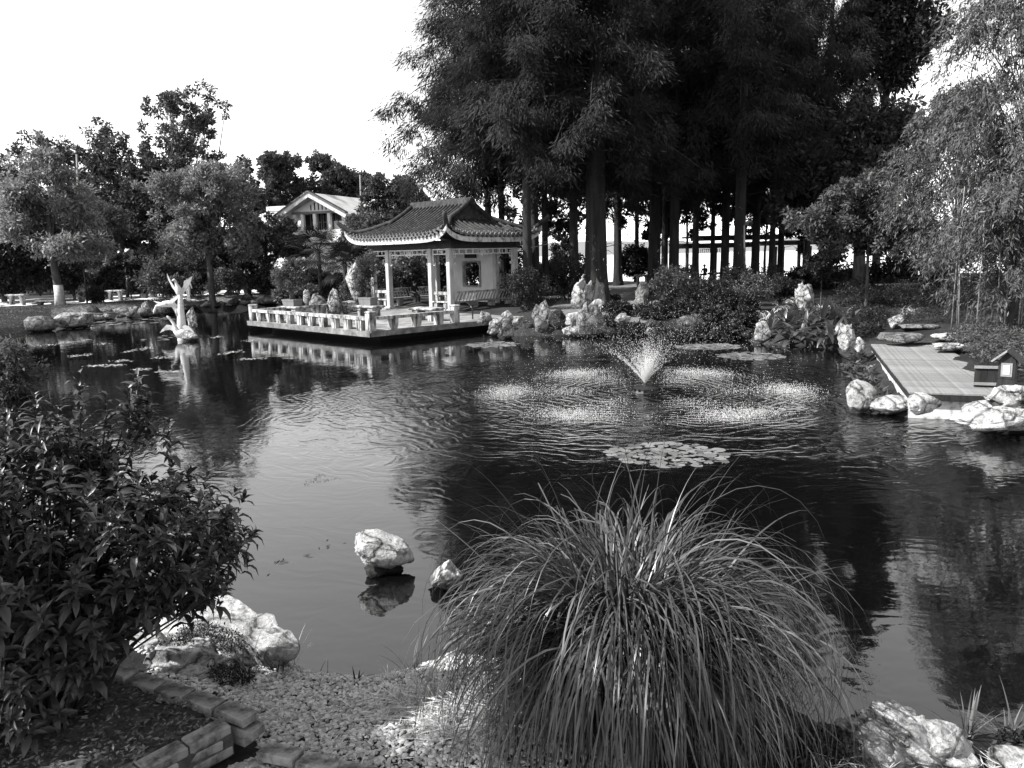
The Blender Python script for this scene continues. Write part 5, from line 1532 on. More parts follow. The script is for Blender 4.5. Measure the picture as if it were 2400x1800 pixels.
shrub('shrub', 'leafy shrub behind the tall standing stone by the terrace', 830, 722, 80, 70, 213, Y=43, mat=L_mid, clumps=40, leaf=0.12)
shrub('shrub', 'dark leafy shrub behind the white hollow rock by the pavilion', 900, 700, 80, 80, 214, Y=46, mat=L_dark, clumps=50, leaf=0.12)
# left shrub hanging over the pond at the edge of the frame
shrub('waterside_shrub', 'pale speckled shrub leaning over the water at the far left edge', 18, 900, 165, 226, 215, z=0.3, mat=L_fuzzy, clumps=90, per=110, leaf=0.11, aspect=0.35)
# azalea group in the middle
shrub('azalea', 'broad fine leaved azalea on the bank right of the pavilion bench', 1236, 726, 136, 104, 216, z=0.6, mat=L_dark, clumps=80, per=90, leaf=0.085)
shrub('azalea', 'tall dark azalea behind the white scholar rock', 1330, 706, 110, 108, 217, z=0.6, mat=L_dark, clumps=80, per=90, leaf=0.085)
shrub('shrub', 'small dark hummock of leaves casting its shade on the garden path', 1442, 705, 36, 18, 218, z=0.6, mat=L_dark, clumps=24, per=60, leaf=0.06)
shrub('shrub', 'lower dark hummock of leaves beside the tree stump', 1428, 718, 30, 13, 219, z=0.6, mat=L_dark, clumps=20, per=60, leaf=0.06)
labs = ['dark shrub beside the weathered rock and stone table', 'spreading shrub behind the round grey rock on the right bank', 'bushy shrub in front of the redwood trunks on the right bank', 'shrub at the foot of the lamp post on the right bank',
        'shrub left of the large pale rock on the right bank', 'low leafy shrub above the domed rock on the right bank', 'tall shrub hiding the foot of the grey redwood trunk', 'loose shrub behind the stone tables on the right']
for k, (x, y, w, h, Y) in enumerate([(1570, 712, 110, 84, 34), (1650, 722, 130, 70, 33), (1720, 706, 130, 84, 36), (1770, 716, 110, 74, 33), (1830, 706, 110, 60, 35), (1690, 730, 110, 50, 31), (1600, 690, 110, 66, 42), (1760, 680, 160, 60, 42)]):
    shrub('shrub', labs[k], x, y, w, h, 220 + k, Y=Y, mat=L_dark if k % 3 else L_mid, clumps=60, per=80, leaf=0.1, group='shrubs on the right bank')
for k, (x, y, w, h, l) in enumerate([(1480, 786, 90, 40, 'low dripping plants on the wet bank right of the small pyramid rock'), (1560, 790, 100, 56, 'dense leafy plants at the waterline behind the fountain spray'), (1640, 790, 90, 52, 'leafy plants at the waterline below the domed rock'),
                                     (1710, 792, 80, 50, 'leafy plants at the waterline beside the small white rock'), (1440, 780, 60, 24, 'low plants at the water below the pyramid rock')]):
    shrub('waterside_plant', l, x, y, w, h, 240 + k, z=0.05, mat=L_dark, clumps=44, per=80, leaf=0.12, group='plants along the wet bank', cat='plant')
# low hedge and ground cover on the right
def cover(name, label, pts, h, seed, mat, n, leaf, aspect=0.45, z=0.6, up=0.9):
    """leafy ground cover over a pixel polygon"""
    g = np.random.default_rng(seed)
    P = []
    w = np.array([G(px, py, z)[:2] for px, py in pts])
    lo, hi = w.min(0), w.max(0)
    while len(P) < n:
        q = lo + (hi - lo) * g.random((n * 3, 2))
        ok = sdist(q[:, 0], q[:, 1], w) < 0
        P += list(q[ok])
    P = np.array(P[:n])
    hh = h * (0.55 + 0.45 * np.sin(P[:, 0] * 2.3 + 1.7 * np.sin(P[:, 1] * 1.9)) * np.sin(P[:, 1] * 2.9))
    zz = gzs(P[:, 0], P[:, 1]) + hh * g.random(n) ** 0.5 + 0.02
    d = unit(g.normal(size=(n, 3)) * np.array([1, 1, 0.5]) + np.array([0, 0, 0.25]))
    N = unit(g.normal(size=(n, 3)) * 0.4 + np.array([0, 0, up]))
    L = leaf * (0.6 + 0.8 * g.random(n))
    V, Q = leaf_quads(np.column_stack([P, zz]), d, N, L, L * aspect)
    return tag(link(name, mesh_np(name, V, Q, np.repeat(np.clip(0.5 + 0.25 * g.normal(size=n), 0, 1), 4)), mat), label, None, None, 'stuff')
cover('low_hedge', None, [(1950, 706), (2000, 668), (2230, 668), (2260, 706), (2200, 726), (2080, 720)], 0.9, 250, L_dark, 16000, 0.1)
cover('ground_cover', None, [(1952, 820), (2012, 814), (2082, 910), (2066, 926), (1985, 918), (1946, 868)], 0.34, 251, L_canna, 3200, 0.16, 0.35, 0.4, 0.5)
cover('ground_cover', None, [(2215, 806), (2300, 780), (2420, 780), (2440, 900), (2330, 900)], 0.55, 252, L_mid, 9000, 0.08, 0.45, 0.5)
cover('ground_cover', None, [(2010, 790), (2070, 770), (2080, 736), (2010, 740), (1985, 770)], 0.4, 253, L_dark, 4000, 0.1, 0.4, 0.5)
cover('lawn_grass', None, [(-60, 760), (120, 752), (240, 740), (420, 716), (560, 700), (480, 694), (200, 716), (-60, 730)], 0.12, 254, L_mid, 16000, 0.12, 0.2, 0.6, 0.2)
cover('lawn_grass', None, [(1800, 740), (1950, 700), (2300, 700), (2300, 760), (2100, 760), (2000, 780)], 0.2, 255, L_dark, 12000, 0.12, 0.2, 0.6, 0.2)

for k, (x, y, w, h, Y, mt, l) in enumerate([(1110, 690, 120, 150, 50, 0, 'dark shrub seen through the pavilion window'), (1185, 690, 110, 130, 49, 0, 'dark shrub behind the right bay of the pavilion'), (1290, 700, 90, 90, 52, 0, 'dark shrub between pavilion corner and thick redwood trunk'),
        (1000, 690, 120, 110, 56, 1, 'leafy shrub far behind the middle bay of the pavilion'), (1060, 690, 90, 150, 60, 0, 'tall dark shrub behind the pavilion between the columns'),
        (1960, 690, 200, 70, 50, 0, 'dark thicket behind the small round lawn tree'), (2110, 690, 180, 110, 48, 0, 'dark thicket behind the long stone bench'), (2200, 690, 150, 130, 42, 0, 'dark thicket beside the weeping tree trunk'),
        (1880, 690, 120, 60, 52, 0, 'dark low thicket left of the sapling'), (60, 690, 160, 90, 70, 0, 'dark thicket behind the far left tables'), (170, 690, 160, 80, 74, 0, 'dark thicket behind the white based tree'),
        (330, 690, 170, 100, 72, 0, 'dark thicket behind the tiered pines'), (470, 690, 150, 100, 72, 0, 'dark thicket behind the sunlit round tree'), (590, 690, 120, 80, 70, 0, 'dark thicket left of the hall below its wing'),
        (700, 690, 120, 60, 60, 1, 'leafy shrub at the foot of the fan palm'), (770, 700, 100, 60, 55, 1, 'leafy shrub behind the upright stones'), (700, 712, 120, 40, 47, 1, 'low leafy shrub behind the left terrace railing')]):
    shrub('shrub', l, x, y, w, h, 260 + k, Y=Y, mat=(L_dark, L_mid)[mt], clumps=70, per=90, leaf=0.2 if Y > 44 else 0.14, group='background shrubs')
for k, (x, y, w, h, z, l) in enumerate([(1450, 752, 70, 34, 0.35, 'low dark plants on the bank between path and water'), (1530, 756, 90, 34, 0.35, 'dark leafy plants on the bank below the round grey rock'), (1600, 756, 90, 40, 0.35, 'dark leafy plants on the bank left of the domed rock'),
        (1680, 762, 90, 40, 0.35, 'dark leafy plants on the bank below the forked rock'), (1745, 770, 70, 44, 0.3, 'dark leafy plants between forked rock and canna bed'), (1560, 730, 90, 30, 0.5, 'dark low shrub under the right bank shrubs'), (1740, 742, 90, 40, 0.45, 'dark low shrub left of the canna bed')]):
    shrub('waterside_plant', l, x, y, w, h, 280 + k, z=z, mat=L_dark, clumps=50, per=80, leaf=0.12, group='plants along the wet bank', cat='plant')

gU = np.random.default_rng(91)
for k, (x, w, h, Y, mt, l) in enumerate([(20, 120, 70, 58, 0, 'dark rounded shrub at the far left edge behind the table'), (95, 90, 54, 57, 1, 'leafy shrub left of the white based trunk'), (172, 80, 66, 57, 0, 'dark shrub right of the white based trunk'), (250, 90, 70, 60, 1, 'leafy shrub behind the stone tables of the left bank'),
        (330, 80, 60, 60, 0, 'dark shrub behind the walking person on the left bank'), (390, 110, 64, 58, 1, 'feathery shrub behind the swan sculpture'), (455, 80, 70, 58, 0, 'dark shrub left of the sunlit round tree trunk'), (540, 90, 66, 57, 1, 'leafy shrub right of the sunlit round tree trunk'),
        (625, 100, 60, 56, 0, 'dark shrub before the hall wing'), (690, 90, 40, 56, 1, 'leafy shrub before the hall balcony'), (740, 80, 60, 52, 0, 'dark shrub left of the fan palm foot'), (860, 80, 90, 52, 0, 'dark shrub left of the pavilion columns')]):
    shrub('shrub', l, x, 690, w, h, 300 + k, Y=Y, mat=(L_dark, L_mid)[mt], clumps=46, per=90, leaf=0.18, group='background shrubs', dens=0.25)
L_far = leafmat('hazed_skyline_leaf', 0.06, trans=0.35, rough=0.5, spec=0.15)  # lighter leaf tone stands in for haze on the background trees
# ------------------------------------------------------------------ trees of the left bank and the background
def tree_px(name, label, px, Y, ptop, pcrown_bot, halfw, seed, mat, clumps=80, per=80, leaf=0.2, shape='round', trunk=0.2, limbs=14, white_base=0, extra=None, aspect=0.45, rel=(0.16, 0.3), shell=0.5, up=0.5, group=None, jit=0.5, fork=0.4, cat='tree', dense=2.0):
    """crown fills pixels ptop..pcrown_bot and px +- halfw at distance Y"""
    b = W(px, 700, Y)
    z0 = gz(b.x, Y)
    zt, zb = W(px, ptop, Y).z - z0, W(px, pcrown_bot, Y).z - z0
    zb = max(zb, 0.4)
    hw = halfw * Y / FPX
    h = zt - zb
    if shape == 'round': ells = [(0, 0, zb + h * 0.5, hw, hw * 0.9, h * 0.5)]
    elif shape == 'cone': ells = [(0, 0, zb + h * 0.22, hw, hw, h * 0.24), (0, 0, zb + h * 0.5, hw * 0.66, hw * 0.66, h * 0.24), (0, 0, zb + h * 0.78, hw * 0.32, hw * 0.32, h * 0.23)]
    elif shape == 'tiers':
        g = np.random.default_rng(seed + 5); ells = []
        for k in range(8):
            f = k / 7; w_ = hw * (1 - 0.7 * f) * (0.8 + 0.35 * g.random())
            for s in range(4):
                a = g.random() * 6.28
                ells.append((math.cos(a) * w_ * 0.6, math.sin(a) * w_ * 0.6, zb + h * (0.05 + 0.9 * f + 0.03 * g.normal()), w_ * 0.5, w_ * 0.5, h * 0.045))
    elif shape == 'lobes':
        g = np.random.default_rng(seed + 5); ells = []
        for k in range(13):
            a = g.random() * 6.28; f = g.random()
            rr = (0.72 * math.sin(PI * (0.15 + 0.75 * f)) + 0.1) * (0.75 + 0.5 * g.random())
            ells.append((math.cos(a) * hw * rr, math.sin(a) * hw * rr * 0.8, zb + h * (0.12 + 0.78 * f), hw * (0.3 + 0.28 * g.random()), hw * 0.42, h * (0.12 + 0.12 * g.random())))
        ells.append((0, 0, zb + h * 0.45, hw * 0.5, hw * 0.5, h * 0.42))
    if extra:
        for dx, py0, py1, w_ in extra:
            a, c = W(px + dx, py0, Y).z - z0, W(px + dx, py1, Y).z - z0
            ells.append((dx * Y / FPX, 0, (a + c) / 2, w_ * Y / FPX, w_ * Y / FPX * 0.8, abs(a - c) / 2))
    return broadleaf(name, label, cat, (b.x, Y, z0), ells, zb + h * 0.55, trunk, mat, seed, int(clumps * dense), int(per * 0.72), leaf * 1.2, rel, limbs, None, group, up, aspect, shell, fork, white_base=white_base, jit=jit)
tree_px('broadleaf_tree', 'pale tiered tree with white painted trunk base at the far left', 140, 50.5, 335, 600, 150, 301, L_pale, 150, 110, 0.22, 'tiers', 0.26, 22, 1.25, [(-60, 430, 560, 60)], rel=(0.4, 0.75), shell=0.2, up=0.9)
tree_px('broadleaf_tree', 'dark shaded tree at the left edge behind the white based tree', 10, 56, 500, 690, 110, 302, L_dark, 90, 90, 0.24, 'round', 0.2)
tree_px('evergreen_tree', 'tall dark evergreen in the upper left corner background', 40, 84, 290, 620, 140, 303, L_far, 130, 100, 0.32, 'lobes', 0.3)
tree_px('evergreen_tree', 'dark evergreen behind the thin pole, left of the gap of sky', 140, 86, 305, 620, 95, 304, L_far, 110, 100, 0.32, 'lobes', 0.3)
tree_px('pointed_conifer', 'slim pointed conifer breaking the skyline left of the tallest tree', 216, 80, 330, 600, 50, 305, L_dark, 100, 90, 0.28, 'cone', 0.2)
tree_px('pointed_conifer', 'small pointed conifer beside the slim pointed conifer', 252, 82, 356, 600, 36, 306, L_dark, 60, 90, 0.28, 'cone', 0.18)
tree_px('broadleaf_tree', 'tall airy tree top standing highest over the left bank', 452, 76, 192, 480, 105, 307, L_mid, 230, 80, 0.28, 'lobes', 0.3, 70, dense=1.0, extra=[(10, 190, 300, 50), (60, 230, 330, 40), (-50, 210, 300, 40)], rel=(0.13, 0.22), shell=0.2)
tree_px('broadleaf_tree', 'dense dark tree filling the skyline under the tall airy tree', 405, 74, 300, 620, 150, 308, L_far, 150, 110, 0.30, 'lobes', 0.32)
tree_px('broadleaf_tree', 'mid grey tree left of the dense dark tree on the skyline', 300, 72, 285, 620, 95, 309, L_mid, 130, 100, 0.28, 'lobes', 0.28)
tree_px('broadleaf_tree', 'sunlit round crowned tree left of the white hall', 498, 54, 392, 612, 135, 310, L_pale, 190, 110, 0.19, 'lobes', 0.25, 26, extra=[(-75, 430, 560, 60), (70, 395, 540, 55), (-30, 500, 610, 90), (85, 500, 600, 60), (-20, 385, 450, 40)], rel=(0.12, 0.34))
tree_px('weeping_tree', 'soft pale weeping tree behind the pole on the left bank', 262, 66, 462, 600, 55, 311, L_fuzzy, 70, 110, 0.24, 'round', 0.15, aspect=0.25)
tree_px('broadleaf_tree', 'slender tree with a curved pale trunk beside the white based tree', 175, 58, 540, 650, 60, 312, L_mid, 50, 80, 0.2, 'lobes', 0.1)
tree_px('broadleaf_tree', 'leafy tree in front of the wing of the white hall', 632, 58, 505, 640, 85, 313, L_mid, 90, 100, 0.2, 'lobes', 0.16)
tree_px('broadleaf_tree', 'tree with fine foliage rising left behind the white hall', 672, 100, 352, 500, 66, 314, L_far, 150, 90, 0.34, 'lobes', 0.25)
tree_px('broadleaf_tree', 'wide tree with fine foliage rising right behind the white hall', 800, 104, 362, 500, 80, 315, L_far, 170, 90, 0.34, 'lobes', 0.25)
tree_px('broadleaf_tree', 'low tree at the left behind the wing of the white hall', 590, 96, 360, 560, 42, 316, L_fuzzy, 60, 90, 0.32, 'lobes', 0.2)
tree_px('broadleaf_tree', 'dark loose tree between the white hall and the pavilion roof', 925, 62, 410, 600, 72, 317, L_far, 110, 90, 0.22, 'lobes', 0.18)
tree_px('broadleaf_tree', 'bushy tree touching the left hip of the pavilion roof', 862, 56, 490, 640, 62, 318, L_mid, 80, 90, 0.2, 'round', 0.15)
tree_px('broadleaf_tree', 'broken crowned tree above the crossing of hall roof and pavilion roof', 985, 66, 420, 560, 60, 319, L_far, 60, 80, 0.24, 'lobes', 0.15)
tree_px('broadleaf_tree', 'leafy tree behind the bright path left of the hall', 560, 60, 560, 670, 60, 320, L_dark, 70, 90, 0.2, 'lobes', 0.14)
tree_px('cloud_pine', 'dark flat tiered pine on the left bank behind the swan sculpture', 420, 58, 580, 680, 90, 321, L_mid, 60, 100, 0.2, 'tiers', 0.14, rel=(0.4, 0.7), shell=0.2)
tree_px('cloud_pine', 'dark tiered pine behind the walking person', 300, 60, 580, 676, 70, 322, L_dark, 50, 100, 0.2, 'tiers', 0.14, rel=(0.4, 0.7), shell=0.2)
tree_px('cloud_pine', 'dark pine seen through the redwood trunks right of the pavilion', 1325, 62, 505, 640, 60, 323, L_dark, 50, 90, 0.2, 'tiers', 0.14, rel=(0.4, 0.7), shell=0.2)
tree_px('broadleaf_tree', 'round dark tree against the lake between redwood trunks', 1490, 66, 572, 650, 45, 324, L_dark, 60, 90, 0.2, 'round', 0.12)

broadleaf('shade_tree', 'tall tree outside the view at the left that shades the brick bed and gravel', 'tree', (-6.8, 1.8, 0.45), [(0, 0, 5.6, 2.4, 0.95, 1.4), (0.6, -0.3, 4.6, 1.4, 0.8, 0.9), (-0.4, -0.2, 7.0, 1.5, 0.9, 0.9)], 5.2, 0.2, L_mid, 360, 90, 90, 0.16)
# ------------------------------------------------------------------ dawn redwoods
rw = [redwood_crown(400, 26, 7.0, 6.2, 84, 1600, 0.25), redwood_crown(401, 26, 7.6, 5.6, 74, 1600, 0.25), redwood_crown(402, 26, 8.0, 5.0, 68, 1450, 0.26), redwood_crown(403, 26, 7.2, 5.8, 70, 1600, 0.25)]
RWD = [(1237, 40, 20, 'front redwood trunk crossing the right corner of the pavilion roof'), (1256, 43.5, 18, 'black redwood trunk close behind the one at the pavilion roof corner'), (1279, 50, 14, 'slim redwood trunk right of the pair at the pavilion corner'),
       (1345, 46, 20, 'dark redwood trunk left of the thickest trunk'), (1398, 41, 46, 'thickest redwood trunk, widening to its foot behind the rockery'), (1448, 61, 18, 'grey redwood trunk standing clear at the end of the garden path'),
       (1492, 67, 9, 'thinnest redwood trunk against the lake, right of the garden path'), (1533, 52, 26, 'broad black redwood trunk above the weathered rock'), (1557, 58, 14, 'black redwood trunk touching the broad black one'),
       (1579, 49, 22, 'sunlit grey redwood trunk right of the weathered rock'), (1629, 57, 14, 'redwood trunk at the left post of the lakeside shelter'), (1668, 61, 10, 'thin redwood trunk before the lower roof of the shelter'),
       (1697, 55, 18, 'redwood trunk in the middle of the lakeside shelter'), (1730, 46, 25, 'stout grey redwood trunk beside the lamp post'), (1768, 58, 17, 'forked redwood trunk right of the lamp post'),
       (1806, 62, 13, 'left of two slim redwood trunks at the right of the shelter'), (1827, 64, 13, 'right of two slim redwood trunks at the right of the shelter'), (1888, 60, 12, 'slim leaning redwood trunk behind the small lawn tree'),
       (1925, 54, 19, 'black redwood trunk behind the crown of the small lawn tree'), (1150, 51, 16, 'redwood standing straight behind the pavilion, its trunk hidden by the white wall'),
       (1180, 48, 15, 'redwood standing behind the right bay of the pavilion')]
gR = np.random.default_rng(12)
for i, (px, Y, w, lab) in enumerate(RWD):
    b = W(px, 690, Y)
    z0 = gz(b.x, Y)
    if z0 < 0.3: z0 = 0.3
    t = thing('dawn_redwood', lab, 'tree', (b.x, Y, z0), 0, 'dawn redwoods in the grove')
    me, br = rw[2 if i in (0, 1) else 0 if i > 18 else i % 4]
    s = 0.92 + 0.16 * gR.random()
    th = gR.random() * 6.28
    o = link('crown', me, L_redwood, t); o.rotation_euler = (0, 0, th); o.scale = (s * (1 if Y < 52 else 0.85),) * 2 + (s,)
    r = w / 2 * Y / FPX
    m2 = MB()
    zs = [-0.2, 0.0, 0.6, 1.6, 4, 8, 14, 20, 24.5 * s]
    rs = [1.75, 1.5, 1.22, 1.06, 0.98, 0.85, 0.6, 0.35, 0.04]
    ln = gR.normal(size=2) * 0.004
    V, F = [], []
    n = 18
    ph = gR.random() * 6
    for z, q in zip(zs, rs):
        for k in range(n):
            a = 2 * PI * k / n
            fl_ = 1 + (0.10 if z < 2 else 0.04) * math.sin(a * 5 + ph) + 0.03 * math.sin(a * 9 + ph)
            V.append((ln[0] * z + r * q * fl_ * math.cos(a), ln[1] * z + r * q * fl_ * math.sin(a), z))
    for j in range(len(zs) - 1):
        for k in range(n): F.append((j * n + k, j * n + (k + 1) % n, j * n + n + (k + 1) % n, j * n + n + k))
    m2.add(V, F); m2.build('trunk', M_bark, t, True)
    m2 = MB()
    ct, st_ = math.cos(th), math.sin(th)
    for pts in br[::2 if Y > 50 else 1]:
        q = [Vector(((p.x * ct - p.y * st_) * o.scale[0], (p.x * st_ + p.y * ct) * o.scale[0], p.z * s)) for p in pts]
        m2.tube(q, [0.07, 0.045, 0.03, 0.01], 4, False)
    # a few bare dead twigs low on the trunk
    for k in range(7):
        a = gR.random() * 6.28; h = 2.5 + gR.random() * 4; L = 0.5 + gR.random() * 1.4
        m2.tube([(0, 0, h), (math.cos(a) * L, math.sin(a) * L, h + L * 0.15), (math.cos(a) * L * 1.4, math.sin(a) * L * 1.4, h - L * 0.1)], [0.03, 0.018, 0.006], 4, False)
    m2.build('branch', M_bark, t)
    if br: pass

for k, (px, t0, t1, hw_, Y, l) in enumerate([(1345, 360, 560, 70, 64, 'dark tree of the lake shore above the gap beside the thickest trunk'), (1490, 380, 540, 60, 66, 'dark tree of the lake shore above the thinnest trunk'), (1610, 370, 545, 60, 66, 'dark tree of the lake shore left of the shelter'),
        (1700, 380, 550, 55, 67, 'dark tree of the lake shore behind the shelter roofs'), (1790, 370, 560, 60, 66, 'dark tree of the lake shore right of the shelter roofs'), (1245, 400, 600, 60, 62, 'dark tree of the lake shore behind the pavilion corner trunks'), (1880, 400, 600, 60, 62, 'dark tree of the lake shore beside the slim leaning trunk'),
        (1545, 470, 575, 40, 67, 'small dark tree of the lake shore behind the broad black trunk')]):
    tree_px('lakeside_tree', l, px, Y, t0, t1, hw_, 350 + k, L_dark, 60, 80, 0.26, 'lobes', 0.12, 10, group='trees along the lake shore', dense=1.4)
# ------------------------------------------------------------------ right hand trees
tree_px('broadleaf_tree', 'huge dark camphor like tree right of the redwoods', 2010, 48, 175, 560, 190, 330, L_camphor, 330, 150, 0.26, 'lobes', 0.4, 30, dense=1.2, extra=[(-150, 380, 560, 90), (20, 190, 420, 110), (-60, 300, 520, 130), (110, 250, 500, 90)], rel=(0.13, 0.26))
tree_px('evergreen_tree', 'dark layered evergreen top rising over the camphor like tree', 2050, 56, -420, 220, 125, 331, L_dark, 150, 140, 0.3, 'cone', 0.3, extra=[(0, -260, 0, 90), (0, -40, 180, 110), (-70, 60, 240, 60), (60, 20, 180, 70)])
tree_px('broadleaf_tree', 'small sunlit round tree on a bare stem on the right lawn', 2030, 33, 405, 606, 150, 332, L_mid, 170, 120, 0.15, 'lobes', 0.08, 18, extra=[(-60, 500, 600, 80), (60, 470, 590, 80), (0, 420, 520, 70)], fork=0.5)
tree_px('broadleaf_tree', 'thin stemmed sapling left of the small round lawn tree', 1925, 34, 590, 660, 60, 333, L_dark, 40, 80, 0.13, 'lobes', 0.035, 10)
# weeping willow leaved trees on the right edge: hanging strands of narrow leaves
def weeping(name, label, px, Y, ptop, pbot, halfw, seed, mat, nb=60, strands=10, per=22, leaf=0.16, trunk=0.16, ecx=0):
    g = np.random.default_rng(seed)
    b = W(px, 760, Y); z0 = gz(b.x, Y)
    zt, zb = W(px, ptop, Y).z - z0, max(0.3, W(px, pbot, Y).z - z0)
    hw = halfw * Y / FPX
    t = thing(name, label, 'tree', (b.x, Y, z0))
    Ps, As, Ns, Ls = [], [], [], []
    lb_ = MB()
    for k in range(nb):
        a = g.random() * 6.28; f = g.random() ** 0.8
        h = zb + (zt - zb) * (0.12 + 0.86 * f)
        rr = hw * math.sqrt(max(0.03, 1 - (2 * f - 0.72) ** 2 * 0.75)) * (0.35 + 0.65 * g.random())
        top = np.array([ecx + math.cos(a) * rr, math.sin(a) * rr * 0.8, h])
        base = Vector((0, 0, h * 0.6))
        o = np.array([math.cos(a), math.sin(a), 0])
        tv = Vector(top); w1, w2 = base.lerp(tv, 0.3), base.lerp(tv, 0.68)
        w1 += Vector((g.normal() * 0.15, g.normal() * 0.15, 0.12 * (tv - base).length)); w2 += Vector((g.normal() * 0.2, g.normal() * 0.2, 0.14 * (tv - base).length))
        if k % 2 == 0: lb_.tube([base, w1, w2, tv], [trunk * 0.16, trunk * 0.1, trunk * 0.05, 0.006], 4, False)
        for s in range(strands):
            L = (zt - zb) * (0.05 + 0.11 * g.random())
            st = top + g.normal(size=3) * np.array([0.32, 0.32, 0.25]) * hw * 0.35
            oo = unit(o * 0.7 + g.normal(size=3) * np.array([0.6, 0.6, 0]))
            u_ = g.random(per)
            P = st + oo * (u_ * L * 0.75)[:, None] + np.array([0, 0, 1]) * (0.15 * L * u_ - L * u_ ** 2)[:, None] + g.normal(size=(per, 3)) * 0.05
            Ps.append(P); As.append(oo * 0.5 + np.array([0, 0, -0.7]) + g.normal(size=(per, 3)) * 0.45); Ns.append(oo * 0.6 + np.array([0, 0, 0.6]) + g.normal(size=(per, 3)) * 0.5); Ls.append(leaf * (0.6 + 0.8 * g.random(per)))
    P, A, N, L = map(np.concatenate, (Ps, As, Ns, Ls))
    V, Q = leaf_quads(P, A, N, L, L * 0.2)
    link('crown', mesh_np('crown', V, Q, np.repeat(np.clip(0.5 + 0.25 * g.normal(size=len(L)), 0, 1), 4)), mat, t)
    lb_.build('limb', M_barkg, t)
    m2 = MB(); m2.tube([(0, 0, -0.2), (0.1, 0, zt * 0.3), (0.05, 0.1, zt * 0.6), (0.0, 0, zt * 0.9)], [trunk * 1.3, trunk, trunk * 0.6, 0.03], 8); m2.build('trunk', M_barkg, t, True)
    return t
weeping('weeping_tree', 'feathery sunlit weeping tree in front of the dark tree at right', 2225, 30, 190, 640, 150, 340, L_willow, 150, 12, 26, 0.17)
weeping('weeping_tree', 'tall loose weeping tree against the sky in the upper right corner', 2375, 27, -300, 540, 185, 341, L_willow, 190, 12, 24, 0.19, 0.2)
weeping('weeping_tree', 'near feathery bamboo like tree at the right edge above the pier', 2360, 22, 420, 740, 170, 342, L_willow, 110, 12, 26, 0.15, 0.1)
# bamboo culms at the right edge
for k in range(16):
    g = np.random.default_rng(700 + k)
    px = 2230 + k * 11 + g.normal() * 4; Y = 21.5 + g.random() * 2.5
    b = W(px, 760, Y); z0 = gz(b.x, Y)
    t = thing('bamboo_culm', None, 'bamboo', (b.x, Y, z0), 0, 'bamboo culms behind the pier')
    t['label'] = 'thin pale bamboo culm in the thicket at the right edge behind the pier'
    m2 = MB(); h = 2.6 + g.random() * 1.6; lx, ly = g.normal(size=2) * 0.12
    m2.tube([(0, 0, -0.1), (lx * 0.3, ly * 0.3, h * 0.5), (lx, ly, h)], [0.022, 0.018, 0.008], 6); m2.build('culm', M_bench, t, True)
    n = 50
    P = np.column_stack([g.normal(size=n) * 0.25 + lx, g.normal(size=n) * 0.25 + ly, h * (0.35 + 0.65 * g.random(n))])
    V, Q = leaf_quads(P, g.normal(size=(n, 3)) * np.array([1, 1, 0.5]) + np.array([0, 0, -0.6]), g.normal(size=(n, 3)) + np.array([0, 0, 0.6]), 0.16 + 0.08 * g.random(n), np.full(n, 0.025))
    link('foliage', mesh_np('foliage', V, Q, np.repeat(g.random(n), 4)), L_willow, t)
# windmill palm left of the pavilion
def palm(label, px, Y, pcrown, nf, fr, seed, z=0.6):
    g = np.random.default_rng(seed)
    b = W(px, 700, Y); z0 = gz(b.x, Y); h = W(px, pcrown, Y).z - z0
    t = thing('fan_palm', label, 'palm', (b.x, Y, z0))
    m2 = MB(); m2.tube([(0, 0, -0.1), (0.05, 0, h * 0.5), (0, 0, h)], [0.16, 0.13, 0.13], 8); m2.build('trunk', M_bark, t, True)
    for k in range(nf):
        az = k * 2.399 + g.normal() * 0.2; el = math.radians(70 - 110 * (k + 0.5) / nf)
        d = Vector((math.cos(az) * math.cos(el), math.sin(az) * math.cos(el), math.sin(el)))
        st = Vector((0, 0, h)); e = st + d * fr * 0.75 + Vector((0, 0, -0.1))
        m2 = MB(); m2.tube([st, st.lerp(e, 0.5) + Vector((0, 0, 0.05)), e], [0.025, 0.018, 0.012], 4)
        n = 26
        side = d.cross(Vector((0, 0, 1))).normalized(); upv = side.cross(d)
        V, F = [], []
        for i in range(n):
            an = (i / (n - 1) - 0.5) * 3.6
            q = (d * math.cos(an) + side * math.sin(an)).normalized()
            L = fr * (0.62 + 0.15 * math.cos(an)) ; dr = Vector((0, 0, -0.28 * L)) * (0.4 + 0.6 * g.random())
            wv = q.cross(upv).normalized() * 0.028
            j = len(V)
            V += [e, e + q * L * 0.55 + wv, e + q * L + dr, e + q * L * 0.55 - wv]; F.append((j, j + 1, j + 2, j + 3))
        m2.add(V, F); m2.build('frond', L_dark, t)
    return t
palm('dark fan palm left of the pavilion roof corner, in front of the hall', 752, 50, 588, 26, 1.5, 1)
palm('second dark fan palm lower, behind the tall standing stone', 812, 47, 618, 22, 1.3, 2)
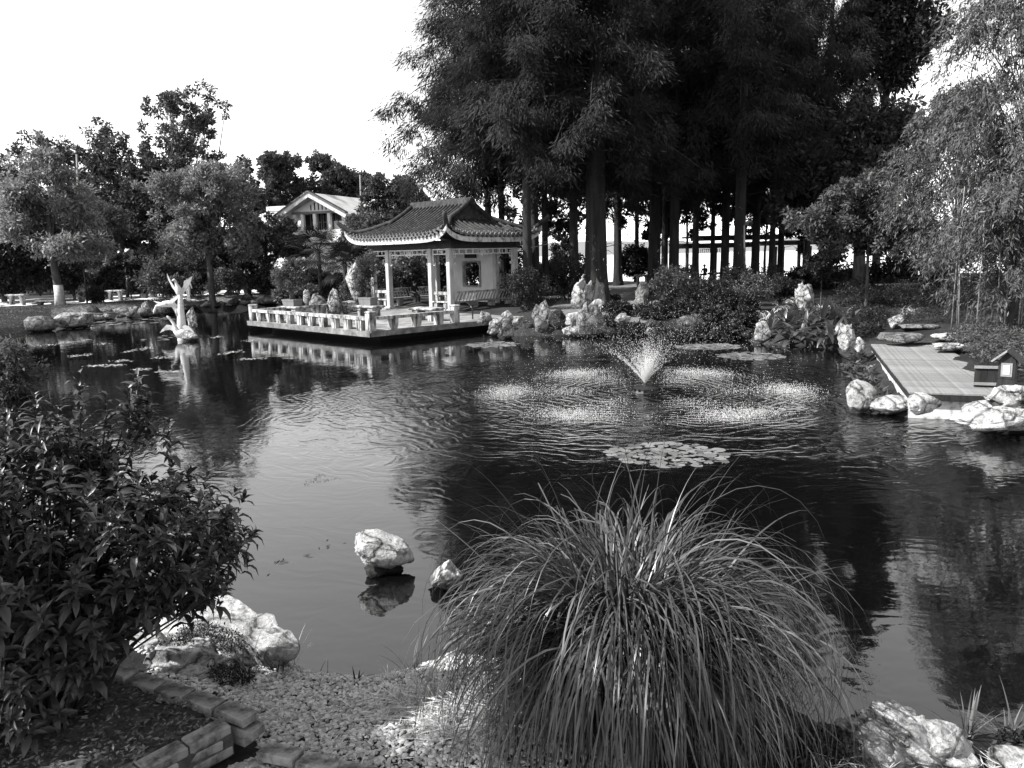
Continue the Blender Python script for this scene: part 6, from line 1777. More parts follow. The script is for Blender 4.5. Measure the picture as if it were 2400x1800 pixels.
# stumps
def stump(label, px, py, w, h, z, seed):
    g = np.random.default_rng(seed)
    q = G(px, py, z); s = q.y / FPX; r = w * s / 2; H_ = h * s
    V, F = [], []
    n = 20
    for j, (zz, f) in enumerate(((-0.1, 1.7), (0.05, 1.4), (0.35, 1.0), (0.75, 0.8), (1.0, 0.7))):
        for k in range(n):
            a = 2 * PI * k / n
            rr = r * f * (1 + 0.2 * math.sin(a * 5 + seed) + 0.1 * g.normal())
            V.append((rr * math.cos(a), rr * math.sin(a), H_ * zz + (0.06 * H_ * g.normal() if j == 4 else 0)))
    for j in range(4):
        for k in range(n): F.append((j * n + k, j * n + (k + 1) % n, j * n + n + (k + 1) % n, j * n + n + k))
    F.append(tuple(range(80, 100)))
    o = MB().add(V, F).build('tree_stump', M_stump, None, True); o.location = q
    tag(o, label, 'stump')
M_stump = surf('weathered_stump_wood', [(0.3, 0.01), (0.7, 0.045)], scale=9, rough=0.9, bump=0.8, bscale=14, stretch=(1, 1, 0.2), bdist=0.04)
stump('pale weathered tree stump under the azalea right of the pavilion bench', 1238, 722, 24, 28, 0.6, 1)
stump('tall dark jagged stump close behind the white scholar rock', 1410, 726, 36, 66, 0.6, 2)
# ------------------------------------------------------------------ canna bed and strap leaved plants
def big_leaf(L, wd, bend, seed, n=7):
    """one long leaf as a curved, slightly folded blade along +X rising"""
    V, F = [], []
    for i in range(n + 1):
        f = i / n
        w_ = wd * (math.sin(PI * min(1, f * 0.93 + 0.05)) ** 0.8)
        a = 1.15 - bend * f
        if i == 0: x = z = 0
        else: x += L / n * math.cos(a); z += L / n * math.sin(a)
        V += [(x, -w_, z + w_ * 0.25), (x, 0, z), (x, w_, z + w_ * 0.25)]
    for i in range(n):
        for k in range(2): F.append((i * 3 + k, i * 3 + k + 1, i * 3 + 4 + k, i * 3 + 3 + k))
    me = bpy.data.meshes.new('leaf'); me.from_pydata(V, [], F)
    a = me.attributes.new('tone', 'FLOAT', 'POINT'); a.data.foreach_set('value', [random.Random(seed).random()] * len(V))
    me.polygons.foreach_set('use_smooth', np.ones(len(F), dtype=bool)); me.update()
    return me
CAN = [big_leaf(0.78, 0.06, 0.9 + 0.35 * k, k) for k in range(5)]
for m_ in CAN: m_.materials.append(L_canna)
STR = [big_leaf(0.8, 0.017, 1.9 + 0.3 * k, k, 8) for k in range(4)]
for m_ in STR: m_.materials.append(L_spider)
def leafy(name, label, cat, loc, n, meshes, sc_, seed, group, tilt=0.35):
    g = np.random.default_rng(seed)
    t = thing(name, label, cat, loc, 0, group)
    for k in range(n):
        o = link('leaf', meshes[int(g.integers(len(meshes)))], None, t)
        o.location = (g.normal() * 0.09, g.normal() * 0.09, 0.0)
        o.rotation_euler = (0, -g.normal() * tilt - 0.05, k * 2.399 + g.normal() * 0.4); s = sc_ * (0.65 + 0.6 * g.random()); o.scale = (s, s, s)
    return t
cl_ = ['canna clump under the pale rock at the left end of the bed', 'broad leaved canna clump beside the strap leaved plant, at the waterline', 'canna clump with upright leaves left of the large pale rock', 'canna clump drooping to the water in the middle of the bed',
       'canna clump standing in front of the large pale rock', 'canna clump right of the middle, over its own reflection', 'tall canna clump at the foot of the small lawn tree', 'canna clump with crossing leaves at the right end of the bed', 'low canna clump beside the white hooked rock', 'canna clump at the back of the bed near the lawn tree']
for k, (px, py, z) in enumerate([(1800, 790, 0.1), (1828, 800, 0.05), (1845, 770, 0.35), (1865, 806, 0.02), (1890, 780, 0.3), (1905, 806, 0.05), (1960, 762, 0.45), (1990, 776, 0.4), (1945, 806, 0.15), (1925, 762, 0.45)]):
    leafy('canna_plant', cl_[k], 'canna', G(px, py, z), 22, CAN, 1.1 + 0.2 * (k % 3 == 0), 800 + k, 'canna plants at the waterside')
sl = ['pale arching strap leaved plant at the left end of the canna bed', 'bright strap leaved plant over the pale waterline rock', 'bright strap leaved tuft left of the large pale rock', 'spiky bright tuft beside the top of the large pale rock', 'strap leaved tuft right of the large pale rock', 'small strap leaved tuft at the foot of the lawn tree', 'small pale tuft on the lawn left of the stepping stones']
for k, (px, py, z, s) in enumerate([(1784, 776, 0.2, 0.8), (1800, 750, 0.5, 0.9), (1830, 728, 0.6, 0.9), (1850, 708, 0.65, 0.9), (1925, 728, 0.6, 0.7), (2010, 735, 0.6, 0.7), (2130, 735, 0.6, 0.6)]):
    leafy('strap_leaved_plant', sl[k], 'plant', G(px, py, z), 46, STR, s, 820 + k, 'strap leaved plants by the canna bed', 0.4)
# stone benches on the right lawn
GRB = 'stone benches on the right lawn'
for px, py, w, h, l in [(1990, 676, 84, 16, 'pale stone bench left of the small lawn tree'), (2126, 682, 150, 18, 'long pale stone bench right of the small lawn tree'), (2195, 682, 60, 12, 'low pale stone bench by the weeping tree'),
                        (1800, 664, 100, 14, 'pale stone bench between lamp post and lawn tree'), (1505, 676, 36, 32, 'small white stone table behind the tall standing stone'), (1668, 674, 120, 14, 'long pale stone bench half hidden by shrubs on the right bank'), (1690, 660, 60, 22, 'pale round stone table half hidden behind the right bank shrubs')]:
    g = G(px, py, 0.62); s = g.y / FPX
    stone_table(l, g, 0.05, w * s, 0.5, h * s, GRB, 'stone_bench' if w > 70 else 'stone_table')

# ------------------------------------------------------------------ people
def person(label, loc, rotz, J, cloth, scale=1.0):
    """J: joints by name; a single skinned surface; materials by body region"""
    names = list(J)
    edges = [('pelvis', 'chest'), ('chest', 'neck'), ('neck', 'head'), ('head', 'crown_top'), ('chest', 'shl'), ('chest', 'shr'), ('shl', 'ell'), ('ell', 'hal'), ('shr', 'elr'), ('elr', 'har'),
             ('pelvis', 'hil'), ('pelvis', 'hir'), ('hil', 'knl'), ('knl', 'anl'), ('anl', 'tol'), ('hir', 'knr'), ('knr', 'anr'), ('anr', 'tor')]
    rad = dict(pelvis=.145, chest=.15, neck=.055, head=.095, crown_top=.07, shl=.075, shr=.075, ell=.046, elr=.046, hal=.04, har=.04, hil=.095, hir=.095, knl=.062, knr=.062, anl=.042, anr=.042, tol=.038, tor=.038)
    ix = {n: i for i, n in enumerate(names)}
    me = bpy.data.meshes.new('body'); me.from_pydata([Vector(J[n]) for n in names], [(ix[a], ix[b]) for a, b in edges], [])
    o = bpy.data.objects.new('body', me); C.objects.link(o)
    md = o.modifiers.new('skin', 'SKIN'); ss = o.modifiers.new('sub', 'SUBSURF'); ss.levels = 1; ss.render_levels = 1
    if not me.skin_vertices: me.attributes.new
    sv = me.skin_vertices[0].data
    for n in names: sv[ix[n]].radius = (rad[n], rad[n] * (0.75 if n in ('pelvis', 'chest') else 1)); sv[ix[n]].use_root = (n == 'pelvis')
    bpy.context.view_layer.update()
    dg = bpy.context.evaluated_depsgraph_get()
    m2 = bpy.data.meshes.new_from_object(o.evaluated_get(dg)); m2.name = 'body'
    bpy.data.objects.remove(o)
    t = thing('person', label, 'person', loc, rotz)
    for m_ in (cloth['skin'], cloth['top'], cloth['bottom'], cloth['shoe'], cloth['hair']): m2.materials.append(m_)
    seg = [(Vector(J[a]), Vector(J[b]), a, b) for a, b in edges]
    def region(a, b):
        if b in ('head', 'crown_top'): return 0
        if b in ('hal', 'har'): return 0 if cloth.get('short') else 1
        if b in ('tol', 'tor'): return 3
        if a in ('hil', 'hir', 'knl', 'knr') or b in ('hil', 'hir'): return 2
        return 1
    for p in m2.polygons:
        c = p.center; best = (9, 0)
        for a, b, na_, nb_ in seg:
            ab = b - a; f = max(0, min(1, (c - a).dot(ab) / max(1e-9, ab.length_squared))); d = (c - a - ab * f).length
            if d < best[0]: best = (d, region(na_, nb_))
        p.material_index = best[1]
        if best[1] == 1 and c.z < J['pelvis'][2] - 0.02 and (c - Vector(J['pelvis'])).length < 0.22: p.material_index = 2
        p.use_smooth = True
    b = link('body', m2, None, t)
    hd, ct = Vector(J['head']), Vector(J['crown_top'])
    V, F = ico(2)
    up = (ct - hd).normalized()
    hv = []
    for v in V:
        q = Vector(v)
        k = 0.112 if (q.dot(up) > -0.1 or q.y > 0.25) else 0.085
        hv.append(hd + up * 0.045 + q * k)
    m2 = MB(); m2.add(hv, F); m2.build('hair', cloth['hair'], t, True)
    # nose and ears give the head a front (local -Y)
    fwd = Vector((0, -1, 0))
    m2 = MB(); m2.tube([hd + fwd * 0.08 + up * 0.03, hd + fwd * 0.115 + up * 0.0, hd + fwd * 0.085 - up * 0.012], [0.012, 0.016, 0.012], 6); m2.build('nose', cloth['skin'], t, True)
    for s in (-1, 1):
        m2 = MB(); m2.box(hd + Vector((s * 0.098, 0.01, 0)) + up * 0.01, (0.02, 0.035, 0.06), bev=0.006); m2.build('ear', cloth['skin'], t, True)
    t.scale = (scale,) * 3
    return t
M_skin = plain('skin', 0.35, rough=0.6)
M_hair = plain('black_hair', 0.015, rough=0.5)
M_cdark = plain('dark_cloth', 0.02, rough=0.9)
M_cgrey = plain('grey_cloth', 0.08, rough=0.9)
M_cwhite = plain('white_cloth', 0.75, rough=0.9)
def stand(stride=0.0, lean=0.0):
    return dict(pelvis=(0, 0, .93), chest=(0, -lean, 1.25), neck=(0, -lean, 1.44), head=(0, -lean - .02, 1.56), crown_top=(0, -lean - .01, 1.66), shl=(.17, -lean, 1.38), shr=(-.17, -lean, 1.38), ell=(.23, stride * .4, 1.1), elr=(-.23, -stride * .4, 1.1),
                hal=(.22, stride * .2 - .08, .85), har=(-.22, -stride * .7 - .08, .86), hil=(.09, 0, .86), hir=(-.09, 0, .86), knl=(.1, -stride * .5 - .02, .48), knr=(-.1, stride * .35, .48), anl=(.1, -stride * .7, .08), anr=(-.1, stride, .1), tol=(.1, -stride * .7 - .14, .04), tor=(-.1, stride - .14, .04))
def sit(seat=0.45, lean=0.1, arm=0):
    z = seat + 0.1
    return dict(pelvis=(0, 0, z), chest=(0, -lean, z + .33), neck=(0, -lean - .03, z + .52), head=(0, -lean - .07, z + .64), crown_top=(0, -lean - .06, z + .74), shl=(.17, -lean, z + .46), shr=(-.17, -lean, z + .46), ell=(.24, -lean - .08, z + .2), elr=(-.24, -lean - .08, z + .2),
                hal=(.13, -lean - .3, z + .13), har=(-.13, -lean - .3, z + .13), hil=(.1, -.05, z - .01), hir=(-.1, -.05, z - .01), knl=(.13, -.45, z + .0), knr=(-.13, -.45, z + .0), anl=(.13, -.44, .08), anr=(-.13, -.5, .08), tol=(.13, -.58, .04), tor=(-.13, -.64, .04))
def crouch():
    return dict(pelvis=(0, 0.1, .32), chest=(0, -.12, .62), neck=(0, -.24, .78), head=(0, -.32, .86), crown_top=(0, -.37, .95), shl=(.17, -.22, .72), shr=(-.17, -.22, .72), ell=(.2, -.4, .5), elr=(-.2, -.4, .5),
                hal=(.08, -.55, .42), har=(-.08, -.55, .42), hil=(.1, .05, .3), hir=(-.1, .05, .3), knl=(.16, -.32, .48), knr=(-.16, -.32, .48), anl=(.13, -.06, .08), anr=(-.13, -.06, .08), tol=(.14, -.22, .04), tor=(-.14, -.22, .04))
q = PC + U2 * (LU / 2 - 0.2) + V2 * 0.2
person('person in dark clothes sitting on the pavilion bench, leaning forward', (q.x, q.y, FL), R45 + PI / 2, sit(0.47, 0.2), dict(skin=M_skin, top=M_cdark, bottom=M_cdark, shoe=M_bench, hair=M_hair, short=1))
q = G(303, 704, 0.6)
person('person in dark clothes walking along the bright path on the left bank', q, 2.0, stand(0.22), dict(skin=M_skin, top=M_cdark, bottom=M_cdark, shoe=M_cdark, hair=M_hair), 1.0)
q = G(443, 708, 0.55)
person('person in white trousers and white top standing behind the swan sculpture', q, 2.8, stand(0.08), dict(skin=M_skin, top=M_cwhite, bottom=M_cwhite, shoe=M_cwhite, hair=M_hair), 1.0)
q = G(613, 684, 0.6)
person('person in a white top crouching over a tub on the left path', q, -1.2, crouch(), dict(skin=M_skin, top=M_cwhite, bottom=M_cdark, shoe=M_cdark, hair=M_hair), 1.25)
for k, (px, l) in enumerate([(1590, 'person seen from behind sitting by the lake just right of the grey trunk'), (1620, 'second person by the lake, close to the shelter post'), (1652, 'third person sitting by the lake under the shelter roof')]):
    b = W(px, 660, 62)
    person(l, (b.x, 62, gz(b.x, 62) + 0.15), PI + 0.2 * (k - 1), sit(0.45, 0.05), dict(skin=M_skin, top=M_cdark, bottom=M_cdark, shoe=M_cdark, hair=M_hair))
b = W(1862, 660, 56)
person('person in a white shirt bending forward on the bench right of the shelter', (b.x, 56, gz(b.x, 56)), 1.5, sit(0.45, 0.3), dict(skin=M_skin, top=M_cwhite, bottom=M_cdark, shoe=M_cdark, hair=M_hair))
# ------------------------------------------------------------------ foreground: brick edging
def fleaf(L=1.0, wd=0.3, n=3, curl=0.35, seed=0):
    V, F = [], []
    ws = [0.05, 0.95, 0.8, 0.0]
    for i in range(n + 1):
        f = i / n; w_ = wd / 2 * ws[i]
        zc = 0.10 * math.sin(PI * f) - curl * f * f * 0.5
        V += [(f * L, -w_, zc + w_ * 0.35), (f * L, 0, zc), (f * L, w_, zc + w_ * 0.35)]
    for i in range(n):
        for k in range(2): F.append((i * 3 + k, i * 3 + k + 1, i * 3 + 4 + k, i * 3 + 3 + k))
    return np.array(V), F
bm_ = []
for k in range(3):
    g = np.random.default_rng(k)
    m2 = MB(); m2.box((0, 0, 0), (0.235, 0.112, 0.055), bev=0.006)
    V = np.array(m2.V) + g.normal(size=(len(m2.V), 3)) * 0.0025
    me = bpy.data.meshes.new('brick'); me.from_pydata([tuple(v) for v in V], [], m2.F); me.materials.append(M_brick); me.update(); bm_.append(me)
BE = thing('brick_edging', 'two course grey brick edging round the bed of the leafy shrub', 'edging', (0, 0, 0))
gB = np.random.default_rng(4)
def bricks(a, b, z, par, gap=0.012, off=0.0, L=0.235, yaw=0.0):
    a, b = Vector(a), Vector(b); d = b - a; d.z = 0; n = max(1, round((d.length - off) / (L + gap))); d.normalize()
    for k in range(n):
        o = link('brick', bm_[k % 3], None, par)
        p = a + d * (off + (k + 0.5) * (L + gap))
        o.location = (p.x + gB.normal() * 0.004, p.y + gB.normal() * 0.004, z + gB.normal() * 0.003)
        o.rotation_euler = (gB.normal() * 0.02, gB.normal() * 0.02, math.atan2(d.y, d.x) + gB.normal() * 0.025 + yaw)
ZB = 0.60
# far run, from under the shrub down to the corner; near run, from the corner towards the camera
c0, c1, c2 = G(250, 1560, ZB), G(575, 1668, ZB), G(250, 1826, ZB)
for lv in range(3):
    z = ZB - 0.028 - lv * 0.064
    bricks(c0, c1, z, BE, off=0.06 * (lv % 2))
    e = (c2 - c1).normalized() * 0.11
    bricks(c1 + e, c2 + e * 3, z, BE, off=0.05 * (lv % 2))
for lv_, (a_, b_) in enumerate(((c0, c1), (c1 + (c2 - c1).normalized() * 0.11, c2))):
    m2 = MB(); m2.bar(Vector((a_.x, a_.y, ZB - 0.105)), Vector((b_.x, b_.y, ZB - 0.105)), 0.095, 0.15); m2.build('mortar', M_dirt, BE)
BF = thing('brick_edging', 'low flush row of grey bricks along the gravel at the bottom of the view', 'edging', (0, 0, 0))
f0, f1 = G(612, 1748, 0.47), G(900, 1830, 0.45)
bricks(f0, f1, 0.44, BF)
BG = thing('brick_edging', 'single grey brick end at the bottom left corner of the bed', 'edging', (0, 0, 0))
q = G(150, 1800, 0.58); bricks(q - Vector((0.14, 0.04, 0)), q + Vector((0.12, 0.03, 0)), 0.55, BG)
# raised soil of the bed
bed_px = [(-400, 1560), (240, 1560), (560, 1672), (250, 1815), (240, 1900), (-400, 1900)]
bw = np.array([G(x, y, ZB)[:2] for x, y in bed_px])
def bed():
    lo, hi = bw.min(0), bw.max(0)
    xs = np.arange(lo[0], hi[0], 0.035); ys = np.arange(lo[1], hi[1], 0.035)
    X, Y = np.meshgrid(xs, ys); d = sdist(X, Y, bw)
    Z = np.array([[0.55 + 0.035 * noise.noise(Vector((x * 3, y * 3, 0))) + 0.02 * noise.noise(Vector((x * 11, y * 11, 2))) for x in xs] for y in ys])
    Z = np.where(d > -0.02, Z - np.clip((d + 0.02) * 4, 0, 0.6), Z)
    i = np.arange(X.size).reshape(X.shape)
    Q = np.stack([i[:-1, :-1], i[:-1, 1:], i[1:, 1:], i[1:, :-1]], -1).reshape(-1, 4)
    V = np.stack([X, Y, Z], -1).reshape(-1, 3)
    keep = (d.reshape(-1)[Q] < 0.01).all(1)
    return link('bed_soil', mesh_np('bed_soil', V, Q[keep], smooth=True), M_dirt)
tag(bed(), kind='structure')
# leaf litter on the soil
g = np.random.default_rng(21)
P = []
while len(P) < 5200:
    q = bw.min(0) + (bw.max(0) - bw.min(0)) * g.random((8000, 2)); P += list(q[sdist(q[:, 0], q[:, 1], bw) < -0.05])
P = np.array(P[:5200])
n = len(P)
an = g.random(n) * 6.28
A = np.column_stack([np.cos(an), np.sin(an), g.normal(size=n) * 0.25]); N = np.array([0, 0, 1]) + g.normal(size=(n, 3)) * 0.35
L = 0.018 + 0.03 * g.random(n)
V, Q = leaf_quads(np.column_stack([P, 0.575 + 0.02 * g.random(n)]), A, N, L, L * 0.4, 0.1)
L_litter = leafmat('dry_leaf_litter', 0.11, trans=0.1, rough=0.8, spec=0.1, vary=1.4)
tag(link('leaf_litter', mesh_np('leaf_litter', V, Q, np.repeat(g.random(n) ** 2, 4)), L_litter), kind='stuff')

# ------------------------------------------------------------------ gravel: flat chips
def chips(name, poly_px, n, size, mat, seed, z=0.4, lift=0.0, band=(-0.03, 9)):
    g = np.random.default_rng(seed)
    w = np.array([G(x, y, z)[:2] for x, y in poly_px])
    lo, hi = w.min(0), w.max(0); P = []
    while len(P) < n:
        q = lo + (hi - lo) * g.random((n * 2, 2)); sd = sdist(q[:, 0], q[:, 1]); P += list(q[(sdist(q[:, 0], q[:, 1], w) < 0) & (sd > band[0]) & (sd < band[1])])
    P = np.array(P[:n])
    zz = gzs(P[:, 0], P[:, 1])
    m = 5
    an = np.linspace(0, 2 * PI, m, endpoint=False)
    r = (0.75 + 0.5 * g.random((n, m)))
    el = 0.55 + 0.45 * g.random(n)
    th = g.random(n) * 6.28
    s = size * (0.55 + 0.9 * g.random(n) ** 1.5)
    ux = np.cos(an) * r; uy = np.sin(an) * r * el[:, None]
    x = (ux * np.cos(th)[:, None] - uy * np.sin(th)[:, None]) * s[:, None]
    y = (ux * np.sin(th)[:, None] + uy * np.cos(th)[:, None]) * s[:, None]
    tz = g.normal(size=(n, 2)) * 0.22
    tilt = x * tz[:, :1] + y * tz[:, 1:]
    hgt = s * 0.22
    rings = []
    for f, dz in ((0.85, -0.6), (1.0, 0.0), (0.72, 0.9)):
        rings.append(np.stack([P[:, :1] + x * f, P[:, 1:] + y * f, (zz + lift + 0.012 * g.random(n))[:, None] + tilt * f + (hgt * dz)[:, None] + 0 * x], -1))
    top = np.stack([P[:, 0], P[:, 1], rings[2][:, :, 2].mean(1) + hgt * 0.1], -1)[:, None]
    V = np.concatenate(rings + [top], 1)
    k = V.shape[1]
    F = []
    for j in range(2):
        for i in range(m):
            l = (i + 1) % m
            F += [(j * m + i, j * m + l, j * m + m + l), (j * m + i, j * m + m + l, j * m + m + i)]
    for i in range(m): F.append((2 * m + i, 2 * m + (i + 1) % m, 3 * m))
    Q = (np.array(F)[None] + k * np.arange(n)[:, None, None]).reshape(-1, 3)
    return link(name, mesh_np(name, V.reshape(-1, 3), Q, np.repeat(g.random(n), k)), mat)
def pebble_material(name, base, vary):
    m, t, o = newmat(name)
    at = node(t, "ShaderNodeAttribute", attribute_name='tone')
    mr = node(t, "ShaderNodeMapRange", i_3=base * (1 - vary), i_4=base * (1 + vary)); t.links.new(at.outputs['Fac'], mr.inputs[0])
    p = node(t, "ShaderNodeBsdfPrincipled", i_Roughness=0.75); t.links.new(mr.outputs[0], p.inputs['Base Color'])
    tc = node(t, "ShaderNodeTexCoord"); b = node(t, "ShaderNodeBump", i_Strength=0.4, i_Distance=0.004)
    t.links.new(noise_tex(t, tc.outputs['Object'], 120, 4), b.inputs['Height']); t.links.new(b.outputs[0], p.inputs['Normal'])
    t.links.new(p.outputs[0], o.inputs[0]); return m
tag(chips('gravel', [(480, 1480), (700, 1440), (1040, 1440), (1250, 1500), (1500, 1800), (1500, 1990), (880, 1990), (600, 1730), (560, 1650), (420, 1590), (340, 1560), (420, 1520)], 13500, 0.019, pebble_material('gravel_chip', 0.38, 0.5), 31), kind='stuff')
tag(chips('shore_pebbles', [(440, 1500), (700, 1450), (1060, 1450), (1060, 1640), (440, 1640)], 2600, 0.017, pebble_material('sunlit_shore_chip', 0.42, 0.3), 32, 0.12, 0.006, (-0.02, 0.22)), kind='stuff')  # paler chips paint the sunlit strip along the water's edge
tag(chips('stone_rubble', [(640, 1750), (880, 1850), (500, 1900), (420, 1850)], 900, 0.03, pebble_material('rubble_chip', 0.3, 0.5), 33), kind='stuff')
tag(chips('rock_rubble', [(260, 1500), (400, 1420), (560, 1500), (540, 1580), (420, 1560), (330, 1540)], 1400, 0.03, pebble_material('rubble_pale', 0.32, 0.45), 34, 0.3), kind='stuff')

# ------------------------------------------------------------------ leafy shrub at the left
def near_bush():
    g = np.random.default_rng(50)
    b = G(130, 1690, 0.56)
    t = thing('leafy_shrub', 'big dark glossy leaved shrub filling the lower left foreground', 'shrub', (b.x, b.y, 0.55))
    LVv, LF = fleaf(1.0, 0.34)
    # shoots end in whorls of leaves; the outline widens to the right over the water
    ell = [((-0.15, 0.25, 0.95), (0.92, 0.75, 0.62)), ((-0.45, 0.3, 1.25), (0.72, 0.7, 0.48)), ((0.55, 0.42, 0.90), (0.5, 0.5, 0.42)), ((-0.3, 0.1, 0.55), (0.70, 0.6, 0.45)), ((-0.5, 0.2, 0.55), (0.5, 0.45, 0.3)), ((-0.3, -0.1, 0.3), (0.6, 0.4, 0.25))]
    tips = []
    while len(tips) < 1150:
        k = int(g.choice(6, p=[0.36, 0.22, 0.15, 0.11, 0.09, 0.07]))
        c, r = ell[k]
        d = unit(g.normal(size=3)); f = 0.55 + 0.45 * g.random() ** 0.5
        p = np.array(c) + d * np.array(r) * f
        if p[2] < 0.12: continue
        out_ = unit(p - np.array([-0.1, 0.15, 0.35]))
        ax = unit(out_ * 0.75 + np.array([0, 0, 0.75]) + g.normal(size=3) * 0.22)
        tips.append((p, ax, d))
    # tall shoots standing out of the top
    for px, py, Y in [(180, 866, 4.5), (318, 868, 4.7), (345, 905, 4.7), (80, 915, 4.3), (130, 940, 4.4), (245, 915, 4.6), (10, 960, 4.3), (395, 975, 4.8), (300, 900, 4.6)]:
        w = W(px, py, Y) - Vector((b.x, b.y, 0.55))
        tips.append((np.array(w) - np.array([0, 0, 0.05]), unit(np.array([0.05, 0, 1.0]) + g.normal(size=3) * 0.1), np.array([0, 0, 1.0])))
        for j in range(3): tips.append((np.array(w) - np.array([0.01, 0, 0.12 + 0.09 * j]), unit(np.array([0.05, 0, 1.0]) + g.normal(size=3) * 0.1), np.array([0, 0, 1.0])))
    mats = []
    camp = Vector((0, 0, CAM_H)) - Vector((b.x, b.y, 0.55))
    for p, ax, d in tips:
        A = Vector(ax); s = A.orthogonal().normalized(); u_ = A.cross(s)
        ph = g.random() * 6.28
        whorls = [(0.0, 5, 0.060, 0.95), (-0.03, 5, 0.085, 0.55), (-0.075, 4, 0.10, 0.22), (-0.125, 4, 0.11, 0.0)]
        for dz, n, ln, el in whorls:
            ph += 0.7
            for k in range(n):
                if g.random() < 0.17: continue
                a = ph + 2 * PI * k / n + g.normal() * 0.32
                dirv = ((s * math.cos(a) + u_ * math.sin(a)) * math.cos(el) + A * math.sin(el + 0.28 * g.normal())).normalized()
                nrm = (A - dirv * A.dot(dirv)).normalized()
                sd = nrm.cross(dirv)
                L = ln * (0.65 + 0.65 * g.random())
                Mx = Matrix((dirv, sd * (0.75 + 0.5 * g.random()), nrm * (0.5 + 1.6 * g.random()))).transposed() * L
                mats.append((Mx, Vector(p) + A * dz, g.random()))
    # the 300 leaves that show largest (nearest the camera) are parts of their own, the rest one mesh
    order = sorted(range(len(mats)), key=lambda i: (mats[i][1] - camp).length + (0.25 if mats[i][1].z < 0.3 else 0))
    pick = set(order[:700:2][:300])
    lmesh = []
    for tn in range(6):
        me = bpy.data.meshes.new('leaf'); me.from_pydata([tuple(v) for v in LVv], [], LF); me.materials.append(L_bush)
        a_ = me.attributes.new('tone', 'FLOAT', 'POINT'); a_.data.foreach_set('value', [tn / 5] * len(LVv))
        me.polygons.foreach_set('use_smooth', np.ones(len(LF), dtype=bool)); me.update(); lmesh.append(me)
    VV, TT = [], []
    cnt = 0
    for i, (Mx, p, tn) in enumerate(mats):
        if i in pick:
            o = link('leaf', lmesh[int(tn * 5.99)], None, t)
            M4 = Mx.to_4x4(); M4.translation = p; o.matrix_local = M4
        else:
            VV.append(LVv @ np.array(Mx).T + np.array(p)); TT.append(np.full(len(LVv), tn)); cnt += 1
    k = len(LVv)
    Q = (np.array(LF)[None] + k * np.arange(cnt)[:, None, None]).reshape(-1, 4)
    o = link('foliage', mesh_np('foliage', np.concatenate(VV), Q, np.concatenate(TT), True), L_bush, t); tag(o, kind='stuff')
    m2 = MB()
    for i in range(0, len(tips), 6):
        p, ax, d = tips[i]; p = Vector(p)
        r0 = Vector((g.normal() * 0.09 - 0.05, g.normal() * 0.09 + 0.05, -0.05))
        m2.tube([r0, r0.lerp(p, 0.45) + Vector((0, 0, 0.06)), p - Vector(ax) * 0.1, p], [0.011, 0.008, 0.005, 0.003], 4, False)
    m2.build('stem', M_bark, t)
near_bush()

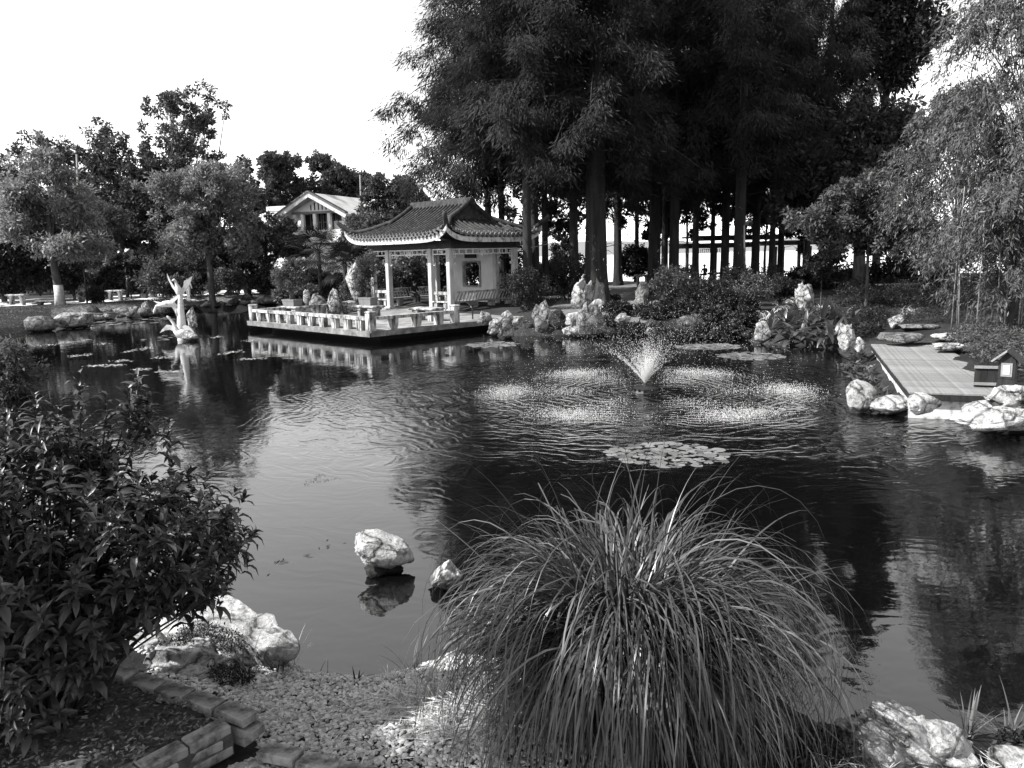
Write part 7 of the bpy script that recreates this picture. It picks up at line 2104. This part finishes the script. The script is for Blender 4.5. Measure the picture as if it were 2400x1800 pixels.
# ------------------------------------------------------------------ fountain-like clump of silver grass
def silver_grass():
    g = np.random.default_rng(60)
    q = G(1470, 1640, 0.34)
    t = thing('silver_grass', 'great arching clump of silver grass in the foreground at the edge of the water', 'ornamental grass', (q.x, q.y, 0.33))
    n = 3500; m = 15
    az = g.random(n) * 2 * PI
    rb = 0.30 * np.sqrt(g.random(n)); ba = g.random(n) * 2 * PI
    base = np.column_stack([rb * np.cos(ba), rb * np.sin(ba), np.full(n, -0.04)])
    az = np.where(g.random(n) < 0.7, ba + g.normal(size=n) * 0.5, az)
    tuft_ = g.integers(0, 70, n)                       # blades grow in small sheaves that lean and age together
    t_az, t_el, t_tone = g.normal(size=70) * 0.35, g.normal(size=70) * 0.12, g.normal(size=70) * 0.12
    az = az + t_az[tuft_]
    L = 1.48 + 0.66 * g.random(n)
    el0 = np.clip(np.radians(79 + 10 * g.normal(size=n)) - 0.5 * rb / 0.30 * g.random(n), 0.3, 1.5)
    droop = 1.42 + 1.1 * g.random(n) + 0.3 * np.maximum(0, g.normal(size=n))
    short = g.random(n) < 0.35; L = np.where(short, L * 0.66, L)
    straight = g.random(n) < 0.04; droop = np.where(straight, droop * 0.25, droop); L = np.where(straight, L * 0.8, L)
    el0 = np.clip(el0 + t_el[tuft_], 0.3, 1.55); twist = g.normal(size=n) * 0.6
    V = np.zeros((n, m + 1, 2, 3)); p = base.copy(); z0 = p[:, 2]
    wd = 0.0040 + 0.0055 * g.random(n)
    for i in range(m + 1):
        f = i / m
        el = el0 - droop * f ** 2.0 * 1.75
        a = az + twist * f * f
        d = np.column_stack([np.cos(el) * np.cos(a), np.cos(el) * np.sin(a), np.sin(el)])
        if i: p = p + d * (L / m)[:, None]
        p[:, 2] = np.maximum(p[:, 2], -0.3 + 0.02 * g.random(n))
        sd = np.column_stack([-np.sin(a), np.cos(a), 0.35 * np.sin(az * 7)])
        w_ = wd * (1 - f ** 2.2) * min(1, 0.55 + f * 2) + 0.0005
        V[:, i, 0] = p - sd * w_[:, None]; V[:, i, 1] = p + sd * w_[:, None]
    F = []
    for i in range(m): F.append((2 * i, 2 * i + 1, 2 * i + 3, 2 * i + 2))
    F = np.array(F)
    tone = np.clip(0.30 + t_tone[tuft_] + 0.2 * g.normal(size=n) + 0.5 * (g.random(n) < 0.14), 0, 1)
    cam_l = np.array([-q.x, -q.y, CAM_H - 0.33])
    near = np.linalg.norm(V[:, m // 2].mean(1) - cam_l, axis=1)
    pick = np.argsort(near)[:900:3][:300]
    mask = np.ones(n, bool); mask[pick] = False
    R = V[mask].reshape(-1, 3); k = 2 * (m + 1)
    Q = (F[None] + k * np.arange(mask.sum())[:, None, None]).reshape(-1, 4)
    o = link('blades', mesh_np('blades', R, Q, np.repeat(tone[mask], k), True), L_grass, t); tag(o, kind='stuff')
    for i in pick:
        link('blade', mesh_np('blade', V[i].reshape(-1, 3), F, np.full(k, tone[i]), True), L_grass, t)
    t.scale = (0.92, 0.92, 1.17)
    return t
silver_grass()
# ------------------------------------------------------------------ straw, weeds and reeds along the near shore
def straw(name, poly_px, n, L, seed, z=0.35, mat=None, lift=0.015, hi=0.05):
    g = np.random.default_rng(seed)
    w = np.array([G(x, y, z)[:2] for x, y in poly_px]); lo, h_ = w.min(0), w.max(0); P = []
    while len(P) < n:
        q = lo + (h_ - lo) * g.random((n * 2, 2)); P += list(q[sdist(q[:, 0], q[:, 1], w) < 0])
    P = np.array(P[:n]); zz = np.maximum(gzs(P[:, 0], P[:, 1]), 0) + lift + hi * g.random(n)
    an = g.random(n) * 6.28
    A = np.column_stack([np.cos(an), np.sin(an), g.normal(size=n) * 0.12]); N = np.array([0, 0, 1]) + g.normal(size=(n, 3)) * 0.4
    LL = L * (0.4 + g.random(n))
    V, Q = leaf_quads(np.column_stack([P, zz]), A, N, LL, np.full(n, 0.006), 0.1)
    return tag(link(name, mesh_np(name, V, Q, np.repeat(g.random(n), 4)), mat or L_straw), kind='stuff')
straw('dry_straw', [(1000, 1570), (1100, 1560), (1200, 1640), (1260, 1800), (1040, 1780), (900, 1640), (880, 1600)], 1500, 0.2, 71)
straw('scattered_straw', [(560, 1640), (900, 1620), (1100, 1700), (1200, 1900), (800, 1850)], 240, 0.14, 72, hi=0.02)
straw('bank_straw', [(1880, 1700), (2120, 1745), (2400, 1735), (2400, 1850), (1900, 1850)], 500, 0.16, 73)
def tuft(name, label, px, py, z, n, h, spread, seed, mat=None, wdt=0.008, group='weeds along the near shore', bend=0.6, cat='weed'):
    g = np.random.default_rng(seed)
    q = G(px, py, z); q.z = max(gz(q.x, q.y), -0.03)
    t = thing(name, label, cat, q, 0, group)
    for k in range(n):
        a = g.random() * 6.28; L = h * (0.55 + 0.6 * g.random()); el = 1.35 - spread * g.random(); bd = bend * (0.4 + g.random())
        V = []; p = np.array([g.normal() * 0.02, g.normal() * 0.02, -0.02]); m = 6
        for i in range(m + 1):
            f = i / m; e_ = el - bd * f * f
            d = np.array([math.cos(e_) * math.cos(a), math.cos(e_) * math.sin(a), math.sin(e_)])
            if i: p = p + d * L / m
            sd = np.array([-math.sin(a), math.cos(a), 0]) * wdt / 2 * (1 - f ** 2 * 0.95)
            V += [p - sd, p + sd]
        F = [(2 * i, 2 * i + 1, 2 * i + 3, 2 * i + 2) for i in range(m)]
        link('blade', mesh_np('blade', np.array(V), np.array(F), np.full(len(V), g.random()), True), mat or L_grass, t)
    return t
tuft('reed_tuft', 'upright dark reeds at the tip of the flat rock ledge', 580, 1600, 0.2, 14, 0.42, 0.35, 1)
tuft('reed_tuft', 'thin reeds in front of the ledge, nearer the water', 650, 1590, 0.1, 9, 0.34, 0.4, 2)
tuft('reed_tuft', 'pale seeding grass stems at the right tip of the ledge', 690, 1575, 0.05, 8, 0.36, 0.3, 3, L_spider, 0.005)
tuft('weed_tuft', 'pair of narrow leaves standing in the shallow water at the gravel edge', 735, 1590, 0.02, 4, 0.16, 0.5, 4)
tuft('weed_tuft', 'narrow leaves leaning right over the gravel edge', 765, 1590, 0.03, 5, 0.2, 0.9, 5)
tuft('weed_tuft', 'dark sprig at the gravel edge midway to the grass clump', 830, 1610, 0.08, 9, 0.14, 1.0, 6, L_dark, 0.016)
tuft('weed_tuft', 'upright thin stems at the gravel edge left of the grass clump', 970, 1580, 0.05, 12, 0.36, 0.4, 7)
tuft('weed_tuft', 'short leafy weed at the gravel edge beside the straw', 915, 1600, 0.1, 14, 0.16, 0.9, 8, L_straw, 0.01)
tuft('weed_tuft', 'tall thin stems rising before the low pitted rock', 1005, 1560, 0.05, 6, 0.6, 0.3, 9, L_dark, 0.005)
tuft('weed_tuft', 'small weed in the shade of the brick corner', 480, 1600, 0.45, 10, 0.14, 0.9, 10, L_dark, 0.012)
tuft('weed_tuft', 'arching weeds behind the peak of the big rounded rock', 2270, 1730, 0.1, 16, 0.34, 0.8, 11, None, 0.013)
tuft('weed_tuft', 'arching weeds at the right edge behind the small rough rock', 2360, 1740, 0.1, 16, 0.36, 0.8, 12, None, 0.013)
tuft('weed_tuft', 'thin stems between grass clump and big rounded rock', 2010, 1760, 0.15, 8, 0.34, 0.5, 13, None, 0.006)
tuft('weed_tuft', 'pair of broad leaves behind the left shoulder of the big rounded rock', 2150, 1730, 0.05, 6, 0.26, 0.6, 14, None, 0.016)
tuft('weed_tuft', 'reed stems standing in the water left of the big rounded rock', 2060, 1720, 0.0, 6, 0.22, 0.3, 15, L_dark, 0.008)
# moss and small herbs on the ledge
def herbs(name, poly_px, n, size, z, seed, mat, hi):
    g = np.random.default_rng(seed)
    w = np.array([G(x, y, z)[:2] for x, y in poly_px]); lo, h_ = w.min(0), w.max(0); P = []
    while len(P) < n:
        q = lo + (h_ - lo) * g.random((n * 2, 2)); P += list(q[sdist(q[:, 0], q[:, 1], w) < 0])
    P = np.array(P[:n])
    d = unit(g.normal(size=(n, 3)) + np.array([0, 0, 0.5])); N = unit(g.normal(size=(n, 3)) * 0.5 + np.array([0, 0, 0.9]))
    L = size * (0.6 + 0.8 * g.random(n))
    V, Q = leaf_quads(np.column_stack([P, z + hi * g.random(n) ** 1.3]), d, N, L, L * 0.5)
    return tag(link(name, mesh_np(name, V, Q, np.repeat(g.random(n), 4)), mat), kind='stuff')
herbs('creeping_herbs', [(410, 1480), (480, 1462), (560, 1490), (585, 1530), (520, 1536), (430, 1512)], 1500, 0.02, 0.31, 81, L_dark, 0.05)
herbs('creeping_herbs', [(370, 1520), (440, 1500), (460, 1530), (390, 1545)], 700, 0.02, 0.34, 82, L_dark, 0.08)
herbs('creeping_herbs', [(470, 1580), (560, 1560), (600, 1600), (520, 1615)], 800, 0.022, 0.24, 83, L_dark, 0.06)
herbs('bank_herbs', [(1860, 1720), (1960, 1730), (2000, 1800), (1880, 1830)], 900, 0.03, 0.3, 84, L_dark, 0.08)
herbs('bank_herbs', [(2330, 1745), (2440, 1740), (2440, 1800), (2340, 1790)], 900, 0.03, 0.2, 85, L_dark, 0.12)
# floating leaves, each on its own
for k, (px, py, a, l) in enumerate([(658, 1318, 0.6, 'floating leaf sprig in the middle of the calm water'), (624, 1350, 0.5, 'single dark leaf floating nearest the leafy shrub'), (706, 1302, 0.3, 'pair of leaves floating right of the leaf sprig'),
                                    (760, 1284, 0.6, 'thin forked leaf floating left of the pond rock'), (764, 1268, 0.7, 'thin leaf floating above the forked one'), (802, 1273, 0.2, 'short leaf floating nearest the pond rock')]):
    q = G(px, py, 0.004)
    t = thing('floating_leaf', l, 'leaf', q, a, 'leaves afloat on the calm water')
    g = np.random.default_rng(900 + k)
    nn = 9 if k == 0 else (4 if k in (2, 3) else 1)
    P = np.column_stack([g.normal(size=nn) * (0.06 if nn > 1 else 0), g.normal(size=nn) * (0.025 if nn > 1 else 0), 0.002 * g.random(nn)])
    an = g.normal(size=nn) * 0.6
    V, Q = leaf_quads(P, np.column_stack([np.cos(an), np.sin(an), 0 * an]), np.tile([0, 0, 1.0], (nn, 1)), 0.05 + 0.05 * g.random(nn), np.full(nn, 0.014), 0.05)
    link('blade', mesh_np('blade', V, Q, np.repeat(g.random(nn), 4)), L_dark, t)
